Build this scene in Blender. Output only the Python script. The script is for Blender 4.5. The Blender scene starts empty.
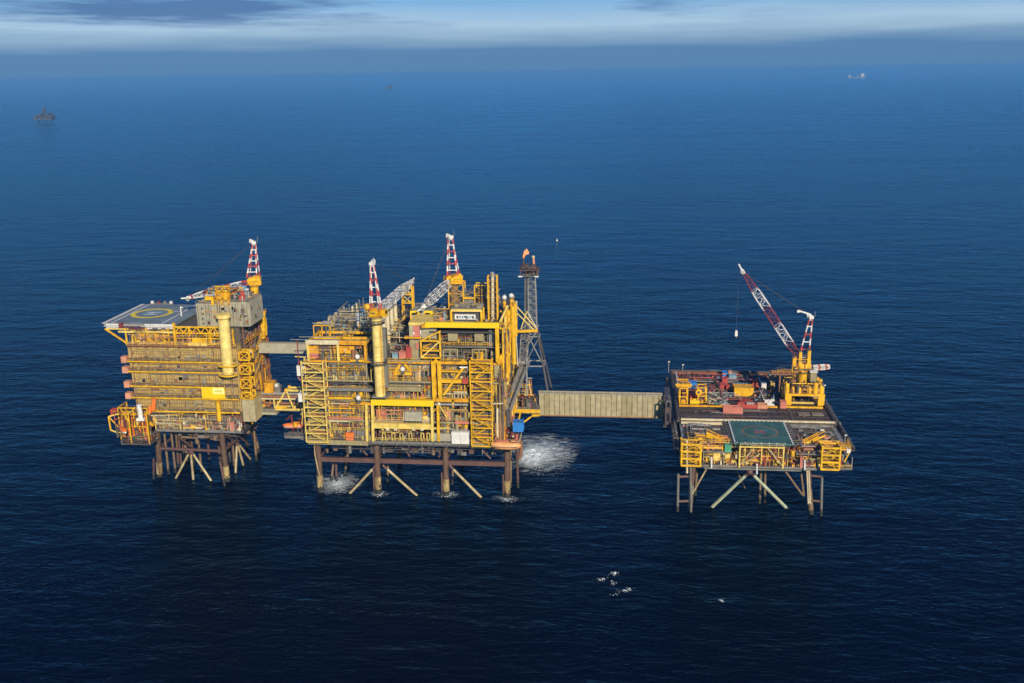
import bpy, math, random
from mathutils import Vector
RND = random.Random(7)
sc = bpy.context.scene
COL = sc.collection

# ------------------------------------------------------------------ camera (world axes = axes of the installations)
F, H = 1000.0, 140.0
YAW, TH, ROLL = math.radians(6.5), math.atan(0.269), math.radians(0.9)
FW = Vector((-math.sin(YAW)*math.cos(TH), math.cos(YAW)*math.cos(TH), -math.sin(TH)))
_r = Vector((math.cos(YAW), math.sin(YAW), 0)); _u = _r.cross(FW)
RT = _r*math.cos(ROLL) - _u*math.sin(ROLL)
UP = _r*math.sin(ROLL) + _u*math.cos(ROLL)
CAM = Vector((0, 0, H))
def _ray(px, py): return RT*((px-512)/F) - UP*((py-341.5)/F) + FW
def at(px, py, y):                      # point seen at a pixel, on the plane y = const
    d = _ray(px, py); return CAM + d*(y/d.y)
def atz(px, py, z):                     # same on the plane z = const
    d = _ray(px, py); return CAM + d*((z-H)/d.z)
from mathutils import Matrix
cd = bpy.data.cameras.new('camera'); co = bpy.data.objects.new('camera', cd); COL.objects.link(co)
m = Matrix.Identity(4)
for i in range(3):
    m[i][0] = RT[i]; m[i][1] = UP[i]; m[i][2] = -FW[i]; m[i][3] = CAM[i]
co.matrix_world = m
cd.sensor_width = 36; cd.lens = 36*F/1024; cd.clip_start = 1; cd.clip_end = 400000
sc.camera = co

# ------------------------------------------------------------------ materials
MATS = {}
def mat(name, col, rough=0.55, metal=0.0, var=0.25, rust=0.0, rcol=(0.16, 0.06, 0.025), scale=0.5):
    mt = bpy.data.materials.new(name); mt.use_nodes = True
    nt = mt.node_tree; N = nt.nodes; L = nt.links
    b = N['Principled BSDF']; b.inputs['Roughness'].default_value = rough; b.inputs['Metallic'].default_value = metal
    tc = N.new('ShaderNodeTexCoord')
    n1 = N.new('ShaderNodeTexNoise'); n1.inputs['Scale'].default_value = scale; n1.inputs['Detail'].default_value = 6
    L.new(tc.outputs['Object'], n1.inputs['Vector'])
    r1 = N.new('ShaderNodeMapRange'); r1.inputs[1].default_value = 0.3; r1.inputs[2].default_value = 0.7
    r1.inputs[3].default_value = 1-var; r1.inputs[4].default_value = 1+var*0.4
    L.new(n1.outputs['Fac'], r1.inputs['Value'])
    v = N.new('ShaderNodeVectorMath'); v.operation = 'SCALE'; v.inputs[0].default_value = col
    L.new(r1.outputs[0], v.inputs['Scale'])
    out = v.outputs[0]
    if rust > 0:
        mp = N.new('ShaderNodeMapping'); mp.inputs['Scale'].default_value = (1.1, 1.1, 0.16)
        L.new(tc.outputs['Object'], mp.inputs['Vector'])
        n2 = N.new('ShaderNodeTexNoise'); n2.inputs['Scale'].default_value = 1.0; n2.inputs['Detail'].default_value = 5
        n2.inputs['Roughness'].default_value = 0.65
        L.new(mp.outputs[0], n2.inputs['Vector'])
        r2 = N.new('ShaderNodeMapRange'); r2.inputs[1].default_value = 0.62-0.2*rust; r2.inputs[2].default_value = 0.8-0.1*rust
        r2.inputs[3].default_value = 0; r2.inputs[4].default_value = min(1, 0.45+rust*0.5)
        L.new(n2.outputs['Fac'], r2.inputs['Value'])
        mx = N.new('ShaderNodeMix'); mx.data_type = 'RGBA'
        L.new(r2.outputs[0], mx.inputs[0]); L.new(out, mx.inputs[6]); mx.inputs[7].default_value = (*rcol, 1)
        out = mx.outputs[2]
    L.new(out, b.inputs['Base Color'])
    MATS[name] = mt
    return mt
mat('yellow', (0.80, 0.455, 0.012), 0.45, var=0.35, rust=0.4, rcol=(0.36, 0.15, 0.03))
mat('deep_yellow', (0.76, 0.37, 0.012), 0.45, var=0.35, rust=0.5, rcol=(0.25, 0.09, 0.025))
mat('pale_yellow', (0.78, 0.58, 0.14), 0.5, rust=0.35)
mat('column_yellow', (0.86, 0.68, 0.22), 0.45, var=0.3, rust=0.55, rcol=(0.52, 0.28, 0.05))
mat('seam', (0.55, 0.38, 0.10), 0.5, rust=0.6, rcol=(0.3, 0.13, 0.03))
mat('cream', (0.66, 0.58, 0.38), 0.5, rust=0.4)
mat('wall_brown', (0.48, 0.345, 0.115), 0.6, rust=0.75, rcol=(0.15, 0.09, 0.06))
mat('wall_grey', (0.33, 0.28, 0.15), 0.6, rust=0.5, rcol=(0.22, 0.15, 0.09))
mat('block_grey', (0.37, 0.345, 0.24), 0.6, rust=0.35, rcol=(0.25, 0.2, 0.13))
mat('bridge_beige', (0.43, 0.37, 0.225), 0.6, var=0.3, rust=0.6, rcol=(0.33, 0.27, 0.16))
mat('bridge_grey', (0.38, 0.36, 0.28), 0.6, rust=0.2, rcol=(0.3, 0.27, 0.2))
mat('steel_grey', (0.22, 0.215, 0.195), 0.5, 0.2, rust=0.4)
mat('pipe_grey', (0.36, 0.36, 0.34), 0.4, 0.3, rust=0.3)
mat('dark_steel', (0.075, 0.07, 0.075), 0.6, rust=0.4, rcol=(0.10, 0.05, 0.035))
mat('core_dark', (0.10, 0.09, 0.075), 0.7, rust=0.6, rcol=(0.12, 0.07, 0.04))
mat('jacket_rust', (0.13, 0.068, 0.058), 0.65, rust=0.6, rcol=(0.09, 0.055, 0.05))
mat('jacket_brown', (0.22, 0.15, 0.09), 0.65, rust=0.7, rcol=(0.12, 0.065, 0.045))
mat('rust_leg', (0.15, 0.09, 0.058), 0.7, var=0.4, rust=0.9, rcol=(0.085, 0.045, 0.035))
mat('marine_growth', (0.035, 0.035, 0.03), 0.8)
mat('splash_yellow', (0.60, 0.47, 0.20), 0.5, var=0.5, rust=1.3, rcol=(0.14, 0.08, 0.045))
mat('brace_cream', (0.52, 0.44, 0.25), 0.55, var=0.4, rust=1.0, rcol=(0.30, 0.2, 0.08))
mat('brace_green', (0.42, 0.50, 0.36), 0.5, rust=0.8, rcol=(0.35, 0.28, 0.12))
mat('rust_pipe', (0.27, 0.12, 0.06), 0.6, rust=0.5)
mat('red', (0.48, 0.075, 0.06), 0.5, rust=0.25)
mat('pink_red', (0.58, 0.20, 0.15), 0.55, rust=0.2)
mat('salmon', (0.62, 0.28, 0.17), 0.6, rust=0.25)
mat('dull_red', (0.24, 0.04, 0.045), 0.5, rust=0.3)
mat('white', (0.72, 0.72, 0.70), 0.45, var=0.15)
mat('orange', (0.80, 0.20, 0.03), 0.45, var=0.15)
mat('tan_orange', (0.78, 0.38, 0.15), 0.45, var=0.15)
mat('blue', (0.03, 0.22, 0.62), 0.5, var=0.2)
mat('pale_blue', (0.22, 0.36, 0.46), 0.5)
mat('heli_teal', (0.13, 0.25, 0.30), 0.75)
mat('green', (0.08, 0.35, 0.22), 0.5)
mat('glass_dark', (0.02, 0.025, 0.03), 0.15, var=0.1)
mat('heli_grey', (0.17, 0.225, 0.26), 0.75, var=0.3, scale=0.2)
mat('heli_green', (0.045, 0.15, 0.15), 0.75, var=0.5, rust=0.45, rcol=(0.06, 0.08, 0.10), scale=0.35)
mat('deck_plate', (0.06, 0.045, 0.042), 0.7, var=0.5, rust=0.5, rcol=(0.11, 0.06, 0.04))
mat('deck_grey', (0.21, 0.20, 0.185), 0.7, var=0.5, rust=0.5, rcol=(0.14, 0.09, 0.06))
mat('hatch_grey', (0.25, 0.27, 0.29), 0.6, var=0.5, rust=0.5, rcol=(0.12, 0.09, 0.07))
mat('hazed_steel', (0.07, 0.085, 0.11), 0.7)  # steel of the distant rigs, lightened blue-grey to carry haze in its colour
mat('mark_yellow', (0.85, 0.66, 0.02), 0.7)
mat('mark_rust', (0.18, 0.15, 0.10), 0.8, var=0.4, scale=1.5)
mat('mark_pink', (0.36, 0.10, 0.11), 0.8, var=0.5, scale=1.2)
mat('board_yellow', (0.85, 0.58, 0.01), 0.4, var=0.08)
mat('board_pale', (0.85, 0.80, 0.28), 0.4, var=0.08)
mat('board_ink', (0.45, 0.42, 0.12), 0.5)

# ------------------------------------------------------------------ mesh builder
class MB:
    def __init__(s, root=None):
        s.v = []; s.f = []; s.m = []; s.slots = []; s.root = root
    def mi(s, name):
        if name not in s.slots: s.slots.append(name)
        return s.slots.index(name)
    def poly(s, pts, faces, mt):
        o = len(s.v); s.v += [tuple(p) for p in pts]; k = s.mi(mt)
        for f in faces: s.f.append([o+i for i in f]); s.m.append(k)
    def box(s, x0, x1, y0, y1, z0, z1, mt):
        if x0 > x1: x0, x1 = x1, x0
        if y0 > y1: y0, y1 = y1, y0
        if z0 > z1: z0, z1 = z1, z0
        P = [(x0,y0,z0),(x1,y0,z0),(x1,y1,z0),(x0,y1,z0),(x0,y0,z1),(x1,y0,z1),(x1,y1,z1),(x0,y1,z1)]
        s.poly(P, [(3,2,1,0),(4,5,6,7),(0,1,5,4),(1,2,6,5),(2,3,7,6),(3,0,4,7)], mt)
    def beam(s, p, q, w, mt, h=None):
        p = Vector(p); q = Vector(q); h = h or w; d = (q-p)
        if d.length < 1e-6: return
        d.normalize(); ref = Vector((0,0,1)) if abs(d.z) < 0.95 else Vector((0,1,0))
        a = d.cross(ref).normalized(); b = a.cross(d)
        a *= w/2; b *= h/2
        P = [p-a-b, p+a-b, p+a+b, p-a+b, q-a-b, q+a-b, q+a+b, q-a+b]
        s.poly(P, [(3,2,1,0),(4,5,6,7),(0,1,5,4),(1,2,6,5),(2,3,7,6),(3,0,4,7)], mt)
    def tube(s, p, q, r, mt, n=8, r2=None):
        p = Vector(p); q = Vector(q); d = q-p
        if d.length < 1e-6: return
        d.normalize(); ref = Vector((0,0,1)) if abs(d.z) < 0.95 else Vector((0,1,0))
        a = d.cross(ref).normalized(); b = a.cross(d); r2 = r if r2 is None else r2
        P = []
        for c, rr in ((p, r), (q, r2)):
            for i in range(n):
                t = 2*math.pi*i/n; P.append(c + a*(rr*math.cos(t)) + b*(rr*math.sin(t)))
        fs = [(i, (i+1) % n, n+(i+1) % n, n+i) for i in range(n)]
        fs += [tuple(range(n-1, -1, -1)), tuple(range(n, 2*n))]
        s.poly(P, fs, mt)
    def path(s, pts, r, mt, n=8):
        for a, b in zip(pts, pts[1:]): s.tube(a, b, r, mt, n)
    def ball(s, c, r, mt, sx=1, sy=1, sz=1, nu=12, nv=7):
        P = []; fs = []
        for j in range(nv+1):
            ph = math.pi*j/nv
            for i in range(nu):
                t = 2*math.pi*i/nu
                P.append((c[0]+r*sx*math.sin(ph)*math.cos(t), c[1]+r*sy*math.sin(ph)*math.sin(t), c[2]+r*sz*math.cos(ph)))
        for j in range(nv):
            for i in range(nu):
                fs.append((j*nu+i, (j+1)*nu+i, (j+1)*nu+(i+1) % nu, j*nu+(i+1) % nu))
        s.poly(P, fs, mt)
    def band(s, p, q, r, mats, n, seg=8, r2=None):
        p = Vector(p); q = Vector(q); r2 = r if r2 is None else r2
        for i in range(n):
            a, b = i/n, (i+1)/n
            s.tube(p.lerp(q, a), p.lerp(q, b), r+(r2-r)*a, mats[i % len(mats)], seg, r+(r2-r)*b)
    def rail(s, p, q, mt, h=1.1, r=0.06, step=2.0):
        p = Vector(p); q = Vector(q); z = Vector((0,0,1))
        n = max(1, int((q-p).length/step))
        for i in range(n+1):
            a = p.lerp(q, i/n); s.beam(a, a+z*h, r*1.6, mt)
        s.beam(p+z*h, q+z*h, r*2, mt); s.beam(p+z*h*0.5, q+z*h*0.5, r*1.4, mt)
    def truss(s, p, q, up, n, r, mt, rc=None):
        """plane warren truss: chord p-q and the same lifted by vector up"""
        p = Vector(p); q = Vector(q); up = Vector(up); rc = rc or r*1.4
        s.beam(p, q, rc, mt); s.beam(p+up, q+up, rc, mt)
        for i in range(n):
            a = p.lerp(q, i/n); b = p.lerp(q, (i+1)/n); mid = (a+b)/2
            s.beam(a, mid+up, r, mt); s.beam(mid+up, b, r, mt)
    def lattice(s, p, q, w0, w1, wm, n, mats, r, per=1, side=None):
        """four-chord lattice boom from p to q, widest (wm) in the middle"""
        p = Vector(p); q = Vector(q); d = (q-p).normalized()
        a = Vector(side) if side is not None else d.cross(Vector((0,0,1))).normalized()
        a = (a - d*a.dot(d)).normalized(); b = a.cross(d).normalized()
        def wd(t):
            if t < 0.18: return w0+(wm-w0)*t/0.18
            if t > 0.75: return wm+(w1-wm)*(t-0.75)/0.25
            return wm
        def cor(t):
            c = p.lerp(q, t); w = wd(t)/2
            return [c-a*w-b*w, c+a*w-b*w, c+a*w+b*w, c-a*w+b*w]
        for i in range(n):
            A = cor(i/n); B = cor((i+1)/n); mt = mats[(i//per) % len(mats)]
            for k in range(4):
                s.tube(A[k], B[k], r, mt, 5)
                k2 = (k+1) % 4
                if i % 2: s.tube(A[k], B[k2], r*0.6, mt, 4)
                else: s.tube(A[k2], B[k], r*0.6, mt, 4)
                s.tube(B[k], B[k2], r*0.6, mt, 4)
    def clutter(s, x0, x1, y0, y1, z0, z1, n, mats, boxes=0.35, k=1.0):
        R = RND
        for _ in range(n):
            t = R.random(); mt = R.choice(mats)
            x = R.uniform(x0, x1); y = R.uniform(y0, y1); hz = z1-z0
            if t < boxes:
                w = min(R.uniform(0.5, 2.2)*k, x1-x0); d = min(R.uniform(0.5, 2.0)*k, y1-y0); h = R.uniform(0.15, 0.6)*hz*min(1, k*1.2)
                x = min(x, x1-w); y = min(y, y1-d)
                zb = z0 if R.random() < 0.7 else R.uniform(z0, z1-h)
                s.box(x, x+w, y, y+d, zb, zb+h, mt)
            elif t < boxes+0.25:
                l = R.uniform(0.25, 0.8)*(x1-x0); x = R.uniform(x0, x1-l); z = R.uniform(z0+0.3, z1-0.2); r = R.uniform(0.08, 0.28)*k; l *= k
                s.tube((x, y, z), (x+l, y, z), r, mt, 6)
                if R.random() < 0.6: s.tube((x+l, y, z), (x+l, y, R.uniform(z0, z1)), r, mt, 6)
            elif t < boxes+0.42:
                r = R.uniform(0.08, 0.3)*k; s.tube((x, y, z0), (x, y, z0+R.uniform(0.5, 1)*hz), r, mt, 6)
            elif t < boxes+0.52:
                l = R.uniform(0.4, 0.9)*(y1-y0); y = R.uniform(y0, y1-l); z = R.uniform(z0+0.3, z1-0.2)
                s.tube((x, y, z), (x, y+l, z), R.uniform(0.1, 0.3), mt, 6)
            else:
                r = R.uniform(0.35, 0.8)*k; h = R.uniform(0.3, 0.75)*hz*k
                if R.random() < 0.5: s.tube((x, y, z0), (x, y, z0+h), r, mt, 9)
                else:
                    l = R.uniform(1.2, 2.6); x = R.uniform(x0, max(x0, x1-l)); s.tube((x, y, z0+r+0.3), (x+l, y, z0+r+0.3), r, mt, 9)
    def build(s, name, parent=None, base=None, smooth=False):
        root = s.root
        o0 = Vector(root.location) if root else Vector(base if base is not None else (0,0,0))
        me = bpy.data.meshes.new(name)
        me.from_pydata([(v[0]-o0.x, v[1]-o0.y, v[2]-o0.z) for v in s.v], [], s.f)
        for k in s.slots: me.materials.append(MATS[k])
        me.polygons.foreach_set('material_index', s.m)
        me.update()
        o = bpy.data.objects.new(name, me); COL.objects.link(o)
        par = parent or root
        if par: o.parent = par
        else: o.location = o0
        if smooth:
            me.polygons.foreach_set('use_smooth', [True]*len(me.polygons))
            me.set_sharp_from_angle(angle=math.radians(40))
        return o
def thing(name, label, cat, loc, group=None):
    o = bpy.data.objects.new(name, None); COL.objects.link(o); o.location = loc; o.empty_display_size = 1
    tag(o, label, cat, group); return o
def tag(o, label, cat, group=None, kind=None):
    o['label'] = label; o['category'] = cat
    if group: o['group'] = group
    if kind: o['kind'] = kind
    return o
def part(root, name, fn, parent=None, label=None, smooth=False, kind=None):
    b = MB(root); fn(b); o = b.build(name, parent, smooth=smooth)
    if label: o['label'] = label
    if kind: o['kind'] = kind
    return o
def copy_tree(o, parent=None):
    c = o.copy(); COL.objects.link(c)
    if parent: c.parent = parent
    for ch in list(o.children): copy_tree(ch, c)
    return c
ZV = Vector((0,0,1))

# ------------------------------------------------------------------ sea, haze, sky, sun
def sea():
    mt = bpy.data.materials.new('sea_water'); mt.use_nodes = True; nt = mt.node_tree; N = nt.nodes; L = nt.links
    N.remove(N['Principled BSDF'])
    b = N.new('ShaderNodeBsdfGlossy'); df = N.new('ShaderNodeBsdfDiffuse'); fr_n = N.new('ShaderNodeFresnel'); fr_n.inputs['IOR'].default_value = 1.33
    msh = N.new('ShaderNodeMixShader'); L.new(fr_n.outputs[0], msh.inputs[0]); L.new(df.outputs[0], msh.inputs[1]); L.new(b.outputs[0], msh.inputs[2])
    L.new(msh.outputs[0], N['Material Output'].inputs['Surface'])
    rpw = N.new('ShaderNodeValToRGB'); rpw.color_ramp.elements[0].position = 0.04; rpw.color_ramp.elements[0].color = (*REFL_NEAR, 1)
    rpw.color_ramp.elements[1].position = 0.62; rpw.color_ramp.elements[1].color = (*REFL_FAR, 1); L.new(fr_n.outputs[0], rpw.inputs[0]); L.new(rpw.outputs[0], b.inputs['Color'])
    tc = N.new('ShaderNodeTexCoord')
    def noise(scale, sx, sy, det, rot):
        mp = N.new('ShaderNodeMapping'); mp.inputs['Scale'].default_value = (sx, sy, 1); mp.inputs['Rotation'].default_value = (0,0,math.radians(rot))
        L.new(tc.outputs['Object'], mp.inputs['Vector'])
        n = N.new('ShaderNodeTexNoise'); n.inputs['Scale'].default_value = scale; n.inputs['Detail'].default_value = det; n.inputs['Roughness'].default_value = 0.6
        L.new(mp.outputs[0], n.inputs['Vector']); return n.outputs['Fac']
    big = noise(0.05, 0.45, 1.0, 3, 8); med = noise(0.25, 0.45, 1.0, 3, -10); sml = noise(0.8, 0.55, 1.0, 5, 14)
    prev = None
    for h, dist in ((big, 1.7), (med, 0.68), (sml, 0.36)):
        bp = N.new('ShaderNodeBump'); bp.inputs['Strength'].default_value = 1.0; bp.inputs['Distance'].default_value = dist
        L.new(h, bp.inputs['Height'])
        if prev: L.new(prev, bp.inputs['Normal'])
        prev = bp.outputs[0]
    for q in (b, df, fr_n): L.new(prev, q.inputs['Normal'])
    patch = noise(0.0045, 0.35, 1.0, 3, 5)
    wind = noise(0.012, 0.25, 1.0, 4, -14)
    rr = N.new('ShaderNodeMapRange'); rr.inputs[1].default_value = 0.35; rr.inputs[2].default_value = 0.65; rr.inputs[3].default_value = 0.12; rr.inputs[4].default_value = 0.32
    L.new(wind, rr.inputs['Value']); L.new(rr.outputs[0], b.inputs['Roughness'])
    mx = N.new('ShaderNodeMix'); mx.data_type = 'RGBA'
    mx.inputs[6].default_value = (*SEA_A, 1); mx.inputs[7].default_value = (*SEA_B, 1)
    L.new(patch, mx.inputs[0]); L.new(mx.outputs[2], df.inputs['Color'])
    MATS['sea_water'] = mt
    s = MB(); S = 130000
    xs = [-S, -2000, -300, 300, 2000, S]; ys = [-S, -2000, 0, 600, 3000, S]
    P = [(x, y, 0) for y in ys for x in xs]
    s.poly(P, [(j*6+i, j*6+i+1, j*6+i+7, j*6+i+6) for j in range(5) for i in range(5)], 'sea_water')
    o = s.build('sea'); o['kind'] = 'structure'; o['label'] = 'dark blue rippled open sea reaching to the horizon'
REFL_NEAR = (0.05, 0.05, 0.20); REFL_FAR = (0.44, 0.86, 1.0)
SEA_ROUGH = 0.2
SEA_A = (0.0003, 0.0014, 0.0075); SEA_B = (0.0005, 0.0030, 0.014)
sea()

def haze():
    mt = bpy.data.materials.new('haze_air'); mt.use_nodes = True; nt = mt.node_tree; nt.nodes.clear()
    o = nt.nodes.new('ShaderNodeOutputMaterial'); v = nt.nodes.new('ShaderNodeVolumePrincipled')
    v.inputs['Color'].default_value = (0.17, 0.50, 1.0, 1); v.inputs['Density'].default_value = HAZE_D; v.inputs['Anisotropy'].default_value = 0.0
    nt.links.new(v.outputs[0], o.inputs['Volume']); MATS['haze_air'] = mt
    s = MB(); s.box(-140000, 140000, -140000, 140000, -1, 152, 'haze_air')
    b = s.build('haze'); b['kind'] = 'stuff'; b['label'] = 'pale blue sea haze'
    b.display_type = 'WIRE'
HAZE_D = 0.00008
USE_HAZE = True
if USE_HAZE: haze()

SUN_E, SUN_AZ = math.radians(25), math.radians(24)
SDIR = Vector((math.sin(SUN_AZ)*math.cos(SUN_E), -math.cos(SUN_AZ)*math.cos(SUN_E), math.sin(SUN_E)))
ld = bpy.data.lights.new('sun', 'SUN'); lo = bpy.data.objects.new('sun', ld); COL.objects.link(lo)
ld.energy = 5.0; ld.angle = math.radians(0.5); ld.color = (1.0, 0.85, 0.62)
lo.rotation_euler = SDIR.to_track_quat('Z', 'Y').to_euler(); lo.location = (100, -200, 400)

def world():
    w = bpy.data.worlds.new('World'); sc.world = w; w.use_nodes = True; nt = w.node_tree; N = nt.nodes; L = nt.links
    bg = N['Background']; bg.inputs['Strength'].default_value = 0.06
    sky = N.new('ShaderNodeTexSky'); sky.sky_type = 'NISHITA'; sky.sun_disc = False
    sky.sun_elevation = SUN_E; sky.sun_rotation = math.atan2(SDIR.x, SDIR.y); sky.air_density = 1.0; sky.dust_density = 0.6; sky.ozone_density = 3.0
    tc = N.new('ShaderNodeTexCoord'); sp = N.new('ShaderNodeSeparateXYZ'); L.new(tc.outputs['Generated'], sp.inputs[0])
    # tint of the air towards blue
    tint = N.new('ShaderNodeMix'); tint.data_type = 'RGBA'; tint.blend_type = 'MULTIPLY'; tint.inputs[0].default_value = 1
    L.new(sky.outputs[0], tint.inputs[6]); tint.inputs[7].default_value = (0.40, 0.84, 1.5, 1)
    # cloud layer: the direction meets a level sheet high above
    ad = N.new('ShaderNodeMath'); ad.operation = 'ADD'; ad.inputs[1].default_value = 0.022; L.new(sp.outputs[2], ad.inputs[0])
    mxz = N.new('ShaderNodeMath'); mxz.operation = 'MAXIMUM'; mxz.inputs[1].default_value = 0.012; L.new(ad.outputs[0], mxz.inputs[0])
    dx = N.new('ShaderNodeMath'); dx.operation = 'DIVIDE'; L.new(sp.outputs[0], dx.inputs[0]); L.new(mxz.outputs[0], dx.inputs[1])
    dy = N.new('ShaderNodeMath'); dy.operation = 'DIVIDE'; L.new(sp.outputs[1], dy.inputs[0]); L.new(mxz.outputs[0], dy.inputs[1])
    cb = N.new('ShaderNodeCombineXYZ'); L.new(dx.outputs[0], cb.inputs[0]); L.new(dy.outputs[0], cb.inputs[1])
    mp = N.new('ShaderNodeMapping'); mp.inputs['Scale'].default_value = (0.26, 0.20, 1); mp.inputs['Location'].default_value = CLOUD_LOC
    L.new(cb.outputs[0], mp.inputs['Vector'])
    n = N.new('ShaderNodeTexNoise'); n.inputs['Scale'].default_value = 1.0; n.inputs['Detail'].default_value = 9; n.inputs['Roughness'].default_value = 0.62
    L.new(mp.outputs[0], n.inputs['Vector'])
    def ramp(pts, src):
        r = N.new('ShaderNodeValToRGB'); e = r.color_ramp.elements
        while len(e) < len(pts): e.new(0.5)
        for el, (p, c) in zip(e, pts): el.position = p; el.color = (c, c, c, 1) if not isinstance(c, tuple) else (*c, 1)
        L.new(src, r.inputs[0]); return r.outputs[0]
    # pale bright layer of thin cloud low in the sky, bluish mist bank under it (heights as z of the direction)
    mr = N.new('ShaderNodeMapRange'); mr.inputs[1].default_value = 0; mr.inputs[2].default_value = 0.12; L.new(sp.outputs[2], mr.inputs['Value'])
    nb = N.new('ShaderNodeTexNoise'); nb.inputs['Scale'].default_value = 6; nb.inputs['Detail'].default_value = 8
    mpb = N.new('ShaderNodeMapping'); mpb.inputs['Scale'].default_value = (1, 1, 14); L.new(tc.outputs['Generated'], mpb.inputs['Vector']); L.new(mpb.outputs[0], nb.inputs['Vector'])
    nbs = N.new('ShaderNodeMapRange'); nbs.inputs[3].default_value = -0.08; nbs.inputs[4].default_value = 0.08; L.new(nb.outputs['Fac'], nbs.inputs['Value'])
    ha = N.new('ShaderNodeMath'); ha.operation = 'ADD'; L.new(mr.outputs[0], ha.inputs[0]); L.new(nbs.outputs[0], ha.inputs[1])
    lowcol = ramp([(0.0, BANK), (0.17, BANK), (0.25, PALE2), (0.36, PALE), (0.55, PALE3), (1.0, PALE3)], ha.outputs[0])
    lowfac = ramp([(0.0, 0.92), (0.45, 0.85), (1.0, 0.0)], mr.outputs[0])
    sc1 = N.new('ShaderNodeVectorMath'); sc1.operation = 'SCALE'; sc1.inputs['Scale'].default_value = LOWK; L.new(lowcol, sc1.inputs[0])
    m1 = N.new('ShaderNodeMix'); m1.data_type = 'RGBA'; L.new(lowfac, m1.inputs[0]); L.new(tint.outputs[2], m1.inputs[6]); L.new(sc1.outputs[0], m1.inputs[7])
    # grey blue clouds above
    cf = ramp([(0.0, 0.0), (CL0, 0.0), (CL1, 0.9), (1.0, 1.0)], n.outputs['Fac'])
    hf = ramp([(0.0, 0.0), (0.30, 0.0), (0.46, 1.0), (1.0, 1.0)], ha.outputs[0])
    az = N.new('ShaderNodeMapRange'); az.inputs[1].default_value = CLX[0]; az.inputs[2].default_value = CLX[1]; az.inputs[3].default_value = 1.0; az.inputs[4].default_value = 0.12; L.new(sp.outputs[0], az.inputs['Value'])
    fm0 = N.new('ShaderNodeMath'); fm0.operation = 'MULTIPLY'; L.new(cf, fm0.inputs[0]); L.new(az.outputs[0], fm0.inputs[1])
    fm = N.new('ShaderNodeMath'); fm.operation = 'MULTIPLY'; L.new(fm0.outputs[0], fm.inputs[0]); L.new(hf, fm.inputs[1])
    m2 = N.new('ShaderNodeMix'); m2.data_type = 'RGBA'; L.new(fm.outputs[0], m2.inputs[0]); L.new(m1.outputs[2], m2.inputs[6])
    m2.inputs[7].default_value = tuple(LOWK*c for c in CLOUDC)+(1,)
    L.new(m2.outputs[2], bg.inputs['Color'])
LOWK = 10.0
BANK = (0.17, 0.385, 0.735); PALE2 = (0.38, 0.62, 0.92); PALE = (0.74, 1.02, 1.30); PALE3 = (0.44, 0.82, 1.28); CLOUDC = (0.14, 0.31, 0.66)
CLOUD_LOC = (2.75, 0.9, 0); CL0, CL1 = 0.45, 0.58; CLX = (0.02, 0.2)
world()
sc.view_settings.view_transform = 'Standard'; sc.view_settings.look = 'None'
sc.view_settings.exposure = 0; sc.view_settings.gamma = 1; sc.view_settings.use_curve_mapping = False
sc.cycles.max_bounces = 6; sc.cycles.diffuse_bounces = 2; sc.cycles.glossy_bounces = 2; sc.cycles.transparent_max_bounces = 8
sc.cycles.volume_bounces = 0

# ------------------------------------------------------------------ shared builders
def fr(b, px0, py0, px1, py1, y, depth, mt):
    """box whose front face covers a rectangle of the front elevation at depth y"""
    p = at(px0, py1, y); q = at(px1, py0, y)
    b.box(p.x, q.x, y, y+depth, p.z, q.z, mt); return p, q
def obox(b, c, d, l, w, h, mt):
    """box lying along the level direction d, base centre c"""
    d = Vector((d[0], d[1], 0)).normalized(); s = Vector((d.y, -d.x, 0)); c = Vector(c)
    P = []
    for z in (0, h):
        for i, j in ((-1,-1),(1,-1),(1,1),(-1,1)): P.append(c + d*(i*l/2) + s*(j*w/2) + ZV*z)
    b.poly(P, [(3,2,1,0),(4,5,6,7),(0,1,5,4),(1,2,6,5),(2,3,7,6),(3,0,4,7)], mt)
def leg(root, p, q, r, mt, splash=(1.5, 6.0), smat='splash_yellow', name='leg', foot='marine_growth'):
    """tubular leg from the deck p down to q under the water, painted splash sleeve as a sub-part"""
    p = Vector(p); q = Vector(q)
    def fn(b):
        t = (p.z-2.0)/(p.z-q.z); w = p.lerp(q, t)
        b.tube(p, w, r, mt, 14); b.tube(w, q, r*1.06, foot, 14)
        for k in range(7):
            h = RND.uniform(1.4, 3.2); a = RND.uniform(0, 6.28); c = p.lerp(q, (p.z-h)/(p.z-q.z)); b.ball((c.x+math.cos(a)*r*.8, c.y+math.sin(a)*r*.8, c.z), r*.42, foot, sz=1.8, nu=7, nv=5)
    o = part(root, name, fn, smooth=True)
    if splash:
        def f2(b):
            a = p.lerp(q, (p.z-splash[0])/(p.z-q.z)); c = p.lerp(q, (p.z-splash[1])/(p.z-q.z))
            b.tube(a, c, r*1.1, smat, 14)
        part(root, 'splash_sleeve', f2, parent=o, smooth=True)
    return o
def brace(root, p, q, r, mt, tip='jacket_rust', name='brace', k=0.12):
    p = Vector(p); q = Vector(q)
    def fn(b):
        a = p.lerp(q, k); c = p.lerp(q, 0.86)
        b.tube(p, a, r*1.03, tip, 10); b.tube(a, c, r, mt, 10); b.tube(c, q, r*1.02, 'marine_growth', 10)
    return part(root, name, fn, smooth=True)
def to_sea(p, q, z=-3.0):
    """carry the line p-q on below the water"""
    p = Vector(p); q = Vector(q); d = q-p
    return p + d*((z-p.z)/d.z)
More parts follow.
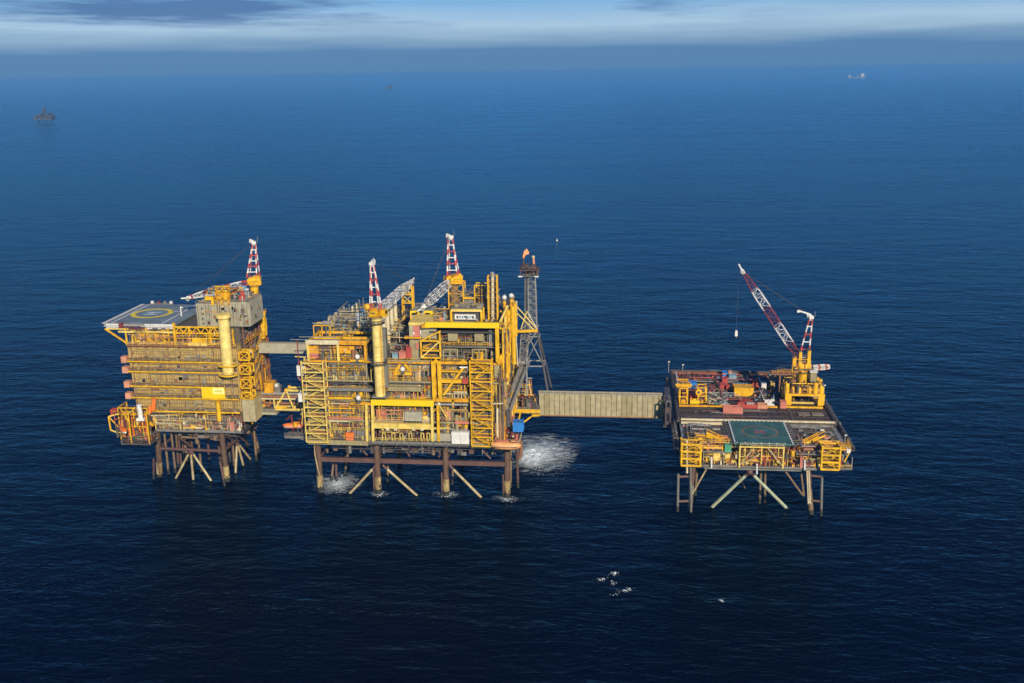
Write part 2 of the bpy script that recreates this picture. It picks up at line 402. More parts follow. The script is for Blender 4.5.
def stair_tower(root, x0, x1, y0, y1, z0, z1, n, mt, flight='dark_steel', t=0.3):
    hs = (z1-z0)/n
    def fn(b):
        for x in (x0, x1):
            for y in (y0, y1): b.beam((x, y, z0), (x, y, z1+0.8), t*1.15, mt)
        for i in range(n+1):
            z = z0+i*hs
            b.beam((x0, y0-0.02, z), (x1, y0-0.02, z), t, mt, t*1.3); b.beam((x0, y1, z), (x1, y1, z), t, mt)
            for x in (x0, x1): b.beam((x, y0, z-0.02), (x, y1, z-0.02), t, mt)
            if i < n:
                b.beam((x0, y0+0.1, z+1.15), (x1, y0+0.1, z+1.15), 0.1, mt)
                if i % 3 == 2: b.beam((x0, y0-0.05, z), (x1, y0-0.05, z+hs), 0.15, mt)
                b.box(x0+.15, x1-.15, y1-.12, y1-.02, z+.2, z+hs-.3, 'core_dark' if i % 2 else 'rust_pipe')
    f = part(root, 'stair_tower', fn)
    for i in range(n):
        def f2(b, i=i):
            z = z0+i*hs; a, c = (x0+0.5, x1-0.5) if i % 2 else (x1-0.5, x0+0.5)
            ym = (y0+y1)/2 + (0.6 if i % 2 else -0.6)
            for dy in (-0.5, 0.5):
                b.beam((a, ym+dy, z), (c, ym+dy, z+hs), 0.12, mt, 0.26)
                b.beam((a, ym+dy, z+1.0), (c, ym+dy, z+hs+1.0), 0.07, mt)
            k = 9
            for j in range(k):
                u = (j+0.5)/k; x = a+(c-a)*u; zz = z+hs*u
                b.box(x-0.17, x+0.17, ym-0.5, ym+0.5, zz, zz+0.06, flight)
            b.box(c-0.5 if c > a else c-0.6, c+0.6 if c > a else c+0.5, y0+0.25, y1-0.2, z+hs-0.22, z+hs-0.14, flight)
        part(root, 'stair_flight', f2, parent=f)
    return f
def walkway(root, x0, x1, y0, y1, z, mt, rail='pale_yellow', fascia=0.5, sides='f'):
    def fn(b):
        b.box(x0, x1, y0+0.12, y1, z-0.25, z, 'steel_grey'); b.box(x0, x1, y0, y0+0.1, z-0.3, z-0.3+fascia, mt)
        k = int((x1-x0)/3)
        for i in range(k+1):
            x = x0+0.15+(x1-x0-0.3)*i/max(1, k); b.beam((x, y0+0.3, z-0.3), (x, y1, z-1.2), 0.16, mt)
    w = part(root, 'walkway', fn)
    part(root, 'handrail', lambda b: b.rail((x0, y0+0.06, z+0.1), (x1, y0+0.06, z+0.1), rail), parent=w)
    return w
def crane(label, x, y, z0, z1, r, pmat, d, tip, foot_up, bw, nseg, bmats, bper, apex, aspread, aside, rings=(), hook=None, house=(4.2, 3.6, 2.8), tower=None, jib=False, amats=('red','white'), rest_drop=None, pn=18, bfoot=0.7, brad=0.13, atop=0.5):
    """pedestal crane; d = level direction of the boom, tip = boom tip, apex = top of the A-frame"""
    root = thing('pedestal_crane', label, 'crane', (x, y, z0))
    d = Vector((d[0], d[1], 0)).normalized(); s = Vector((d.y, -d.x, 0)); c = Vector((x, y, 0))
    def ped(b):
        b.tube((x, y, z0), (x, y, z1-0.9), r, pmat, pn); b.tube((x, y, z1-0.9), (x, y, z1-0.3), r, pmat, pn, r*1.25)
        b.tube((x, y, z1-0.3), (x, y, z1), r*1.25, 'dark_steel', pn)
        k = int((z1-z0)/3.2)
        for i in range(1, k): zz = z0+(z1-z0)*i/k; b.tube((x, y, zz-.07), (x, y, zz+.07), r*1.012, 'seam' if pmat != 'jacket_brown' else 'rust_pipe', pn)
    pd = part(root, 'pedestal', ped, smooth=True)
    if z1-z0 > 12:
        def ldr(b):
            for e in (-.25, .25): b.beam((x+r*.75+e, y-r*.78, z0+.5), (x+r*.75+e, y-r*.78, z1-1.5), .12, 'deep_yellow')
            for i in range(int((z1-z0-2)/.6)): b.beam((x+r*.75-.25, y-r*.78, z0+.8+i*.6), (x+r*.75+.25, y-r*.78, z0+.8+i*.6), .09, 'deep_yellow')
        part(root, 'ladder', ldr)
    for zr in rings:
        def rg(b, zr=zr):
            n = 16; R = r+1.0
            b.tube((x, y, zr-0.15), (x, y, zr), R, 'dark_steel', n)
            for i in range(n):
                t = 2*math.pi*i/n; t2 = 2*math.pi*(i+1)/n
                p = Vector((x+R*math.cos(t), y+R*math.sin(t), zr)); q = Vector((x+R*math.cos(t2), y+R*math.sin(t2), zr))
                b.beam(p, p+ZV*1.1, 0.1, 'dark_steel'); b.beam(p+ZV*1.1, q+ZV*1.1, 0.14, 'dark_steel'); b.beam(p+ZV*.55, q+ZV*.55, 0.1, 'dark_steel')
        part(root, 'ring_platform', rg)
    hl, hw, hh = house
    def hs(b):
        obox(b, c-d*0.6+ZV*z1, d, hl, hw, 0.5, 'deep_yellow'); obox(b, c-d*1.0+ZV*(z1+0.5), d, hl-1.0, hw-0.5, hh-0.5, 'yellow')
        obox(b, c-d*1.2+ZV*(z1+hh), d, hl-2.0, hw-1.4, 0.5, 'deep_yellow')
        b.tube(c-d*(hl*0.5-0.2)-s*0.9+ZV*(z1+1.4), c-d*(hl*0.5-0.2)+s*0.9+ZV*(z1+1.4), 0.75, 'dark_steel', 12)
        for e in (-1, 1):
            obox(b, c+d*1.2+s*(e*(hw/2-0.35))+ZV*(z1+0.5), d, 1.6, 0.5, 1.8, 'yellow')
            b.rail(c-d*(hl/2)+s*(e*(hw/2+0.3))+ZV*(z1+0.5), c+d*(hl/2-0.8)+s*(e*(hw/2+0.3))+ZV*(z1+0.5), 'yellow', step=1.2)
    part(root, 'machinery_house', hs)
    cc = c+d*1.0+s*(hw/2+0.9)+ZV*(z1-0.2)
    cb = part(root, 'operator_cab', lambda b: (obox(b, cc, d, 2.0, 1.7, 0.9, 'yellow'), obox(b, cc+ZV*2.1, d, 2.1, 1.8, 0.3, 'yellow'), obox(b, cc-d*0.85+ZV*0.9, d, 0.3, 1.7, 1.2, 'yellow'),
                       [b.beam(cc+d*0.95+s*(e*0.8)+ZV*0.9, cc+d*0.95+s*(e*0.8)+ZV*2.1, 0.14, 'yellow') for e in (-1, 1)]))
    part(root, 'cab_window', lambda b: obox(b, cc+d*0.1+ZV*0.905, d, 1.6, 1.55, 1.19, 'glass_dark'), parent=cb)
    ap = Vector(apex); sd = Vector(aside).normalized(); bk = Vector((sd.y, -sd.x, 0))
    if bk.dot(d) > 0: bk = -bk
    base = c+ZV*(z1+hh-0.3)
    def af(b):
        for e in (-1, 1):
            p = base+sd*(e*aspread/2)+d*0.6; q = ap+sd*(e*atop)
            b.band(p, q, 0.3, amats, 7, 8, 0.26)
            p2 = base+sd*(e*aspread/2)+bk*2.0; b.band(p2, ap+sd*(e*0.5)+bk*0.5, 0.2, amats, 6, 6, 0.16)
            for t in (0.3, 0.6): b.beam(p.lerp(q, t), p2.lerp(ap+sd*(e*0.5)+bk*0.5, t), 0.18, 'white')
        for t in (0.17, 0.34, 0.5, 0.66, 0.83, 0.97):
            p = (base-sd*(aspread/2)+d*0.6).lerp(ap-sd*atop, t); q = (base+sd*(aspread/2)+d*0.6).lerp(ap+sd*atop, t)
            b.beam(p, q, 0.3, amats[0] if t in (0.34, 0.66) else 'white')
    part(root, 'a_frame', af)
    def hd(b):
        obox(b, ap+ZV*0.0, d, 1.5, 1.5, 1.0, 'white')
        for e in (-0.5, 0, 0.5): b.tube(ap+d*0.8+sd*(e-0.12)+ZV*0.9, ap+d*0.8+sd*(e+0.12)+ZV*0.9, 0.62, 'white', 12)
        b.beam(ap+ZV*1.0, ap+d*1.4+ZV*1.7, 0.35, 'white'); b.beam(ap-d*0.6+ZV*0.6+sd*0.7, ap-d*0.6+sd*0.7+ZV*2.6, 0.1, 'pipe_grey')
        if jib:
            b.beam(ap+ZV*1.2, ap+ZV*1.9-Vector((1.7, 0, 0)), 0.7, 'white'); b.beam(ap+ZV*1.9-Vector((1.5, 0, 0)), ap+ZV*2.7-Vector((4.0, 0, 0)), 0.5, 'white')
            b.beam(ap+ZV*2.7-Vector((4.0, 0, 0)), ap+ZV*2.5-Vector((4.9, 0, 0)), 0.8, 'white')
    part(root, 'sheave_head', hd)
    bf = c+d*(hl/2-0.6)+ZV*(z1+foot_up); tip = Vector(tip); bd = (tip-bf).normalized()
    part(root, 'boom', lambda b: b.lattice(bf, tip, bw*bfoot, 0.9, bw, nseg, bmats, brad, bper, side=s))
    def bh(b):
        b.beam(tip-bd*0.6, tip+bd*1.0, 1.1, 'white'); b.beam(tip+bd*1.0, tip+bd*3.0+ZV*0.4, 0.4, 'white')
        b.tube(tip+bd*0.6-s*0.6-ZV*0.5, tip+bd*0.6+s*0.6-ZV*0.5, 0.7, 'pipe_grey', 10)
    part(root, 'boom_head', bh)
    part(root, 'pendant_line', lambda b: [b.tube(ap+sd*(e*0.4)+ZV*0.8, tip+s*(e*0.4), 0.045, 'dark_steel', 4) for e in (-1, 1)])
    if hook:
        hp = tip+bd*2.6; hz = hook
        hk = part(root, 'hoist_line', lambda b: b.tube(hp, (hp.x, hp.y, hz+1.5), 0.045, 'dark_steel', 4))
        def hkf(b):
            b.box(hp.x-0.45, hp.x+0.45, hp.y-0.3, hp.y+0.3, hz, hz+1.5, 'white'); b.tube((hp.x-0.35, hp.y, hz+1.7), (hp.x+0.35, hp.y, hz+1.7), 0.4, 'white', 10)
            b.beam((hp.x, hp.y, hz), (hp.x, hp.y, hz-0.7), 0.25, 'dark_steel'); b.beam((hp.x, hp.y, hz-0.7), (hp.x+0.4, hp.y, hz-0.5), 0.2, 'dark_steel')
        part(root, 'hook_block', hkf)
    return root
def container(name, label, cat, x0, x1, y0, y1, z0, z1, mt, group=None, open_top=False, frame=None):
    """steel cargo box: ribbed sides, corner posts, skids, doors"""
    base = ((x0+x1)/2, (y0+y1)/2, z0)
    root = thing(name, label, cat, base, group); fm = frame or mt
    w = x1-x0; d = y1-y0
    def body(b):
        if open_top:
            b.box(x0+.05, x1-.05, y0+.05, y1-.05, z0+0.15, z0+0.3, 'dark_steel')
            for (a, c, e, f) in ((x0+.05, x1-.05, y0+.05, y0+.13), (x0+.05, x1-.05, y1-.13, y1-.05), (x0+.05, x0+.13, y0+.13, y1-.13), (x1-.13, x1-.05, y0+.13, y1-.13)): b.box(a, c, e, f, z0+0.15, z1-0.1, mt)
            b.clutter(x0+.3, x1-.3, y0+.3, y1-.3, z0+.3, z1+.1, 5, ['rust_pipe', 'steel_grey', mt])
        else:
            b.box(x0+.05, x1-.05, y0+.05, y1-.05, z0+0.15, z1-0.08, mt)
        k = max(2, int(w/0.45))
        for i in range(1, k):
            x = x0+w*i/k; b.box(x-.07, x+.07, y0-.01, y0+.06, z0+.3, z1-.25, mt)
        k = max(2, int(d/0.45))
        for i in range(1, k):
            y = y0+d*i/k; b.box(x1-.06, x1+.01, y-.07, y+.07, z0+.3, z1-.25, mt); b.box(x0-.01, x0+.06, y-.07, y+.07, z0+.3, z1-.25, mt)
    part(root, 'body', body)
    def fmf(b):
        for x in (x0+.08, x1-.08):
            for y in (y0+.08, y1-.08): b.beam((x, y, z0), (x, y, z1), 0.2, fm)
        for z in (z0+.12, z1-.06):
            for y in (y0+.06, y1-.06): b.beam((x0, y, z), (x1, y, z), 0.18, fm)
            for x in (x0+.06, x1-.06): b.beam((x, y0, z), (x, y1, z), 0.17, fm)
    part(root, 'frame', fmf)
    if not open_top:
        [part(root, 'lifting_lug', lambda b: b.beam((x, y, z1), (x, y, z1+.3), 0.16, fm)) for x in (x0+.15, x1-.15) for y in (y0+.15, y1-.15)]
    return root
def lifeboat(label, c, length, ang, hull, top, cat='lifeboat', band=None):
    """enclosed lifeboat: pointed hull, domed canopy, wheelhouse with windows, keel and rubbing strake"""
    root = thing('lifeboat', label, cat, c)
    ca, sa = math.cos(ang), math.sin(ang); W = length*0.32
    def W2(u, v, z): return (c[0]+u*ca-v*sa, c[1]+u*sa+v*ca, c[2]+z)
    def sect(fn, n=9, m=10):
        P = []; 
        for i in range(n+1):
            u = -1+2*i/n; k = max(0.06, (1-abs(u)**3.0))**0.6
            for j in range(m+1): P.append(W2(u*length/2, *fn(k, j/m, u)))
        Fs = [(i*(m+1)+j, (i+1)*(m+1)+j, (i+1)*(m+1)+j+1, i*(m+1)+j+1) for i in range(n) for j in range(m)]
        Fs += [tuple(range(m, -1, -1)), tuple(n*(m+1)+j for j in range(m+1))]
        return P, Fs
    hz = length*0.13
    def hull_f(b):
        P, Fs = sect(lambda k, t, u: (-(W/2)*k*math.cos(math.pi*t), hz*1.05*(1-math.sin(math.pi*t)*(0.6+0.4*k))+0.18*length*0.2*u*u)); b.poly(P, Fs, hull)
        b.beam(W2(-length*.42, 0, -0.02), W2(length*.42, 0, -0.02), 0.22, 'dark_steel')
    part(root, 'hull', hull_f, smooth=True)
    def top_f(b):
        P, Fs = sect(lambda k, t, u: ((W/2)*k*0.97*math.cos(math.pi*t), hz*1.07+0.036*length*u*u+hz*1.0*math.sin(math.pi*t)*k)); b.poly(P, Fs, top)
    part(root, 'canopy', top_f, smooth=True)
    wh = part(root, 'wheelhouse', lambda b: obox(b, W2(-length*.25, 0, hz*1.8), (ca, sa), length*.16, W*.5, hz*.75, top))
    part(root, 'window', lambda b: obox(b, W2(-length*.25, 0, hz*2.05), (ca, sa), length*.164, W*.51, hz*.25, 'glass_dark'), parent=wh)
    part(root, 'strake', lambda b: [b.beam(W2(-length*.40, e*W*.49, hz*1.05), W2(length*.40, e*W*.49, hz*1.05), 0.16, band or 'dark_steel') for e in (-1, 1)])
    return root
def helideck_marks(root, deck, cx, cy, z, R, wid, mt, w, d, line, Hs, hmat, ring2=None, hrot=0):
    def ring(b):
        n = 40
        P = []
        for i in range(n):
            t = 2*math.pi*i/n
            for rr in (R-wid/2, R+wid/2): P.append((cx+rr*math.cos(t), cy+rr*math.sin(t), z+.008))
        b.poly(P, [(2*i, 2*i+1, (2*i+3) % (2*n), (2*i+2) % (2*n)) for i in range(n)], mt)
    part(root, 'aiming_circle', ring, parent=deck)
    def hm(b):
        ca, sa = math.cos(hrot), math.sin(hrot)
        def q(u0, u1, v0, v1, dz=0.012):
            b.poly([(cx+u*ca-v*sa, cy+u*sa+v*ca, z+dz) for u, v in ((u0,v0),(u1,v0),(u1,v1),(u0,v1))], [(0,1,2,3)], hmat)
        if Hs == 'H':
            q(-1.9, -1.0, -2.6, 2.6); q(1.0, 1.9, -2.6, 2.6); q(-1.0, 1.0, -.45, .45)
        else:
            L = 2.5
            for sg in (1, -1):
                u = Vector((1, sg, 0)).normalized(); v = Vector((-u.y, u.x, 0)); dz = .012 if sg > 0 else .016
                b.poly([Vector((cx, cy, z+dz))+u*a*L+v*e*.42 for a, e in ((-1,-1),(1,-1),(1,1),(-1,1))], [(0,1,2,3)], hmat)
    part(root, 'landing_letter' if Hs == 'H' else 'landing_cross', hm, parent=deck)
def fr_rail(root, parent, pts, mt, h=1.1):
    part(root, 'handrail', lambda b: [b.rail(p, q, mt, h) for p, q in zip(pts, pts[1:])], parent=parent)

class Shift:
    """hands shapes on to a mesh builder, moved by a fixed step"""
    def __init__(s, b, dx, dy, dz): s.b = b; s.d = (dx, dy, dz)
    def box(s, x0, x1, y0, y1, z0, z1, mt): s.b.box(x0+s.d[0], x1+s.d[0], y0+s.d[1], y1+s.d[1], z0+s.d[2], z1+s.d[2], mt)
    def beam(s, p, q, w, mt): s.b.beam(Vector(p)+Vector(s.d), Vector(q)+Vector(s.d), w, mt)
    def rail(s, p, q, mt): s.b.rail(Vector(p)+Vector(s.d), Vector(q)+Vector(s.d), mt)
    def clutter(s, x0, x1, y0, y1, z0, z1, n, mats, bx): s.b.clutter(x0+s.d[0], x1+s.d[0], y0+s.d[1], y1+s.d[1], z0+s.d[2], z1+s.d[2], n, mats, bx)

# ================================================================== left: accommodation platform
LP = thing('accommodation_platform', 'tall yellow and brown accommodation platform with banded walls and a high blue grey helideck', 'oil platform', (-150, 331, 0))
X0, X1, Y0, Y1 = -170.6, -131.0, 318.0, 346.0
# --- jacket
lA0, lA1 = at(157.6, 431, 319.5), atz(159.8, 476.5, 0); lB0, lB1 = at(220.7, 427, 319), atz(227.6, 481, 0)
leg(LP, lA0, to_sea(lA0, lA1), 1.0, 'rust_leg'); leg(LP, lB0, to_sea(lB0, lB1), 1.0, 'rust_leg')
lC0, lC1 = at(251.4, 424, 346), atz(257.8, 452, 0)
leg(LP, lC0, to_sea(lC0, lC1), 0.95, 'jacket_rust', splash=(2, 5), smat='jacket_brown')
lD1 = Vector((lA1.x, lC1.y, 0)); lD0 = Vector((lA0.x+.6, 346, 19)); leg(LP, lD0, to_sea(lD0, lD1), 0.85, 'jacket_rust', splash=None)
for px, p1, q1 in ((153.6, 459, 479), (220.2, 462, 486)):
    a = at(px, p1, 318); q = atz(px+(0.2 if px < 200 else 4.6), q1, 0)
    leg(LP, a, to_sea(a, q), 0.38, 'jacket_rust', splash=None, name='caisson')
for (pa, ya, qb) in (((164, 431), 323, (168.8, 474)), ((171, 430), 323.5, (175.6, 472.5)), ((176, 432), 324.5, (178.5, 467)), ((245, 431), 338, (247, 447))):
    a = at(*pa, ya); q = atz(*qb, 0); leg(LP, a, to_sea(a, q), 0.42, 'jacket_brown', splash=None, name='conductor')
z12 = 12.2
def onleg(p, q, z): p = Vector(p); q = Vector(q); return p.lerp(q, (p.z-z)/(p.z-q.z))
zb = at(160.5, 449, 320).z
pA, pB, pC, pD = onleg(lA0, lA1, zb), onleg(lB0, lB1, zb), onleg(lC0, lC1, zb), onleg(lD0, lD1, zb)
for a, b_ in ((pA, pB), (pB, pC), (pC, pD), (pD, pA)): part(LP, 'horizontal_brace', lambda b: b.tube(a, b_, 0.55, 'jacket_rust', 10), smooth=True)
u0, u1 = at(181, 437, 326), at(219, 439, 326)
part(LP, 'horizontal_brace', lambda b: b.tube(u0, u1, 0.45, 'jacket_brown', 10), smooth=True)
kn = pA.lerp(pB, 0.5)
kn.y -= 0.3
for q in ((176, 478), (193.3, 479.5), (211, 480.5)): e = atz(*q, 0); brace(LP, kn, to_sea(kn, e, -2), 0.42, 'brace_cream')
part(LP, 'brace', lambda b: b.tube(kn+Vector((0, 6, .3)), kn+Vector((0, 6, 8)), 0.7, 'jacket_brown', 10), smooth=True)
kr = at(237, 442, 333)
for q in ((235.7, 472.5), (243.3, 465), (250.3, 459)): e = atz(*q, 0); brace(LP, kr, to_sea(kr, e, -2), 0.42, 'brace_cream')
part(LP, 'brace', lambda b: (b.tube(kr, lC0.lerp(lC1, .12), .4, 'jacket_rust', 8), b.tube(kr, lB0.lerp(lB1, .12), .4, 'jacket_rust', 8)), smooth=True)
p0, p1 = at(184, 433, 322), at(218, 426, 322)
part(LP, 'brace', lambda b: b.tube(p0, p1, 0.38, 'jacket_brown', 8), smooth=True)
for x, y, rr in ((-161.5, 330, .4), (-158.5, 334, .35), (-149, 336, .5), (-163, 338, .5), (-153, 328, .4), (-141, 330, .45), (-166, 342, .4), (-146, 338, .4), (-143, 334, .35), (-136.5, 340, .45), (-155, 340, .45)): leg(LP, (x, y, 19.2), (x, y, -3), rr, RND.choice(['rust_leg', 'jacket_rust', 'jacket_brown']), splash=None, name='conductor')
for a, e in (((lA0.x+.8, 323, 19), (lA0.x+7, 330, 9)), ((lB0.x-1, 321, 18), (lB0.x-6, 330, 10)), ((-141, 345, 18.5), (-150, 345, 6)), ((-160, 345, 18.5), (-151, 345, 6)), ((-137, 322, 18.6), (-136, 333, 9))): part(LP, 'brace', lambda b: b.tube(a, e, .36, 'jacket_rust', 8), smooth=True)
# --- bottom deck and underside
part(LP, 'bottom_deck', lambda b: (b.box(-165.5, X1, 317, Y1, 19.4, 20.4, 'dark_steel'), b.box(-165.5, X1-1, 316.8, 317, 19.6, 20.5, 'deck_grey')))
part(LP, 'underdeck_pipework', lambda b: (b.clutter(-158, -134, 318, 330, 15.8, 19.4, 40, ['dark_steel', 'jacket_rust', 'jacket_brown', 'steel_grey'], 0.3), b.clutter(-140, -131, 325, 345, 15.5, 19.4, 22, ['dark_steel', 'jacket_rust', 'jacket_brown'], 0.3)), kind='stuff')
part(LP, 'roof_fine_pipework', lambda b: b.clutter(-144.5, -128.5, 320, 332, 65, 69.6, 150, ['steel_grey', 'pipe_grey', 'white', 'dark_steel', 'deep_yellow', 'pale_blue', 'yellow', 'core_dark'], .3, .45), kind='stuff')
part(LP, 'fine_pipework', lambda b: (b.clutter(-168, -132, 316.8, 318.5, 20.5, 26.6, 330, ['dark_steel', 'pipe_grey', 'core_dark', 'pale_yellow', 'rust_pipe', 'cream', 'dull_red', 'steel_grey', 'yellow'], .3, .42), b.clutter(-170, -132, 316.9, 320, 51.2, 56.6, 330, ['yellow', 'dark_steel', 'rust_pipe', 'core_dark', 'deep_yellow', 'steel_grey', 'pale_yellow', 'salmon'], .3, .45), b.clutter(-131.2, -129.6, 320, 344, 27, 57, 260, ['deep_yellow', 'dark_steel', 'rust_pipe', 'core_dark', 'core_dark', 'jacket_brown', 'dark_steel', 'dull_red'], .25, .6)), kind='stuff')
part(LP, 'bottom_level_equipment', lambda b: b.clutter(-165, -132, 317.4, 320, 20.4, 25.8, 190, ['white', 'pink_red', 'steel_grey', 'pale_yellow', 'rust_pipe', 'dark_steel', 'pipe_grey', 'core_dark', 'dark_steel', 'rust_pipe', 'wall_grey', 'jacket_rust'], 0.4), kind='stuff')
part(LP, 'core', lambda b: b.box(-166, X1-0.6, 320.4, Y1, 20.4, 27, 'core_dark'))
# --- banded walls with ribs
zt = [27.2, 32.1, 36.3, 41.6, 45.3, 51.0]
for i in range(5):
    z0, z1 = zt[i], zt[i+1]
    def wl(b):
        b.box(X0+.2*(4-i), X1, Y0, Y1, z0, z1, 'wall_brown')
        k = 46
        for j in range(k):
            x = X0+1.2+(X1-X0-1.6)*j/(k-1); b.box(x-.12, x+.12, Y0-.22, Y0+.01, z0+.12, z1-.3, 'wall_brown' if j % 7 else 'rust_pipe'); b.box(x+.22, x+.32, Y0-.05, Y0+.01, z0+.12, z1-.3, 'jacket_brown')
        for j in range(30):
            y = Y0+.6+(Y1-Y0-1.2)*j/29; b.box(X1-.01, X1+.14, y-.09, y+.09, z0+.12, z1-.3, 'wall_brown')
        b.box(X0+1, X1, Y0-.22, Y0-.15, z0+2.3, z0+2.42, 'rust_pipe')
        for _ in range(9):
            x = RND.uniform(X0+2, X1-3); w = RND.uniform(.7, 1.4); h = RND.uniform(.9, 2.1)
            b.box(x, x+w, Y0-.3, Y0-.02, z0+.3, z0+.3+h, RND.choice(['steel_grey', 'rust_pipe', 'wall_grey', 'pipe_grey', 'dark_steel']))
    w = part(LP, 'wall_band', wl)
    walkway(LP, X0, X1-(5.2 if i in (2, 3) else 0.6), Y0-1.45, Y0, z0, 'yellow', rail='wall_brown', fascia=0.5)
    part(LP, 'wall_foot_shade_band', lambda b: (b.box(X0+.6, X1-.8, Y0-.5, Y0-.24, z0+.02, z0+1.0+.2*(i % 2), 'jacket_rust'), [b.box(x, x+.5, Y0-.62, Y0-.51, z0+.02, z0+1.3, RND.choice(['core_dark', 'jacket_rust', 'rust_pipe'])) for x in [RND.uniform(X0+1, X1-2) for _ in range(14)]]))  # dark box put in for the band of shade and gear along the wall
    part(LP, 'walkway_equipment', lambda b: (b.clutter(X0+.5, X1-1.5, Y0-1.1, Y0-.05, z0+.05, z0+1.6, 70, ['core_dark', 'wall_brown', 'wall_brown', 'dark_steel', 'rust_pipe', 'steel_grey', 'jacket_rust', 'wall_brown', 'wall_grey', 'dark_steel', 'jacket_brown', 'pipe_grey'], .5, .55), b.clutter(X0+.5, X1-1.5, Y0-.5, Y0-.05, z0+2.2, z1-.3, 12, ['wall_brown', 'rust_pipe', 'wall_brown', 'wall_grey', 'steel_grey'], .2)), kind='stuff')  # walkway gear in mostly dark colours, adding shade to the lower wall
    if i < 4 or True:
        if i > 0: part(LP, 'walkway_end_box', lambda b: (b.box(X0-2.1, X0-.1, Y0-1.6, Y0+.6, z0-.5, z0+1.6, 'salmon'), b.box(X0-2.2, X0-.05, Y0-1.7, Y0+.7, z0-.65, z0-.52, 'steel_grey')))
# name board
nb = part(LP, 'name_board', lambda b: fr(b, 202.2, 387.6, 224.3, 398.2, Y0-1.75, .18, 'board_yellow'))
part(LP, 'notice_panel', lambda b: fr(b, 213, 388.0, 223.8, 394.0, Y0-1.80, .05, 'board_pale'), parent=nb)
def ink(b):
    p = at(215.2, 392.6, Y0-1.81)
    for k in range(4): b.box(p.x+k*.62, p.x+k*.62+.38, Y0-1.83, Y0-1.80, p.z+.15, p.z+1.0 if k % 2 else p.z+.8, 'board_ink')
part(LP, 'lettering', ink, parent=nb)
part(LP, 'standpipe', lambda b: (b.tube(at(218, 402, 316.3), at(219.5, 421, 316.3), .75, 'yellow', 12), b.tube(at(218, 402, 316.3)+ZV*.5, at(218, 402, 316.3), .95, 'deep_yellow', 12)), smooth=True)
# --- open truss storey under the helideck
def tr(b):
    z0, z1 = 51.0, 57.0
    b.box(X0+3, X1, Y0+3.2, Y1, z0, z1-.3, 'core_dark')
    for x in (-170.4, -163, -155, -147.5, -140, -132): b.beam((x, Y0-.3, z0-.5), (x, Y0-.3, z1), .45, 'yellow')
    b.beam((-173, Y0-.35, 55.6), (-152, Y0-.35, 55.6), .6, 'pale_yellow'); b.beam((-171, Y0-.3, 51.2), (X1, Y0-.3, 51.2), .4, 'rust_pipe')
    b.beam((-166, Y0-.4, 55.4), (-159.5, Y0-.4, 51.4), .4, 'deep_yellow'); b.beam((-161, Y0-.2, 55.4), (-155, Y0-.2, 51.6), .4, 'yellow')
    b.beam((-152.6, Y0-.6, 50.8), (-152.6, Y0-.6, 59.0), .8, 'yellow')
    b.truss((-152.4, Y0-.5, 55.4), (-134, Y0-.5, 55.4), (0,0,2.2), 6, .34, 'yellow', .5)
    b.beam((-152.4, Y0-.6, 53.6), (-134, Y0-.6, 53.6), .35, 'yellow')
    b.beam((-170.5, Y0-.3, 51.5), (-178.5, Y0+1, 56.2), .5, 'yellow'); b.beam((-178.5, Y0+1, 56.2), (-170, Y0+1, 56.2), .4, 'pale_yellow')
    b.beam((-170.5, Y0+14, 49), (-180.5, Y0+16, 56.2), .5, 'yellow'); b.beam((-170.5, Y0+26, 49), (-180.5, Y0+28, 56.2), .5, 'yellow')
part(LP, 'helideck_support_truss', tr)
part(LP, 'upper_level_equipment', lambda b: (b.clutter(-169.5, -154, Y0-.2, Y0+3, 51.2, 56.3, 75, ['rust_pipe', 'steel_grey', 'yellow', 'salmon', 'dark_steel', 'pale_yellow', 'rust_pipe', 'core_dark'], .3),
     b.clutter(-152, -134, Y0-.2, Y0+3, 51.2, 55.3, 70, ['yellow', 'steel_grey', 'deep_yellow', 'dark_steel', 'wall_brown', 'wall_grey', 'pipe_grey'], .35),
     fr(b, 192.5, 339, 205.5, 344.5, Y0-1.0, 1.2, 'yellow'), fr(b, 188, 343.5, 206, 347.2, Y0-1.3, .7, 'pale_yellow')), kind='stuff')
walkway(LP, X0+.5, X1, Y0-1.4, Y0, 51.0, 'rust_pipe', rail='pale_yellow')
# --- helideck
HX0, HX1, HY0, HY1, HZ = -179.2, -153.6, 321.0, 351.0, 57.6
hd = part(LP, 'helideck', lambda b: (b.box(HX0, HX1, HY0, HY1, HZ-.5, HZ, 'heli_grey'),
     [b.beam((x, HY0+.3, HZ-.9), (x, HY1-.3, HZ-.9), .4, 'steel_grey') for x in (-180, -174, -168, -162, -156)]))
def marks(b):
    z = HZ+.008
    def ln(p, q, w=.6):
        p = Vector(p); q = Vector(q); d = (q-p).normalized(); s = Vector((d.y, -d.x, 0))*w/2
        b.poly([p-s, q-s, q+s, p+s], [(3,2,1,0)], 'white')
    ln((HX0+1.8, HY0+.6, z), (HX0+1.8, HY1-.6, z)); ln((-159.0, HY0+.6, z), (-159.0, HY1-.6, z)); ln((HX0+2.1, HY0+.8, z), (-159.3, HY0+.8, z), .3)
    ln((-164.0, 340.0, z), (-160.2, 340.0, z), .7)
part(LP, 'deck_line', marks, parent=hd)
helideck_marks(LP, hd, -169.6, 336.6, HZ, 6.6, 1.6, 'mark_yellow', 0, 0, None, 'H', 'white', hrot=math.radians(90))
part(LP, 'letter_panel', lambda b: [b.poly([(-169.6+3.9*math.cos(2*math.pi*i/24), 336.6+3.9*math.sin(2*math.pi*i/24), HZ+.004) for i in range(24)], [tuple(range(24))], 'heli_teal')], parent=hd)
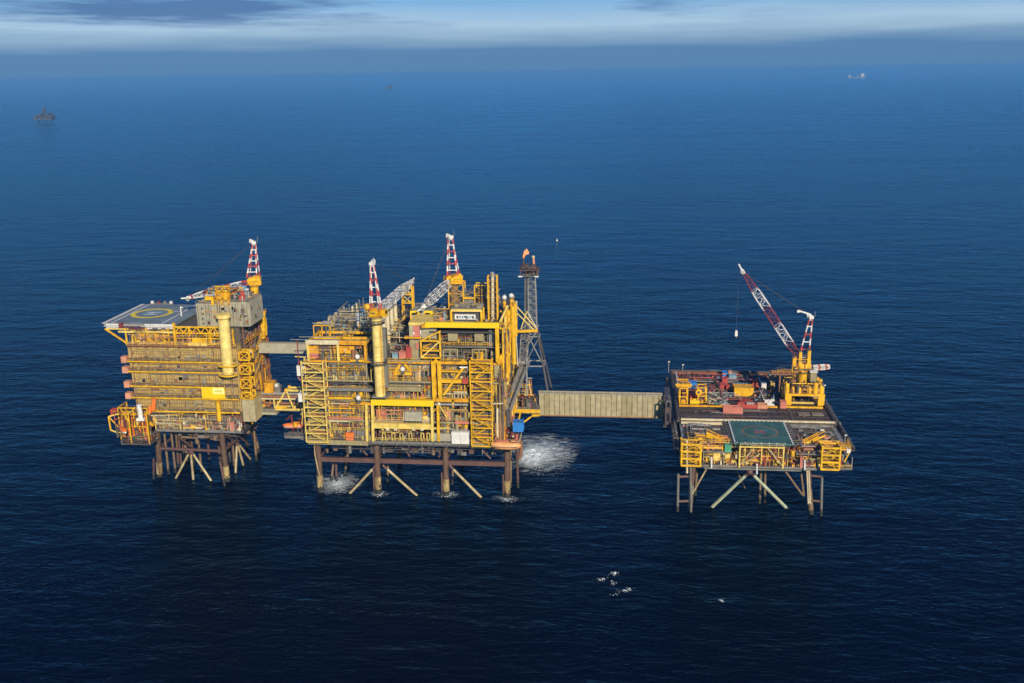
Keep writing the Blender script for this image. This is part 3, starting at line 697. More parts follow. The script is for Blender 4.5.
def net(b):
    for (p, q, o) in (((HX0, HY0, HZ-.1), (HX1-1, HY0, HZ-.1), Vector((0, -1.4, -.55))), ((HX0, HY1, HZ-.1), (HX0, HY0, HZ-.1), Vector((-1.4, 0, .1)))):
        p = Vector(p); q = Vector(q); n = 24
        for i in range(n+1):
            a = p.lerp(q, i/n); b.beam(a, a+o, .09, 'white')
        for t in (.5, 1.0): b.beam(p+o*t, q+o*t, .12, 'white')
part(LP, 'safety_net', net, parent=hd)
part(LP, 'deck_skirt', lambda b: (b.box(HX0+.2, -174.5, HY0-.25, HY0, HZ-1.6, HZ-.05, 'white'), b.box(-174.3, -165.0, HY0-.25, HY0, HZ-1.1, HZ-.05, 'steel_grey'), b.box(-164.8, -154.0, HY0-.25, HY0, HZ-1.75, HZ-.05, 'white')), parent=hd)
part(LP, 'access_ramp', lambda b: (b.box(-172.9, -165.5, HY0-1.9, HY0-.3, HZ-1.7, HZ-1.5, 'rust_pipe'), b.rail((-172.9, HY0-1.9, HZ-1.5), (-165.5, HY0-1.9, HZ-1.5), 'dull_red'), b.box(-173.4, -172.4, HY0-2, HY0-.4, HZ-1.4, HZ+.5, 'dull_red')), parent=hd)
part(LP, 'foam_monitor', lambda b: (b.box(-177.5, -168.5, HY1+.1, HY1+1.2, HZ-.2, HZ+.25, 'steel_grey'), [b.box(x, x+.9, HY1+.2, HY1+1.0, HZ+.25, HZ+1.1, m_) for x, m_ in ((-177, 'white'), (-174.5, 'dull_red'), (-172, 'steel_grey'), (-169.6, 'white'))]), parent=hd)
mp_ = at(181.2, 313.5, 333)
part(LP, 'wind_sock_mast', lambda b: (b.tube((mp_.x, mp_.y, HZ), (mp_.x, mp_.y, HZ+3.4), .22, 'white', 6), b.tube((mp_.x, mp_.y, HZ+3.3), (mp_.x+.9, mp_.y, HZ+3.0), .25, 'white', 8, .12)))
# --- accommodation block on top
BX0, BX1, BXm, BY0, BY1, BZ0, BZ1 = -144.6, at(248, 302, 319.8).x, -134.6, 318.6, 330.5, 57.4, at(248, 302.3, 319.8).z
def blk(b):
    b.box(BX0, -137.3, BY0, BY1, BZ0, BZ1-.4, 'block_grey'); b.box(-137.3, BX1, BY0+1.2, BY1+2, BZ0, BZ1, 'block_grey')
    for x0, x1, y in ((BX0, -137.3, BY0), (-137.3, BX1, BY0+1.2)):
        k = int((x1-x0)/.55)
        for j in range(1, k): x = x0+(x1-x0)*j/k; b.box(x-.1, x+.1, y-.16, y+.01, BZ0+.2, BZ1-.7, 'bridge_grey' if int(x*3) % 3 else 'steel_grey')
    for j in range(1, 30): y = BY0+1.2+(BY1+.8-BY0)*j/30; b.box(BX1-.01, BX1+.35, y-.13, y+.13, BZ0+.2, BZ1-.3, 'bridge_grey' if j % 3 else 'steel_grey')
ab = part(LP, 'accommodation_block', blk)
for k in range(4):
    part(LP, 'window', lambda b: b.box(BX0+1.5, BX0+2.5, BY0-.06, BY0+.2, BZ1-2.6-k*1.75, BZ1-1.7-k*1.75, 'glass_dark'), parent=ab)
def bdet(b, sd_):
    R = random.Random(31)
    for _ in range(26):
        x = R.uniform(BX0+3.5, BX1-1.2); y = BY0 if x < -138.6 else BY0+1.2; z = R.uniform(BZ0+.4, BZ1-2.5); w = R.uniform(.4, 1.3); h = R.uniform(.5, 1.6)
        b.box(x, x+w, y-.3, y-.17, z, z+h, R.choice(['steel_grey', 'pipe_grey', 'glass_dark', 'wall_grey', 'rust_pipe', 'core_dark']))
    for x, z0, z1, m_ in ((-139.3, BZ0, BZ1-1, 'pipe_grey'), (-136.6, BZ0, BZ1, 'dark_steel'), (-130.2, BZ0, BZ1-2, 'pipe_grey'), (-128.6, BZ0, BZ1-.5, 'steel_grey')): b.tube((x, BY0+(-.3 if x < -138 else .85), z0), (x, BY0+(-.3 if x < -138 else .85), z1), .16, m_, 6)
    b.rail((BX0+3, BY0-.35, BZ0+4.6), (-137.6, BY0-.35, BZ0+4.6), 'deep_yellow')
part(LP, 'wall_fittings', lambda b: bdet(b, 0), parent=ab)
for k in range(10):
    fz = RND.uniform(BZ0+1, BZ1-2.5); part(LP, 'wall_cabinet', lambda b: b.box(BX1+.36, BX1+.45, BY0+2+k, BY0+2.6+k, fz, fz+RND.uniform(.6, 1.5), RND.choice(['steel_grey', 'glass_dark', 'wall_grey', 'pipe_grey'])), parent=ab)
fr_rail(LP, ab, [(BX0, BY0+.1, BZ1-.4), (-137.4, BY0+.1, BZ1-.4)], 'steel_grey'); fr_rail(LP, ab, [(-137.2, BY0+1.3, BZ1), (BX1-.1, BY0+1.3, BZ1), (BX1-.1, BY1+1.9, BZ1)], 'steel_grey')
part(LP, 'roof_equipment', lambda b: (b.clutter(-144, -129, BY0+3, BY1, BZ1-.3, BZ1+4.2, 85, ['steel_grey', 'pipe_grey', 'white', 'dark_steel', 'deep_yellow', 'pale_blue', 'red'], .4),
     fr(b, 205, 296.5, 213, 300, 320.5, 2.5, 'yellow'), fr(b, 211.5, 297, 213, 305.5, 318.0, .5, 'yellow')), kind='stuff')
part(LP, 'boom_rest', lambda b: [(b.beam(at(x, 308, 320), at(x, 286.5, 320), .5, 'deep_yellow')) for x in (216, 222.5, 229)] + [b.beam(at(215, y, 320), at(230, y, 320), .5, 'yellow') for y in (286.5, 291, 298, 304)] +
     [b.beam(at(216, 304, 320), at(229, 298, 320), .3, 'yellow'), b.beam(at(216, 298, 320.4), at(229, 291, 320.4), .3, 'yellow')] + [fr(b, 217, 293, 228, 303, 320.5, 2, 'deep_yellow')])
# --- side deck structure (right flank)
def side(b):
    for z in (27, 32, 36.5, 41.5, 46, 51, 57):
        b.box(X1, X1+1.5, Y0+3, Y1-2, z-.3, z, 'dark_steel'); b.beam((X1+1.5, Y0+3, z-.1), (X1+1.5, Y1-2, z-.1), .25, 'deep_yellow')
        b.rail((X1+1.4, Y0+3, z), (X1+1.4, Y1-2, z), 'deep_yellow')
    for y in (Y0+3, Y0+10, Y0+18, Y0+25): b.beam((X1+1.3, y, 24 if y < Y0+20 else 30), (X1+1.3, y, 57), .3, 'rust_pipe')
    for k, z in enumerate((27, 32, 36.5, 41.5, 46)):
        b.beam((X1+1.6, Y0+5+k*2, z), (X1+1.6, Y0+13+k*2, z+4.6), .2, 'deep_yellow'); b.beam((X1+1.6, Y0+5+k*2, z+1), (X1+1.6, Y0+13+k*2, z+5.6), .12, 'pale_yellow')
part(LP, 'side_gallery', side)
part(LP, 'side_equipment', lambda b: [b.clutter(X1-.4, X1+1.2, Y0+3.5, Y1-2, z, z+4, 30, ['rust_pipe', 'dull_red', 'steel_grey', 'core_dark', 'jacket_brown', 'dark_steel', 'wall_brown'], .4) for z in (27, 32, 36.5, 41.5, 46, 51)], kind='stuff')
# stacked yellow stair frames at the front right corner
for k, (a, c) in enumerate(((352, 360), (365.5, 374), (379.5, 388), (392.5, 399.5))):
    def sf(b):
        p = at(239.5+k*.9, c, 316); q = at(249.3+k*.9, a, 316); y0, y1 = 316, 319
        for y in (y0, y1):
            for z in (p.z, q.z): b.beam((p.x, y, z), (q.x, y, z), .5, 'yellow')
            for x in (p.x, q.x): b.beam((x, y, p.z), (x, y, q.z), .5, 'yellow')
            b.beam((p.x, y, p.z), (q.x, y, q.z), .28, 'yellow'); b.beam((p.x, y, q.z), (q.x, y, p.z), .28, 'deep_yellow')
        b.box(p.x, q.x, y0+.3, y1, p.z+.05, p.z+.2, 'steel_grey')
    part(LP, 'stair_frame', sf)
part(LP, 'stair_frame_legs', lambda b: [b.beam(at(px, 350, 316.5), at(px+4.2, 424, 316.5), .35, m_) for px, m_ in ((240, 'dull_red'), (248.3, 'deep_yellow'))])
def gb(b):
    p = at(243.5, 421.5, 315); q = at(254.3, 400.5, 315)
    b.box(p.x, q.x, 315, 326, p.z, q.z, 'bridge_beige')
    k = 8
    for j in range(1, k): x = p.x+(q.x-p.x)*j/k; b.box(x-.06, x+.06, 314.9, 315.02, p.z+.1, q.z-.1, 'bridge_beige')
    for j in range(1, 18): y = 315+11*j/18; b.box(q.x-.02, q.x+.1, y-.08, y+.08, p.z+.1, q.z-.1, 'wall_grey')
    b.rail((p.x, 315.1, q.z), (q.x, 315.1, q.z), 'yellow'); b.rail((q.x-.1, 315.1, q.z), (q.x-.1, 326, q.z), 'yellow')
part(LP, 'clad_module', gb, label='beige clad box module at the lower right corner')
# tall yellow pipe stack at back right
part(LP, 'pipe_stack', lambda b: (b.tube(at(262.5, 338, 340), at(262.5, 311, 340), 1.15, 'yellow', 12), b.tube(at(258, 346, 338), at(258.2, 322, 338), .5, 'deep_yellow', 8), b.tube(at(266, 335, 341), at(265, 318, 341), .5, 'yellow', 8)), smooth=True)
# big yellow column in front
cx_ = at(225.8, 345, 315.6).x
def colf(b):
    y = 315.6; z0 = at(228, 373.5, y).z; z1 = at(224, 314, y).z
    b.tube((cx_, y, z0), (cx_, y, z1-1.8), 1.9, 'column_yellow', 24); b.tube((cx_, y, z1-1.8), (cx_, y, z1-1.2), 1.9, 'column_yellow', 24, 2.25); b.tube((cx_, y, z1-1.2), (cx_, y, z1), 2.5, 'column_yellow', 24)
cl = part(LP, 'column', colf, smooth=True, label='thick pale yellow column on the front wall')
def colb(b, py):
    y = 315.6
    for z in (at(226, py, y).z,):
        n = 14
        for i in range(n):
            t = math.pi+math.pi*i/n; t2 = math.pi+math.pi*(i+1)/n; R = 3.2
            p = Vector((cx_+R*math.cos(t), y+R*math.sin(t)*.7, z)); q = Vector((cx_+R*math.cos(t2), y+R*math.sin(t2)*.7, z))
            b.beam(p, q, .45, 'yellow'); b.beam(p+ZV*1.1, q+ZV*1.1, .12, 'pale_yellow'); b.beam(p, p+ZV*1.1, .1, 'pale_yellow'); b.beam(p, (cx_, y+1.2, z), .2, 'steel_grey')
for py in (365, 374.5): part(LP, 'column_gallery', lambda b: colb(b, py), parent=cl)
# --- lifeboat station at the lower left
def stn(b):
    b = Shift(b, 2.7, 0, 2.3)
    b.box(-177.5, -166, 313, 320, 16.6, 17.1, 'steel_grey'); b.box(-174, -164, 308.5, 313, 15.2, 15.7, 'dark_steel')
    for x, y in ((-177, 313.3), (-171.5, 313.3), (-166.4, 313.3), (-177, 319.7), (-171, 308.9), (-164.5, 308.9)): b.beam((x, y, 15.3), (x, y, 27), .34, 'yellow')
    for z in (20.2, 24.8, 27):
        b.beam((-177, 313.3, z), (-166.4, 313.3, z), .36, 'yellow'); b.beam((-177, 313.3, z), (-177, 319.7, z), .36, 'deep_yellow')
    b.beam((-177, 313.2, 24.8), (-180.6, 313, 23.8), .45, 'pale_yellow'); b.beam((-180.6, 313, 23.8), (-180.4, 313, 18.8), .45, 'yellow'); b.beam((-180.4, 313, 18.8), (-177, 313, 17.5), .4, 'pale_yellow'); b.beam((-180.6, 313, 23.8), (-177.5, 313, 20), .3, 'yellow')
    b.beam((-171.5, 313, 17), (-168, 313, 26), .3, 'deep_yellow'); b.beam((-176, 313, 27), (-172, 313, 20), .3, 'yellow')
    b.rail((-174, 308.6, 15.7), (-164, 308.6, 15.7), 'dark_steel'); b.rail((-177.5, 313.1, 17.1), (-166, 313.1, 17.1), 'pale_yellow')
    b.beam((-166.5, 316, 16.6), (-164, 319, 20), .3, 'dark_steel'); b.beam((-176, 316, 16.6), (-165, 319, 24), .3, 'dark_steel')
ls = part(LP, 'lifeboat_station', stn)
part(LP, 'station_equipment', lambda b: [(c.clutter(-176.5, -166.5, 313.6, 318, 17.1, 26.5, 70, ['deep_yellow', 'dull_red', 'dark_steel', 'yellow', 'rust_pipe', 'dark_steel', 'orange', 'steel_grey'], .25), c.clutter(-173, -164.8, 309, 312.6, 15.7, 18.5, 22, ['rust_pipe', 'steel_grey', 'green', 'salmon', 'dark_steel'], .4)) for c in [Shift(b, 2.7, 0, 2.3)]], kind='stuff')
lifeboat('orange and white lifeboat hung at the lower left corner of the accommodation platform', tuple(at(123.5, 432.5, 310.5)), 7.0, math.radians(-50), 'white', 'orange')
part(LP, 'station_pipework', lambda b: (b.clutter(-176, -163, 311, 318, 19, 29.5, 190, ['deep_yellow', 'orange', 'dull_red', 'dark_steel', 'yellow', 'rust_pipe', 'dark_steel', 'core_dark', 'pale_yellow', 'salmon'], .25, .5), b.clutter(-173, -162, 309, 316, 17.2, 20, 70, ['dull_red', 'steel_grey', 'dark_steel', 'core_dark', 'salmon', 'rust_pipe'], .4, .5)), kind='stuff')
def raft(label, px0, py0, px1, py1, y, mt, cap):
    p = at(px0, py1, y); q = at(px1, py0, y); r = (q.x-p.x)/2
    root = thing('life_raft_canister', label, 'life raft', ((p.x+q.x)/2, y, p.z))
    part(root, 'canister', lambda b: b.tube(((p.x+q.x)/2, y, p.z), ((p.x+q.x)/2-.2, y, q.z), r, mt, 12), smooth=True)
    part(root, 'cradle', lambda b: (b.box(p.x-.5, q.x+.5, y-.9, y+.9, p.z-1.0, p.z, cap), b.beam((p.x-.3, y-.7, q.z-.6), (q.x+.3, y-.7, q.z-.6), .15, 'dark_steel'), [b.beam((x, y-.7, p.z-.2), (x, y-.7, q.z-.5), .15, 'dark_steel') for x in (p.x-.3, q.x+.3)]))
raft('upright white canister on a yellow base beside the lower left lifeboat', 138.6, 404.5, 142.0, 417.5, 312.5, 'white', 'white')
container('life_jacket_box', 'small red box at the far left edge of the accommodation platform', 'box', -177.6, -175.4, 314, 316, 26.2, 28.2, 'red')
part(LP, 'orange_reel', lambda b: b.tube(at(153.5, 410, 315.5), at(154, 398.5, 315.5), .8, 'orange', 10))
part(LP, 'orange_reel', lambda b: b.tube(at(150, 413, 315), at(149.5, 406, 315), .55, 'orange', 8))
part(LP, 'reel_pipework', lambda b: b.clutter(-167, -163, 314.8, 316.3, 20.5, 26, 14, ['orange', 'rust_pipe', 'deep_yellow'], .3), kind='stuff')
# --- crane on the far corner, boom laid to the left
cz = at(254, 284.5, 338)
crane('crane at the back of the accommodation platform, boom lowered left over the helideck', cz.x, 338, 57.0, cz.z, 1.5, 'yellow', (-1, -0.22), at(189.5, 297.3, 332), 0.9, 1.9, 16, ['red', 'red', 'white', 'white', 'white'], 1, at(254, 244, 338), 3.6, (1, 0.1, 0))

# ================================================================== middle: production platform
PP = thing('production_platform', 'largest yellow process platform in the middle, crowded with pipework and frames', 'oil platform', (-72, 332, 0))
FY = 309.5                                   # front edge of the decks
def PX(px, py=400, y=FY): return at(px, py, y).x
def PZ(py, px=420, y=FY): return at(px, py, y).z
MX0, MX1, MYB = -105.3, -39.0, 355.0
# --- jacket
legs = []
for px, py in ((323.8, 487), (378.6, 493), (446, 496), (506.6, 499.5)):
    w = atz(px, py, 0); w.y = 313.6
    x = w.x; legs.append(x)
    leg(PP, (x+.25, 313.6, 19.2), (x, 313.6, -3), 1.0, 'rust_leg', splash=(1.8, 6.2))
    leg(PP, (x+.25, 346, 19.2), (x, 347, -3), 0.9, 'jacket_rust', splash=None)
    if px > 330: leg(PP, (x-1.25, 313.2, 8.5), (x-1.35, 313.2, -3), 0.32, 'jacket_rust', splash=None, name='caisson')
for y in (313.6, 346):
    part(PP, 'horizontal_beam', lambda b: b.box(legs[0]+1, legs[3]-.6, y-.55, y+.55, 11.4, 12.9, 'jacket_rust'))
for x in (legs[0], legs[1], legs[2], legs[3]):
    part(PP, 'horizontal_beam', lambda b: b.tube((x+.1, 314.3, 12), (x+.1, 345.5, 12), .5, 'jacket_rust', 8), smooth=True)
for p1, q1 in (((376.4, 465), (352.6, 490.5)), ((382.5, 465), (412.3, 491.5)), ((449, 465), (477.8, 494))):
    a = at(*p1, 313.0); e = at(*q1, 313.0); brace(PP, a, to_sea(a, e, -2), 0.45, 'brace_cream')
for (a, e, yy, mt) in (((334, 458), (331, 484), 323, 'jacket_brown'), ((336, 460), (336.5, 482), 323, 'jacket_rust'), ((388, 460), (387.6, 482), 324, 'jacket_brown'), ((453, 462), (452.2, 486), 323, 'jacket_brown'), ((511, 446), (510.6, 485), 322, 'jacket_brown'), ((517, 452), (518, 486), 322, 'jacket_rust'), ((349, 445), (345, 473), 330, 'jacket_brown')):
    p = at(*a, yy); q = at(*e, yy); leg(PP, p, to_sea(p, q), .42, mt, splash=None, name='conductor')
part(PP, 'drain_hose', lambda b: b.path([at(314, 440, 312), at(315, 455, 312), at(317.5, 468, 312), at(321, 480, 312)], .22, 'brace_cream', 6))
part(PP, 'overboard_pipe', lambda b: b.path([at(519, 438, 314), at(521.5, 446, 314), at(521, 453, 314), at(519.5, 458, 314)], .55, 'rust_pipe', 10), smooth=True)
# --- deck plates, core, columns
def ld_(b):
    b.box(MX0, MX1+3.2, FY, MYB, 19.4, 20.8, 'dark_steel'); b.box(MX0, -84.5, FY-.6, FY, 19.3, 20.9, 'wall_grey'); b.box(-84.2, -50, FY-.15, FY+.4, 20.0, 20.9, 'steel_grey'); b.box(-49.8, MX1, FY-.3, FY+.4, 19.4, 20.9, 'wall_grey')
    for i in range(0, 46, 3): x = MX0+.4+i*1.43; b.box(x-.08, x+.08, FY-.7, FY-.58 if x < -85 else FY-.25, 19.3, 20.9, 'steel_grey')
ldk = part(PP, 'lower_deck', ld_)
fr_rail(PP, ldk, [(MX0, FY-.5, 20.9), (-84.6, FY-.5, 20.9)], 'steel_grey'); fr_rail(PP, ldk, [(-84, FY-.05, 20.9), (-50, FY-.05, 20.9)], 'pale_yellow')
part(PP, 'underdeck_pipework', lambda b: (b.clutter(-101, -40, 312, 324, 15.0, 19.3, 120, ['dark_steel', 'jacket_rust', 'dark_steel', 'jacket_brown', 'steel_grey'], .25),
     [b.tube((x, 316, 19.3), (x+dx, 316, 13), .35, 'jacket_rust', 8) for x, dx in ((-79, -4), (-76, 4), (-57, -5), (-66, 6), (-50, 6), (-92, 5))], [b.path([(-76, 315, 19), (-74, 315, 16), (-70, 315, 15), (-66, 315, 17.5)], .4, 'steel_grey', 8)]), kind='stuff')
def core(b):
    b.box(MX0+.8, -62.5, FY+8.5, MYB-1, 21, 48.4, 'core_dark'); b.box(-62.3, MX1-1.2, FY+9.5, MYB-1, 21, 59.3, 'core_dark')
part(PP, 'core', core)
YG = ['yellow', 'steel_grey', 'wall_grey', 'dark_steel', 'pipe_grey', 'rust_pipe', 'deep_yellow', 'core_dark', 'wall_brown']
GD = ['steel_grey', 'dark_steel', 'wall_grey', 'pipe_grey', 'core_dark', 'rust_pipe', 'dull_red', 'dark_steel']
RB = ['rust_pipe', 'dull_red', 'dark_steel', 'steel_grey', 'salmon', 'wall_brown', 'core_dark', 'pale_yellow']
part(PP, 'front_pipework', lambda b: ([b.clutter(x0, x1, FY+1.0, FY+2.5, z0, z1, n, ms, bx) for x0, x1, z0, z1, n, ms, bx in (
    (-97, -84.5, 42, 48, 34, ['steel_grey', 'dark_steel', 'wall_grey', 'pipe_grey', 'core_dark', 'yellow'], .25), (-97, -84.5, 36, 41.5, 46, GD+['yellow', 'core_dark', 'core_dark'], .35), (-97, -84.5, 28.2, 35, 44, RB+['steel_grey', 'pale_yellow', 'yellow'], .25),
    (-97, -84.5, 21, 27.5, 55, GD+['dark_steel', 'core_dark', 'wall_grey'], .4), (-82, -63, 42, 48, 44, GD+['steel_grey'], .3), (-82, -63, 35.4, 40, 40, ['dark_steel', 'dull_red', 'core_dark', 'steel_grey', 'rust_pipe', 'cream'], .3), (-82, -63, 28.2, 34, 44, RB+['dark_steel'], .3), (-61, -50.5, 21, 48, 100, YG+['dark_steel', 'core_dark', 'yellow'], .25))],
    [b.tube((x0, FY+.3+R_*.5, z), (x1, FY+.3+R_*.5, z), r, m_, 6) for x0, x1, z, r, m_, R_ in ((-97, -84, 33.6, .16, 'cream', 1), (-97, -84, 30.9, .14, 'rust_pipe', 0), (-97, -84, 47.6, .14, 'pipe_grey', 1), (-97, -84, 40.9, .2, 'dark_steel', 0), (-82, -62, 41.2, .2, 'dark_steel', 0), (-82, -62, 47.7, .18, 'dark_steel', 1), (-82, -62, 31.8, .14, 'rust_pipe', 1), (-62, -50, 45.5, .16, 'pipe_grey', 0), (-62, -50, 38.0, .16, 'cream', 0), (-62, -50, 32.2, .2, 'rust_pipe', 0), (-62, -50, 25.4, .18, 'pipe_grey', 0))],
    [b.beam((x, FY+.45, z), (x, FY+.45, z+hh), .16, m_) for x, z, hh, m_ in [(RND.uniform(-97, -50.5), RND.choice([28, 35.3, 42]), RND.uniform(2.5, 6.4), RND.choice(['yellow', 'pale_yellow', 'dark_steel', 'steel_grey', 'yellow'])) for _ in range(60)]]), kind='stuff')
LV = [28.0, 35.3, 42.0, 48.6]
for z in LV:
    def fl(b):
        b.box(MX0+.2, -62.6, FY+.5, MYB, z-.35, z, 'steel_grey'); b.box(-62.4, MX1, FY+.5, MYB, z-.35, z, 'dark_steel')
        b.box(MX0+.2, MX1, FY+.4, FY+.62, z-.5, z+.06, 'deep_yellow' if z in (48.6,) else 'wall_grey')
    d = part(PP, 'deck_floor', fl)
    for x0, x1 in ((-97.5, -83.5), (-82, -62), (-61, -50.5)): fr_rail(PP, d, [(x0, FY+.6, z+.05), (x1, FY+.6, z+.05)], 'yellow' if RND.random() < .6 else 'pale_yellow')
    fr_rail(PP, d, [(MX1-.1, FY+2, z+.05), (MX1-.1, MYB-2, z+.05)], 'yellow')
part(PP, 'deck_floor', lambda b: b.box(-62.4, MX1, FY+.8, MYB, 58.6, 59.0, 'dark_steel'))
part(PP, 'deck_floor', lambda b: b.box(-62.4, MX1, FY+1.2, MYB, 53.6, 53.9, 'steel_grey'))
def ff(mats, x0, x1, z0, z1, n, y0=FY+.8, y1=FY+7.5, bx=.35):
    return lambda b: b.clutter(x0, x1, y0, y1, z0, z1, n, mats, bx)
part(PP, 'process_pipework', lambda b: [b.clutter(x0, x1, FY+1.0, FY+8, z0, z1, n, ms) for x0, x1, z0, z1, n, ms in (
    (-105, -98, 21, 27.5, 40, RB), (-105, -98, 28, 35, 40, RB), (-105, -98, 35.3, 41.6, 40, RB), (-105, -98, 42, 48.2, 40, RB),
    (-97, -84, 20.9, 27.5, 45, GD), (-82, -63, 20.9, 25.5, 60, ['dark_steel', 'dull_red', 'core_dark', 'rust_pipe', 'dark_steel']), (-82, -63, 28, 34.5, 60, RB+['salmon', 'green']),
    (-82, -63, 35.3, 41.5, 45, GD), (-82, -63, 42, 48, 40, GD), (-61.5, -50, 20.9, 27.5, 40, RB), (-61.5, -50, 28, 34.8, 45, YG+['red']), (-61.5, -50, 35.3, 41.5, 55, YG), (-61.5, -50, 42, 48.2, 55, GD+['yellow']),
    (-50, -42, 21, 48, 160, RB+GD))], kind='stuff')
part(PP, 'recess_equipment', lambda b: (b.clutter(-61, -40, FY+3.5, FY+9, 49, 53.3, 60, GD), b.clutter(-61, -40, FY+4, FY+9, 53.9, 58.3, 60, GD+['dark_steel']),
    [fr(b, *q, FY+1.8, 4, 'wall_grey') for q in ((448, 333, 457.5, 341), (474.5, 333, 483.5, 341))],
    [(b.beam(at(x, 363, FY+2.2), at(x, 349, FY+2.2), .4, 'wall_grey')) for x in (443.5, 450, 457.5, 472.5, 479, 486)], [b.beam(at(x, 349.5, FY+2.2), at(x+14, 349.5, FY+2.2), .45, 'wall_grey') for x in (443, 472)],
    [b.tube(at(x, 348, FY+2.5), at(x, 330, FY+2.5), .3, 'pipe_grey', 8) for x in (489.5, 491, 493.2)], [fr(b, *q, FY+2.7, .3, 'yellow') for q in ((457.6, 338, 460, 343), (477, 352, 483, 362))]), kind='stuff')
FINE = ['yellow', 'pale_yellow', 'dark_steel', 'dark_steel', 'dark_steel', 'core_dark', 'core_dark', 'core_dark', 'steel_grey', 'steel_grey', 'wall_grey', 'rust_pipe', 'rust_pipe', 'pipe_grey', 'dull_red', 'cream', 'jacket_rust', 'deep_yellow']
part(PP, 'fine_pipework', lambda b: [b.clutter(x0, x1, FY+y0, FY+y1, z0, z1, n, FINE, .3, .45) for x0, x1, y0, y1, z0, z1, n in (
    (-97.5, -84, .7, 2.4, 42, 48.2, 110), (-97.5, -84, .7, 2.2, 36, 41, 110), (-97.5, -84, .7, 2.2, 28.3, 34.8, 100), (-97.5, -84, .2, 2, 21, 27.5, 130), (-82, -62.5, .7, 2.4, 42, 48.2, 150), (-82, -62.5, .7, 2.4, 35.6, 40.5, 120), (-82, -62.5, .7, 2.4, 28, 34.4, 130), (-82, -62.5, .3, 2, 21, 25.6, 130),
    (-62, -50.5, .4, 2.4, 21, 27.6, 100), (-62, -50.5, .4, 2.4, 28.3, 34.8, 100), (-62, -50.5, .4, 2.4, 35.6, 41.6, 110), (-62, -50.5, .4, 2.4, 42.3, 48, 110), (-42, -38, -.5, 2.5, 21, 48, 150), (-104, -84, .4, 4, 48.8, 54, 120))], kind='stuff')
part(PP, 'recess_pipework', lambda b: [b.clutter(-61.5, -40, FY+2.0, FY+5, z0, z1, 120, GD+['core_dark', 'core_dark', 'steel_grey', 'wall_grey', 'yellow'], .35, .5) for z0, z1 in ((49, 53.4), (54, 58.2))], kind='stuff')
part(PP, 'fine_roof_pipework', lambda b: [b.clutter(x0, x1, y0, y1, z0, z1, n, ['steel_grey', 'pipe_grey', 'dark_steel', 'core_dark', 'wall_grey', 'block_grey', 'pipe_grey', 'yellow', 'cream'], .3, .5) for x0, x1, y0, y1, z0, z1, n in
    ((-104, -84, 319, 332, 49, 56, 220), (-104, -76, 332, 354, 49, 59, 320), (-84, -64, 320, 354, 49, 57, 280), (-62, -42, 312, 330, 60.9, 64, 150), (-62, -42, 330, 352, 60.9, 66, 120))], kind='stuff')
part(PP, 'flank_pipework', lambda b: [b.clutter(-39.6, -36.6, y0, y1, z0, z1, n, ['yellow', 'deep_yellow', 'yellow', 'pale_yellow', 'rust_pipe', 'dark_steel', 'steel_grey'], .15, .7) for y0, y1, z0, z1, n in ((311, 330, 42, 62, 110), (312, 340, 26, 42, 90))], kind='stuff')
part(PP, 'front_railing', lambda b: [b.rail((x0, FY+y, z), (x1, FY+y, z), m_, step=1.5) for x0, x1, y, z, m_ in ((-97, -84, .2, 24.2, 'pale_yellow'), (-97, -84, .3, 31.6, 'yellow'), (-97, -84, .3, 38.6, 'yellow'), (-97, -84, .3, 45.2, 'yellow'), (-82, -63, .3, 38.4, 'yellow'), (-82, -63, .3, 45.2, 'yellow'), (-61, -50.5, .2, 38.4, 'yellow'), (-61, -50.5, .2, 45.2, 'yellow'), (-61, -50.5, .2, 31.5, 'pale_yellow'), (-61, -40.5, 2.0, 54, 'yellow'))])
# --- left bay: wall panels, canopy
def lw(b):
    b.box(-97.6, -84.2, FY+2.6, FY+3.0, 28.1, 48.2, 'wall_grey')
    for j in range(20): x = -97.2+j*.67; b.box(x-.06, x+.06, FY+2.52, FY+2.61, 28.2, 48.1, 'wall_grey')
    for (px0, py0, px1, py1) in ((328, 370, 344, 381), (354, 371, 364, 379), (339, 380, 342, 387), (348, 381, 355, 387), (331, 400, 336, 408)):
        p = at(px0, py1, FY+2.4); q = at(px1, py0, FY+2.4)
        for a, c in (((p.x, p.z), (q.x, p.z)), ((p.x, q.z), (q.x, q.z)), ((p.x, p.z), (p.x, q.z)), ((q.x, p.z), (q.x, q.z))): b.beam((a[0], FY+2.4, a[1]), (c[0], FY+2.4, c[1]), .22, 'yellow' if py0 < 380 else 'dark_steel')
    for px in (333.5, 345, 352.5, 360): b.tube(at(px, 388, FY+2.2), at(px-1, 362, FY+2.2), .22, 'wall_grey' if px < 350 else 'pipe_grey', 6)
    b.path([at(366.5, 384, FY+1.8), at(366, 360, FY+1.8), at(366, 345, FY+1.8)], .3, 'pipe_grey', 8)
part(PP, 'wall_panel', lw)
part(PP, 'ledge', lambda b: (fr(b, 328, 388.4, 372, 390.8, FY-.3, 3.3, 'steel_grey'), fr(b, 388, 387.4, 421, 391, FY-.3, 3, 'wall_grey')))
part(PP, 'walkway_beam', lambda b: (fr(b, 328.5, 397.4, 353, 399, FY-.5, .3, 'yellow'), fr(b, 350, 403, 372, 405, FY-.5, .4, 'deep_yellow'), fr(b, 329, 417.8, 362, 418.8, FY-.2, .3, 'pink_red'), fr(b, 329, 421, 350, 421.7, FY-.2, .3, 'cream'), fr(b, 329, 408.2, 355, 408.7, FY, .2, 'yellow'), fr(b, 329, 412.5, 355, 413, FY, .2, 'yellow')))
part(PP, 'wall_panel', lambda b: fr(b, 330, 399.5, 371, 427, FY+2.2, .4, 'wall_grey'))
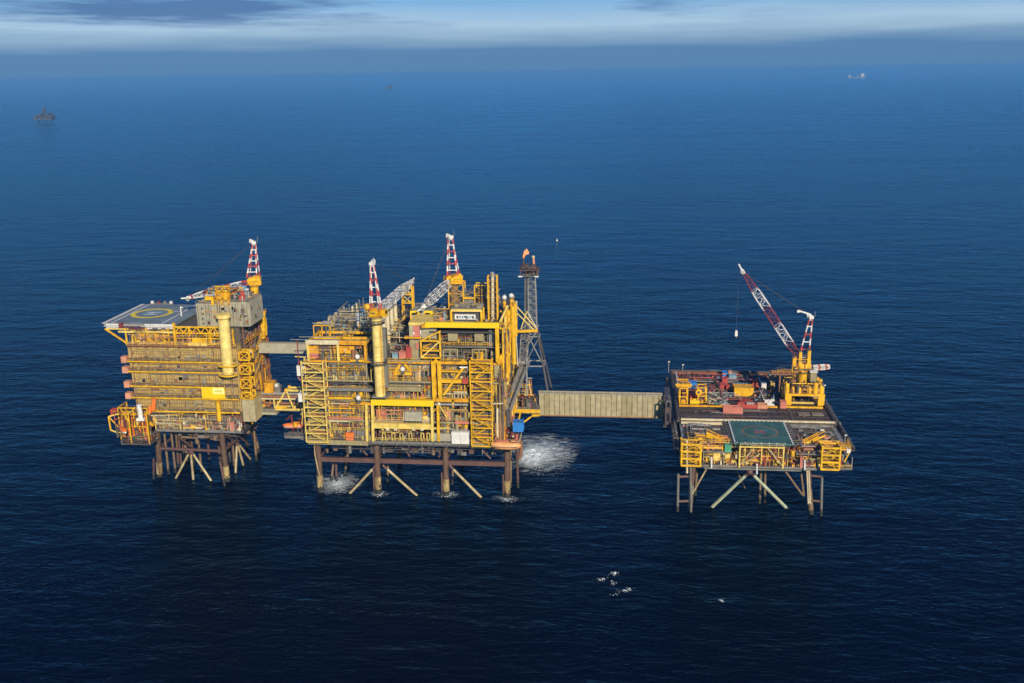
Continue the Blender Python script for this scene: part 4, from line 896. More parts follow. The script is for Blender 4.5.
part(PP, 'deck_shelter', lambda b: (fr(b, 355, 424.5, 368, 436, FY+1.5, 2, 'wall_grey'), fr(b, 353, 431, 369, 440.5, FY+.6, .5, 'steel_grey')))
def cano(b):
    z1 = 55.8
    b.box(-103.8, -92.5, FY-.5, FY+.5, 54.4, z1, 'cream'); b.box(-92.4, -83.2, FY-.5, FY+.5, 54.4, z1, 'deep_yellow')
    for x in (-103.2, -93, -83.8): b.beam((x, FY, 48.7), (x, FY, 54.5), .75, 'pale_yellow' if x < -90 else 'deep_yellow')
    for y in (FY+7, FY+14): b.box(-103.8, -83.2, y-.3, y+.3, 54.4, 55.2, 'yellow')
    for x in (-103.4, -93.4, -83.6): b.box(x-.3, x+.3, FY+.5, FY+14, 54.5, 55.3, 'yellow')
    for y in (FY+14,):
        for x in (-103.2, -93, -83.8): b.beam((x, y, 48.7), (x, y, 54.5), .6, 'yellow')
    b.beam((-107, FY+3, 56.0), (-94.5, FY+3, 56.0), .25, 'pipe_grey'); b.beam((-105, FY+12, 58.5), (-95, FY+12, 58.0), .3, 'pipe_grey'); b.beam((-109, FY-.2, 55.9), (-103, FY-.2, 55.9), .2, 'pipe_grey')
part(PP, 'canopy_frame', cano)
part(PP, 'canopy_machinery', lambda b: (b.clutter(-103, -84.5, FY+.8, FY+8, 48.8, 54, 90, ['yellow', 'deep_yellow', 'dark_steel', 'steel_grey', 'dark_steel', 'pale_yellow', 'rust_pipe'], .35),
    fr(b, 333, 345.5, 354, 352.5, FY+1.5, 3, 'deep_yellow'), fr(b, 309.5, 346, 318, 353, FY+.8, 2.5, 'deep_yellow'), fr(b, 310, 353.2, 318, 358, FY+.8, 2.5, 'pink_red'), fr(b, 350, 360, 364, 362, FY-.6, .8, 'yellow')), kind='stuff')
stair_tower(PP, PX(306.3, 400), PX(327.5, 400), FY-2.6, FY+1.2, 20.9, 48.5, 9, 'pale_yellow')['label'] = 'pale yellow zigzag stair tower at the left front corner'
stair_tower(PP, PX(472.0, 400), PX(493.0, 400), FY-2.6, FY+1.0, 20.9, 49.6, 9, 'yellow')['label'] = 'deep yellow zigzag stair tower at the right front corner'
# --- centre bay
def cb(b):
    fr(b, 371, 400.8, 433.5, 405.3, FY-1.2, 1.3, 'board_yellow'); fr(b, 372.5, 424.6, 433, 428.3, FY-1.0, 1.2, 'pale_yellow')
    for px, mt in ((367.3, 'pale_yellow'), (373.3, 'pale_yellow'), (432.8, 'pale_yellow'), (438.8, 'yellow')): b.beam(at(px, 441, FY-.7), at(px-.8, 404, FY-.7), .85, mt)
    b.beam(at(433, 428, FY-.6), at(450, 428, FY-.6), .4, 'pale_yellow'); b.beam(at(433, 412, FY-.6), at(440, 405, FY-.6), .3, 'yellow'); b.beam(at(440, 406, FY-.6), at(447, 418, FY-.6), .35, 'pale_yellow')
part(PP, 'portal_frame', cb)
for k, px in enumerate((384, 393.5, 401.5, 410.5, 422.5, 428.5)):
    def arch(b):
        p = at(px-1.3, 440.5, FY-.6); q = at(px+1.3, 433.2, FY-.6)
        b.beam(p, (p.x, p.y, q.z), .26, 'pale_yellow'); b.beam((q.x, p.y, p.z), q, .26, 'pale_yellow'); b.beam((p.x, p.y, q.z), q, .26, 'pale_yellow')
    part(PP, 'hose_station_frame', arch)
for px in (387.5, 395.5, 413.5, 422): part(PP, 'floodlight', lambda b: (fr(b, px-1.6, 428.4, px+1.6, 430.6, FY-1.1, .5, 'cream'), fr(b, px-.4, 428.0, px+.4, 428.5, FY-.9, .3, 'dark_steel')))
part(PP, 'wall_panel', lambda b: (fr(b, 388.5, 361.5, 417, 385.5, FY+1.2, .4, 'wall_grey'), fr(b, 417.3, 361.5, 432, 392, FY+1.6, .4, 'steel_grey'), b.box(PX(380), PX(433), FY+.4, FY+1.4, PZ(362.2), PZ(360.8), 'wall_grey')))
def aop(b):
    b.beam(at(395.5, 372, FY+.9), at(400, 364, FY+.9), .8, 'yellow'); b.beam(at(411, 371.5, FY+.9), at(405, 364, FY+.9), .8, 'yellow'); fr(b, 394, 372.6, 411.5, 375, FY+.6, .6, 'yellow')
    fr(b, 398, 375.3, 411, 379.5, FY+1.0, .15, 'dark_steel')
part(PP, 'hatch_frame', aop)
part(PP, 'cable_tray', lambda b: (b.path([at(427, 363, FY+1.2), at(424.5, 367, FY+1.2), at(419.5, 371, FY+1.2), at(419.5, 386, FY+1.2)], .32, 'cream', 6), b.path([at(425.5, 363, FY+1.1), at(418, 370.2, FY+1.1), at(418, 386, FY+1.1)], .2, 'salmon', 6), b.path([at(430.5, 365, FY+1.2), at(424, 371, FY+1.2), at(424, 384, FY+1.2)], .2, 'pipe_grey', 6)))
for k, (px, mt) in enumerate(((394.5, 'salmon'), (401, 'pink_red'), (413.7, 'pink_red'), (423.7, 'pink_red'))):
    lab = ('narrow salmon pump skid, leftmost of the row above the big yellow beam', 'pink red pump skid between the salmon one and a gap above the yellow beam', 'pink red pump skid left of the last one above the big yellow beam', 'rightmost pink red pump skid above the end of the big yellow beam')[k]
    p = at(px-(1.4 if k == 0 else 2.6), 400.5, FY+.9); q = at(px+(1.4 if k == 0 else 2.6), 394.5, FY+.9)
    rt = thing('pump_skid', lab, 'pump skid', ((p.x+q.x)/2, FY+1.8, p.z), 'pump skids above the yellow beam')
    part(rt, 'base_frame', lambda b: b.box(p.x, q.x, FY+.9, FY+2.9, p.z, p.z+.3, 'dark_steel'))
    part(rt, 'housing', lambda b: b.box(p.x+.1, q.x-.1, FY+1.0, FY+2.8, p.z+.3, q.z, mt))
    part(rt, 'motor', lambda b: b.tube(((p.x+q.x)/2, FY+1.9, q.z), ((p.x+q.x)/2, FY+1.9, q.z+1.9), .55, 'dull_red' if k else 'dark_steel', 12), smooth=True)
# grey vessel box in the centre
p = at(403.5, 424.2, FY+.4); q = at(430.5, 412.5, FY+.4)
rt = thing('storage_tank', 'long pale grey box tank between the two yellow beams of the middle platform', 'tank', ((p.x+q.x)/2, FY+2, p.z))
part(rt, 'shell', lambda b: (b.box(p.x, q.x-3, FY+.4, FY+4, p.z, q.z, 'bridge_grey'), b.box(q.x-2.99, q.x, FY+.6, FY+4, p.z, q.z-1.8, 'bridge_grey'), [b.box(p.x+i*1.1-.05, p.x+i*1.1+.05, FY+.33, FY+.41, p.z+.2, q.z-.2, 'bridge_grey') for i in range(1, 6)]))
part(rt, 'top_pipe', lambda b: b.path([(p.x, FY+1, q.z+.3), (q.x-3.2, FY+1, q.z+.3), (q.x-2.8, FY+1, q.z-1.4)], .2, 'pipe_grey', 6))
part(PP, 'red_frame', lambda b: [b.beam(at(*a, FY+.5), at(*c, FY+.5), .3, 'salmon') for a, c in (((377, 410.5), (401, 410.5)), ((377, 417), (377, 409)), ((386, 417), (386, 409)), ((401, 417), (401, 409)), ((377, 414), (401, 414)), ((377, 419.5), (402, 419.5)), ((378, 417), (386, 410)))] + [fr(b, 377.5, 411, 385, 418, FY+.9, 1.5, 'red')])
# --- right bay lower
container('cargo_container', 'left one of two white containers on the lowest deck of the middle platform', 'container', PX(451), PX(459.4), FY-1.1, FY+1.3, 20.95, PZ(431.3, 455), 'white', 'white containers on the lower deck')
container('cargo_container', 'right one of two white containers on the lowest deck of the middle platform', 'container', PX(459.8), PX(468.3), FY-1.1, FY+1.3, 20.95, PZ(431.3, 463), 'white', 'white containers on the lower deck')
part(PP, 'grey_panels', lambda b: fr(b, 434, 434, 450.5, 441, FY-.7, 1.2, 'bridge_grey'))
container('equipment_box', 'orange box beside the pale yellow pillars under the grey pipe', 'box', PX(443), PX(449.8), FY+.4, FY+2.6, PZ(420.5, 446), PZ(411.5, 446), 'salmon')
container('equipment_box', 'bright orange box with a dark top on the lowest deck near the left stair tower', 'box', PX(343.8), PX(351.3), FY-.4, FY+1.6, 20.95, PZ(432.8, 347), 'orange')
container('equipment_box', 'dark box behind the bright orange box on the lowest deck', 'box', PX(343), PX(353.5), FY+1.8, FY+3.4, 20.95, PZ(425.5, 347), 'dark_steel')
part(PP, 'grey_header_pipe', lambda b: (b.tube(at(435, 404.3, FY-.6), at(468, 404.9, FY-.6), .42, 'pipe_grey', 10), fr(b, 452.2, 399.5, 453.6, 407.5, FY-.9, .3, 'yellow'), b.ball(at(438.8, 404, FY-1), .6, 'cream')), smooth=True)
part(PP, 'walkway_beam', lambda b: (fr(b, 432.5, 399.2, 470, 401.6, FY-.9, .8, 'deep_yellow'), fr(b, 455, 421.8, 470, 423.8, FY-.4, .5, 'pink_red')))
def rb(b):
    for px, w in ((433.5, 1.1), (439.6, 1.2)): b.beam(at(px+1, 399, FY-.5), at(px-.6, 361, FY-.5), w, 'yellow')
    b.beam(at(435.8, 396, FY-.1), at(434.8, 363, FY-.1), .6, 'deep_yellow')
    fr(b, 438, 380, 470, 382.8, FY-.7, .8, 'yellow'); fr(b, 440, 371, 461, 372, FY-.5, .4, 'yellow'); fr(b, 432, 362.6, 491, 364, FY-.6, .6, 'deep_yellow')
    b.beam(at(463.5, 367.5, FY-.9), at(443.5, 395, FY-.9), .75, 'yellow')
    for c in (435.5, 463):
        p = at(c, 359.0, FY-.8); q = at(c-4.5, 363.2, FY-.8); r = at(c+4.5, 363.2, FY-.8)
        b.poly([p, q, r, p+Vector((0,.7,0)), q+Vector((0,.7,0)), r+Vector((0,.7,0))], [(0,1,2),(3,5,4),(0,3,4,1),(1,4,5,2),(2,5,3,0)], 'yellow')
    fr(b, 459.5, 366.8, 467.5, 368.1, FY-1.3, .5, 'white'); b.beam(at(475, 378, FY-2.9), at(488.5, 367, FY-2.9), .35, 'yellow'); b.beam(at(470, 366, FY-1), at(484.5, 366, FY-1), .3, 'deep_yellow')
    for px in (454.5, 458, 461.5): b.beam(at(px, 399, FY-.2), at(px, 392.3, FY-.2), .22, 'cream'); 
    fr(b, 454, 391.8, 467, 392.6, FY-.3, .3, 'cream')
part(PP, 'bracing_frame', rb)
container('equipment_box', 'small red box at mid height beside the top of the right stair tower', 'box', PX(463.8), PX(468.8), FY-1.6, FY-.4, PZ(382.4, 466), PZ(377.6, 466), 'red')
# --- right bay top: big yellow portal
def bp(b):
    fr(b, 425, 323.2, 499, 327.4, FY-.9, 1.4, 'board_yellow'); b.beam(at(497.8, 361.5, FY-.2), at(497.0, 327, FY-.2), 1.15, 'yellow'); b.beam(at(421.5, 326, FY-.2), at(434, 325.5, FY-.2), 1.2, 'deep_yellow')
    b.box(PX(430, 325), PX(499, 325), FY+.5, MYB-1, 60.2, 60.9, 'dark_steel')
part(PP, 'portal_frame', bp)
def up(b):
    y = FY+2.5
    p = at(451.5, 323, y); q = at(481.5, 310.5, y)
    for x in (p.x, q.x): b.beam((x, y, p.z), (x, y, q.z), .65, 'yellow'); b.beam((x, y+5, p.z), (x, y+5, q.z), .5, 'yellow')
    b.beam((p.x, y, q.z), (q.x, y, q.z), .75, 'pale_yellow'); b.beam((p.x, y+5, q.z), (q.x, y+5, q.z), .5, 'yellow')
    b.box(p.x+.4, q.x-.4, y+1, y+4.5, p.z, q.z-.3, 'dark_steel'); b.box(p.x-.2, q.x+.2, y+.6, y+5, q.z+.35, q.z+.6, 'steel_grey')
    b.clutter(p.x, q.x, y+1, y+5, q.z+.6, q.z+1.8, 20, ['pipe_grey', 'steel_grey', 'wall_grey'], .3)
uf = part(PP, 'upper_module', up)
def lou(b):
    y = FY+3.2; p = at(454.8, 319.4, y); q = at(475.5, 314.6, y)
    b.box(p.x, q.x, y, y+.25, p.z, q.z, 'white')
    for i in range(7): x = p.x+.6+i*(q.x-p.x-.9)/7; b.box(x, x+.62, y-.06, y+.02, p.z+.35+(i % 2)*.2, q.z-.45, 'pale_blue' if i % 3 else 'dark_steel')
part(PP, 'white_panel', lou, parent=uf)
part(PP, 'top_railing', lambda b: (b.rail((-62, FY+.4, 60.9), (MX1, FY+.4, 60.9), 'yellow'), b.rail((MX1-.1, FY+1, 60.9), (MX1-.1, MYB-2, 60.9), 'yellow')))
# deckhouse left of the portal
def dh(b):
    y = FY+1.5
    fr(b, 409.5, 324.5, 436, 338, y, 14, 'block_grey'); fr(b, 408.5, 322.8, 437, 325.2, y-.3, 14.8, 'pale_yellow'); fr(b, 410.5, 338.4, 421, 362, y+.4, 12, 'wall_grey'); fr(b, 404, 337.4, 421, 338.6, y-1.2, 2, 'deep_yellow')
    fr(b, 413.5, 326, 419.5, 336.5, y-.3, .4, 'pink_red'); fr(b, 413, 332, 414.2, 334.6, y-.5, .3, 'white'); fr(b, 420, 330.2, 421, 334.5, y-.5, .3, 'white'); fr(b, 416, 343.5, 420.5, 349, y-.1, .6, 'pink_red')
dhp = part(PP, 'deckhouse', dh, label='grey deckhouse with a pale yellow roof edge left of the big yellow portal')
def dh2(b):
    y = FY+13
    fr(b, 410.5, 312, 432, 324, y, 9, 'block_grey'); fr(b, 410, 311, 419, 314, y-.25, .6, 'board_yellow'); fr(b, 424.5, 311, 432.5, 314, y-.25, .6, 'board_yellow'); fr(b, 430.4, 314, 431.9, 321, y-.2, .4, 'yellow'); fr(b, 410.3, 314, 411.3, 321, y-.2, .4, 'yellow')
    fr(b, 412, 312.9, 417.5, 314.8, y-.4, .3, 'glass_dark'); fr(b, 425.3, 312.9, 430, 314.8, y-.4, .3, 'glass_dark')
part(PP, 'crane_rest_house', dh2)
def ystf(b):
    y = FY-.2
    p = at(421.5, 357.5, y); q = at(440, 341, y); r = at(440.5, 331, y)
    for x in (p.x, q.x): b.beam((x, y, p.z), (x, y, q.z if x == p.x else r.z), .5, 'yellow')
    for z in (p.z, q.z, (p.z+q.z)/2-.4): b.beam((p.x, y, z), (q.x, y, z), .5, 'yellow'); b.beam((p.x, y+3, z), (q.x, y+3, z), .4, 'yellow')
    b.beam((p.x, y, q.z), (r.x, y, r.z), .45, 'yellow'); b.beam((p.x, y-.2, p.z), (q.x, y-.2, q.z), .4, 'pale_yellow'); b.beam((p.x, y+2.5, (p.z+q.z)/2), (q.x, y+2.5, q.z), .35, 'deep_yellow')
    b.beam((p.x+3, y, q.z+1.5), (p.x+3, y, q.z), .3, 'yellow'); b.beam((p.x, y+.5, p.z), (p.x-4.5, y+.5, p.z-2.2), .35, 'pipe_grey')
    b.box(p.x, q.x, y+.3, y+3, p.z-.1, p.z+.05, 'steel_grey'); b.box(p.x, q.x, y+3.2, y+3.6, p.z, q.z, 'core_dark')
part(PP, 'stair_frame', ystf)
part(PP, 'process_pipework', lambda b: (b.clutter(PX(388), PX(410), FY+2, FY+16, 49, 54, 90, GD+['dull_red'], .35), b.clutter(PX(434), PX(452), FY+3, FY+9, 61, 65, 30, YG+['pale_blue', 'pink_red'], .35), b.clutter(PX(400), PX(420), FY+16, FY+28, 49, 56, 45, GD, .3)), kind='stuff')
container('equipment_box', 'tall pink red cabinet in the dark bay beside the crane column', 'cabinet', PX(405.5, 350), PX(410.2, 350), FY+.9, FY+2.9, PZ(358.6, 408), PZ(348.5, 408), 'red')
container('equipment_box', 'low pink red cabinet left of the taller one beside the crane column', 'cabinet', PX(398.3, 350), PX(404.9, 350), FY+.5, FY+2.4, PZ(358.8, 401), PZ(352.6, 401), 'pink_red')
container('equipment_box', 'pale blue cabinet in the dark bay right of the crane column', 'cabinet', PX(391.5, 355), PX(396.8, 355), FY+.9, FY+2.6, PZ(359.8, 394), PZ(354.5, 394), 'pale_blue')
# --- white spheres
def sphere_tank(label, px, py, y, r):
    c = at(px, py, y); rt = thing('pressure_sphere', label, 'tank', (c.x, c.y, c.z-r-.6))
    part(rt, 'shell', lambda b: b.ball(c, r, 'white', sz=1.05, nu=16, nv=10), smooth=True)
    part(rt, 'stand', lambda b: (b.tube(c-ZV*(r+.6), c-ZV*(r*.8), r*.7, 'dark_steel', 10), b.box(c.x-r, c.x+r, c.y-r, c.y+r, c.z-r-.75, c.z-r-.6, 'steel_grey')))
    part(rt, 'nozzle', lambda b: b.tube(c+ZV*r*.95, c+ZV*(r+.45), .2, 'pipe_grey', 8))
sphere_tank('white round tank on the upper ledge left of the crane column', 357.3, 356.8, FY-.2, .85)
sphere_tank('white round tank on the middle ledge below the upper white tank', 358.3, 398.0, FY-1.2, .85)
sphere_tank('white round tank inside the yellow gable opening of the grey wall', 402.5, 369.2, FY+.5, .8)
# --- white cabinets hung on the left stair tower
for (a, lab) in (((297.2, 366.3, 302.3, 376), 'white cabinet hung on the left side of the left stair tower, upper of two'), ((298.6, 394, 304, 402), 'white cabinet hung on the left side of the left stair tower, lower of two')):
    p = at(a[0], a[3], FY-.5); q = at(a[2], a[1], FY-.5)
    container('wall_cabinet', lab, 'cabinet', p.x, q.x, FY-.5, FY+2, p.z, q.z, 'white', 'white cabinets on the stair tower')
part(PP, 'side_bracket', lambda b: [b.beam(at(*a, FY+1), at(*c, FY+1), .3, m_) for a, c, m_ in (((297, 340), (299, 366), 'dull_red'), ((295, 356.5), (306, 357), 'pale_yellow'), ((298, 377), (305, 386), 'pink_red'), ((300, 362), (303, 395), 'dull_red'), ((301, 415), (304, 409), 'pale_yellow'), ((302, 424), (303, 412), 'pale_yellow'))])
# --- roof equipment left half
part(PP, 'roof_pipework', lambda b: [b.clutter(x0, x1, y0, y1, 48.7, z1, n, ['steel_grey', 'pipe_grey', 'wall_grey', 'dark_steel', 'pipe_grey', 'block_grey', 'pale_blue', 'yellow' if y0 < 330 else 'steel_grey'], .35) for x0, x1, y0, y1, z1, n in
    ((-104, -84, 325, 333, 54.5, 110), (-104, -84, 333, 342, 56, 120), (-104, -75, 342, 354, 57.5, 150), (-84, -64, 326, 336, 55, 65), (-84, -64, 336, 354, 56, 75))], kind='stuff')
def yfr(b):
    y = 322
    p = at(314, 333, y); q = at(330, 325.5, y)
    for x in (p.x, (p.x+q.x)/2, q.x):
        for yy in (y, y+4): b.beam((x, yy, 49), (x, yy, q.z), .35, 'yellow')
    for z in (q.z, (49+q.z)/2):
        for yy in (y, y+4): b.beam((p.x, yy, z), (q.x, yy, z), .35, 'yellow')
    b.box(p.x+2.3, q.x-.5, y+.5, y+4, q.z+.2, q.z+.6, 'cream'); b.clutter(p.x, q.x, y+.3, y+3.8, 49, q.z, 22, ['yellow', 'deep_yellow', 'dark_steel', 'steel_grey'], .4)
part(PP, 'yellow_rack', yfr)
def vtank(label, px, py0, py1, y, r, mt, cap, grp=None, base=48.65, name='vertical_tank', cat='tank'):
    t = at(px, py0, y); rt = thing(name, label, cat, (t.x, y, base), grp)
    part(rt, 'shell', lambda b: (b.tube((t.x, y, base+.5), (t.x, y, t.z), r, mt, 14), b.tube((t.x, y, t.z), (t.x, y, t.z+.35), r, mt, 14, r*.45)), smooth=True)
    part(rt, 'skirt', lambda b: b.tube((t.x, y, base), (t.x, y, base+.5), r*1.12, cap, 14), smooth=True)
    part(rt, 'flange', lambda b: b.tube((t.x, y, t.z-.9), (t.x, y, t.z-.7), r*1.1, cap, 14))
    return rt
vtank('short cream tank on the roof, left of the taller cream tank', 353.3, 306.5, 312, 343, .85, 'cream', 'steel_grey')
vtank('tall cream tank on the roof between the short cream one and the blue grey one', 357.2, 303.2, 312, 343, .8, 'cream', 'steel_grey')
vtank('blue grey tank on the roof just left of the crane cab', 362.3, 309.5, 320, 338, .95, 'pale_blue', 'pipe_grey')
vtank('white tank in front of the blue grey tank on the roof', 357.8, 313.5, 320, 334, .9, 'white', 'steel_grey')
for k, (px, py, y) in enumerate(((383.3, 312.4, 320), (387.0, 308.6, 326), (391.0, 304.6, 332), (394.9, 301.8, 338))):
    vtank(('vent stack right behind the crane column, nearest of four in a row', 'second nearest of four cream vent stacks behind the crane column', 'third of four cream vent stacks behind the crane column', 'farthest and topmost of four cream vent stacks behind the crane column')[k], px, py, 0, y, .72, 'cream', 'steel_grey', 'cream vent stacks behind the crane column', name='vent_stack', cat='vent')
t_ = at(331, 317, 340)
container('roof_cabin', 'low grey cabin at the far left of the crowded roof', 'cabin', t_.x-1.2, t_.x+1.4, 340, 342, 48.65, t_.z, 'block_grey')
t_ = at(345, 307, 352)
container('roof_cabin', 'grey cabin at the back of the crowded roof behind the cream tanks', 'cabin', t_.x-1.2, t_.x+1.3, 348, 350.5, 48.65, t_.z, 'steel_grey')
for px, py, y in ((363, 298, 350), (349, 304, 350), (359, 299, 346), (337, 313, 350)): part(PP, 'roof_mast', lambda b: b.tube((at(px, py, y).x, y, 48.7), at(px, py, y), .14, 'pipe_grey', 6))
part(PP, 'rear_pipework', lambda b: b.clutter(-84, -66, 344, 353, 49, 60, 60, ['steel_grey', 'dark_steel', 'pipe_grey', 'core_dark'], .25), kind='stuff')
part(PP, 'boom_rest', lambda b: ([b.beam((x, y, 49), (x, y, at(408, 287, 341).z), .45, 'yellow') for x in (at(402.3, 300, 341).x, at(412.3, 300, 341).x) for y in (341, 343.5)] +
    [b.beam((at(402.3, 300, 341).x, y, at(408, py, 341).z), (at(412.3, 300, 341).x, y, at(408, py, 341).z), .4, 'yellow') for py in (286.5, 294.5, 303) for y in (341, 343.5)] +
    [b.beam(at(402.6, a, 341), at(412, c, 341), .22, 'pale_yellow') for a, c in ((294, 287), (287, 294), (303, 295), (295, 303))]))
# --- exhaust stacks in yellow frames and crane column frame
def cage(b, px0, px1, py0, py1, y, dep=4.2, mt='yellow'):
    p = at(px0, py1, y); q = at(px1, py0, y); z0 = 60.9
    for x in (p.x, q.x):
        for yy in (y, y+dep): b.beam((x, yy, z0), (x, yy, q.z), .36, mt)
    n = 3
    for i in range(n+1):
        z = z0+(q.z-z0)*i/n
        for yy in (y, y+dep): b.beam((p.x, yy, z), (q.x, yy, z), .2 if i < n else .36, mt)
        for x in (p.x, q.x): b.beam((x, y, z), (x, y+dep, z), .22, mt)
        if i < n:
            zz = z0+(q.z-z0)*(i+1)/n; b.beam((p.x, y, z), (q.x, y, zz), .1, mt); b.beam((q.x, y, z), (p.x, y, zz), .1, mt)
part(PP, 'stack_cage', lambda b: cage(b, 449, 463, 283.5, 305, 326))
part(PP, 'stack_cage', lambda b: cage(b, 475, 488, 285.5, 305, 326))
part(PP, 'cage_link', lambda b: (b.beam(at(463, 298, 326), at(475, 298, 326), .6, 'yellow'), b.beam(at(463, 303, 326), at(475, 303, 326), .4, 'yellow'), b.box(at(463, 298, 326).x, at(475, 298, 326).x, 326.5, 329.5, 61, at(468, 299, 326).z, 'deck_grey'), b.clutter(at(463, 298, 326).x, at(475, 298, 326).x, 327, 329, 61, 70, 6, ['steel_grey', 'dark_steel'], .2)))
for px, lab in ((481.8, 'brown grey exhaust stack inside the right yellow cage on top of the middle platform'),):
    t = at(px, 286.5, 328)
    rt = thing('exhaust_stack', lab, 'exhaust stack', (t.x, 328, 60.9))
    part(rt, 'barrel', lambda b: b.tube((t.x, 328, 60.9), (t.x, 328, t.z), 1.6, 'jacket_brown', 16), smooth=True)
    part(rt, 'outlet', lambda b: b.tube((t.x, 328, t.z), (t.x, 328, t.z+.7), 1.1, 'dark_steel', 14, .9), smooth=True)
    part(rt, 'clamp_ring', lambda b: b.tube((t.x, 328, 66), (t.x, 328, 66.3), 1.75, 'rust_pipe', 16))
def slim(b):
    y = 318
    p = at(488.6, 324, y); q = at(496.6, 276, y)
    for x in (p.x, q.x):
        for yy in (y, y+2): b.beam((x, yy, 60.9), (x, yy, q.z), .32, 'yellow')
    for i in range(9):
        z = 61.5+(q.z-61.5)*i/8
        for yy in (y, y+2): b.beam((p.x, yy, z), (q.x, yy, z), .1, 'deep_yellow')
        if i < 8: b.beam((p.x, y+2, z), (q.x, y+2, z+(q.z-61.5)/8), .08, 'deep_yellow')
    b.box(p.x+.3, q.x-.3, y+1.7, y+1.8, 61, q.z-2, 'core_dark')
sl = part(PP, 'vent_tower', slim, label='slender yellow lattice tower holding a white pipe')
part(PP, 'vent_pipe', lambda b: (b.tube(at(492.6, 322, 318.9), at(492.6, 274.5, 318.9), .5, 'cream', 10), b.tube(at(492.4, 275, 318.9), at(492, 272, 318.9), .7, 'pipe_grey', 8)), parent=sl, smooth=True)
# --- right flank: yellow risers, gantry, inclined stair
def ris(b):
    R = random.Random(3)
    for k in range(15):
        y = FY+3+k*1.5; px = 501+k*.9
        x = MX1+.5+R.random()*1.6; z0 = 40+R.random()*5; z1 = 57+R.random()*6
        b.tube((x, y, z0), (x, y, z1), .42, R.choice(['yellow', 'yellow', 'deep_yellow', 'pale_yellow']), 8)
        if k % 3 == 0: b.tube((x, y, z1), (x-2.5, y+.5, z1+1.0), .4, 'yellow', 8)
    b.tube(at(497.5, 364, FY-.2), at(508.5, 341, FY+6), .5, 'yellow', 8); b.tube(at(500.5, 364, FY+.2), at(510, 343, FY+7), .35, 'deep_yellow', 8)
    b.tube(at(500, 322, FY+3), at(507.5, 306, FY+10), .4, 'pale_yellow', 8)
    for px, y0, y1, yy, r in ((508, 342, 310, 321, .75), (512.3, 340, 306, 325, .8), (505.5, 345, 313, 318, .6), (514.8, 336, 303, 328, .7), (509.5, 362, 338, 320, .45), (513.5, 364, 337, 323, .7), (506.5, 365, 342, 317, .4)): b.tube(at(px+.8, y0, yy), at(px, y1, yy), r, 'yellow' if px > 507 else 'deep_yellow', 8)
    for z in (46, 52, 57): b.beam((MX1+1.6, FY+2, z), (MX1+1.6, FY+26, z), .4, 'yellow')
part(PP, 'riser_bundle', ris)
part(PP, 'flank_frame', lambda b: ([b.beam((MX1+.6, y, 21), (MX1+.6, y, 60), .5, 'deep_yellow' if i % 2 else 'yellow') for i, y in enumerate((FY+2, FY+9, FY+18, FY+27, FY+36))] + [b.beam((MX1+.7, FY+2, z), (MX1+.7, MYB-4, z), .45, 'yellow') for z in (28, 35.3, 42, 48.6, 54, 60)] + [b.beam((MX1+.8, FY+2+9*k, z), (MX1+.8, FY+10.5+9*k, z+6.5), .3, 'yellow') for k, z in ((0, 28.3), (1, 35.5), (0, 42.2), (2, 28.3), (2, 42.2))]))
part(PP, 'flank_equipment', lambda b: [b.clutter(MX1-.5, MX1+1.4, FY+2.5, MYB-5, z, z+6, 34, ['dull_red', 'steel_grey', 'rust_pipe', 'deep_yellow', 'pink_red', 'dark_steel', 'wall_brown'], .4) for z in (21, 28, 35.3, 42)], kind='stuff')
container('equipment_box', 'pink red box high on the right flank beside the inclined grey stair', 'box', at(499.5, 397, FY+.8).x, at(504.6, 397, FY+.8).x, FY+.8, FY+2.2, at(502, 398.4, FY+.8).z, at(502, 392.6, FY+.8).z, 'pink_red')
def incl(b):
    for dx, dy in ((0, 0), (2.2, 1.0)):
        p = at(504, 411, 312)+Vector((dx, dy, 0)); q = at(523, 362, 336)+Vector((dx, dy, 0))
        b.beam(p, q, .5, 'pipe_grey', .9); b.beam(p+ZV*1.6, q+ZV*1.6, .3, 'steel_grey')
        for i in range(13): a = p.lerp(q, i/12); b.beam(a, a+ZV*1.6, .2, 'steel_grey')
    p = at(504, 411, 312)+Vector((1.1, .5, 0)); q = at(523, 362, 336)+Vector((1.1, .5, 0)); b.beam(p, q, 2.0, 'deck_grey', .15)
part(PP, 'inclined_stair', incl)
part(PP, 'flank_wall', lambda b: (fr(b, 494.5, 363, 499.2, 378, FY+.6, 5, 'wall_grey'), fr(b, 499.5, 380, 506, 411, FY+2.6, .5, 'wall_grey')))
part(PP, 'cream_pipe', lambda b: (b.tube(at(497.3, 437, FY-.5), at(497.2, 408, FY-.5), .42, 'cream', 8), b.tube(at(493, 404, FY-.5), at(503, 403.5, FY-.5), .25, 'cream', 6)), smooth=True)
def davit(b):
    y = 330
    b.beam(at(514.5, 331.3, y), at(537.5, 330.5, y), .85, 'yellow'); b.beam(at(514.5, 333, y+3), at(537, 331, y+3), .4, 'yellow')
    b.beam(at(516, 305.5, y), at(537.5, 329.5, y), .32, 'pale_yellow'); b.beam(at(516, 312, y), at(534, 330, y), .32, 'pale_yellow'); b.beam(at(516.5, 301, y), at(516.8, 332, y), .5, 'cream'); b.beam(at(513.5, 300, y), at(514, 332, y), .5, 'yellow')
    b.beam(at(537, 330, y), at(538.5, 324.5, y), .25, 'pipe_grey'); b.beam(at(536.5, 332, y), at(527, 346, y+1), .4, 'pipe_grey'); b.beam(at(516, 334, y), at(518, 366, y), .3, 'cream')
    b.beam(at(521, 329, y), at(527, 311, y), .3, 'pale_yellow'); b.beam(at(527, 311, y), at(536, 327, y), .3, 'cream'); b.beam(at(521, 329, y), at(533, 321, y), .25, 'pipe_grey')
part(PP, 'triangular_gantry', davit)
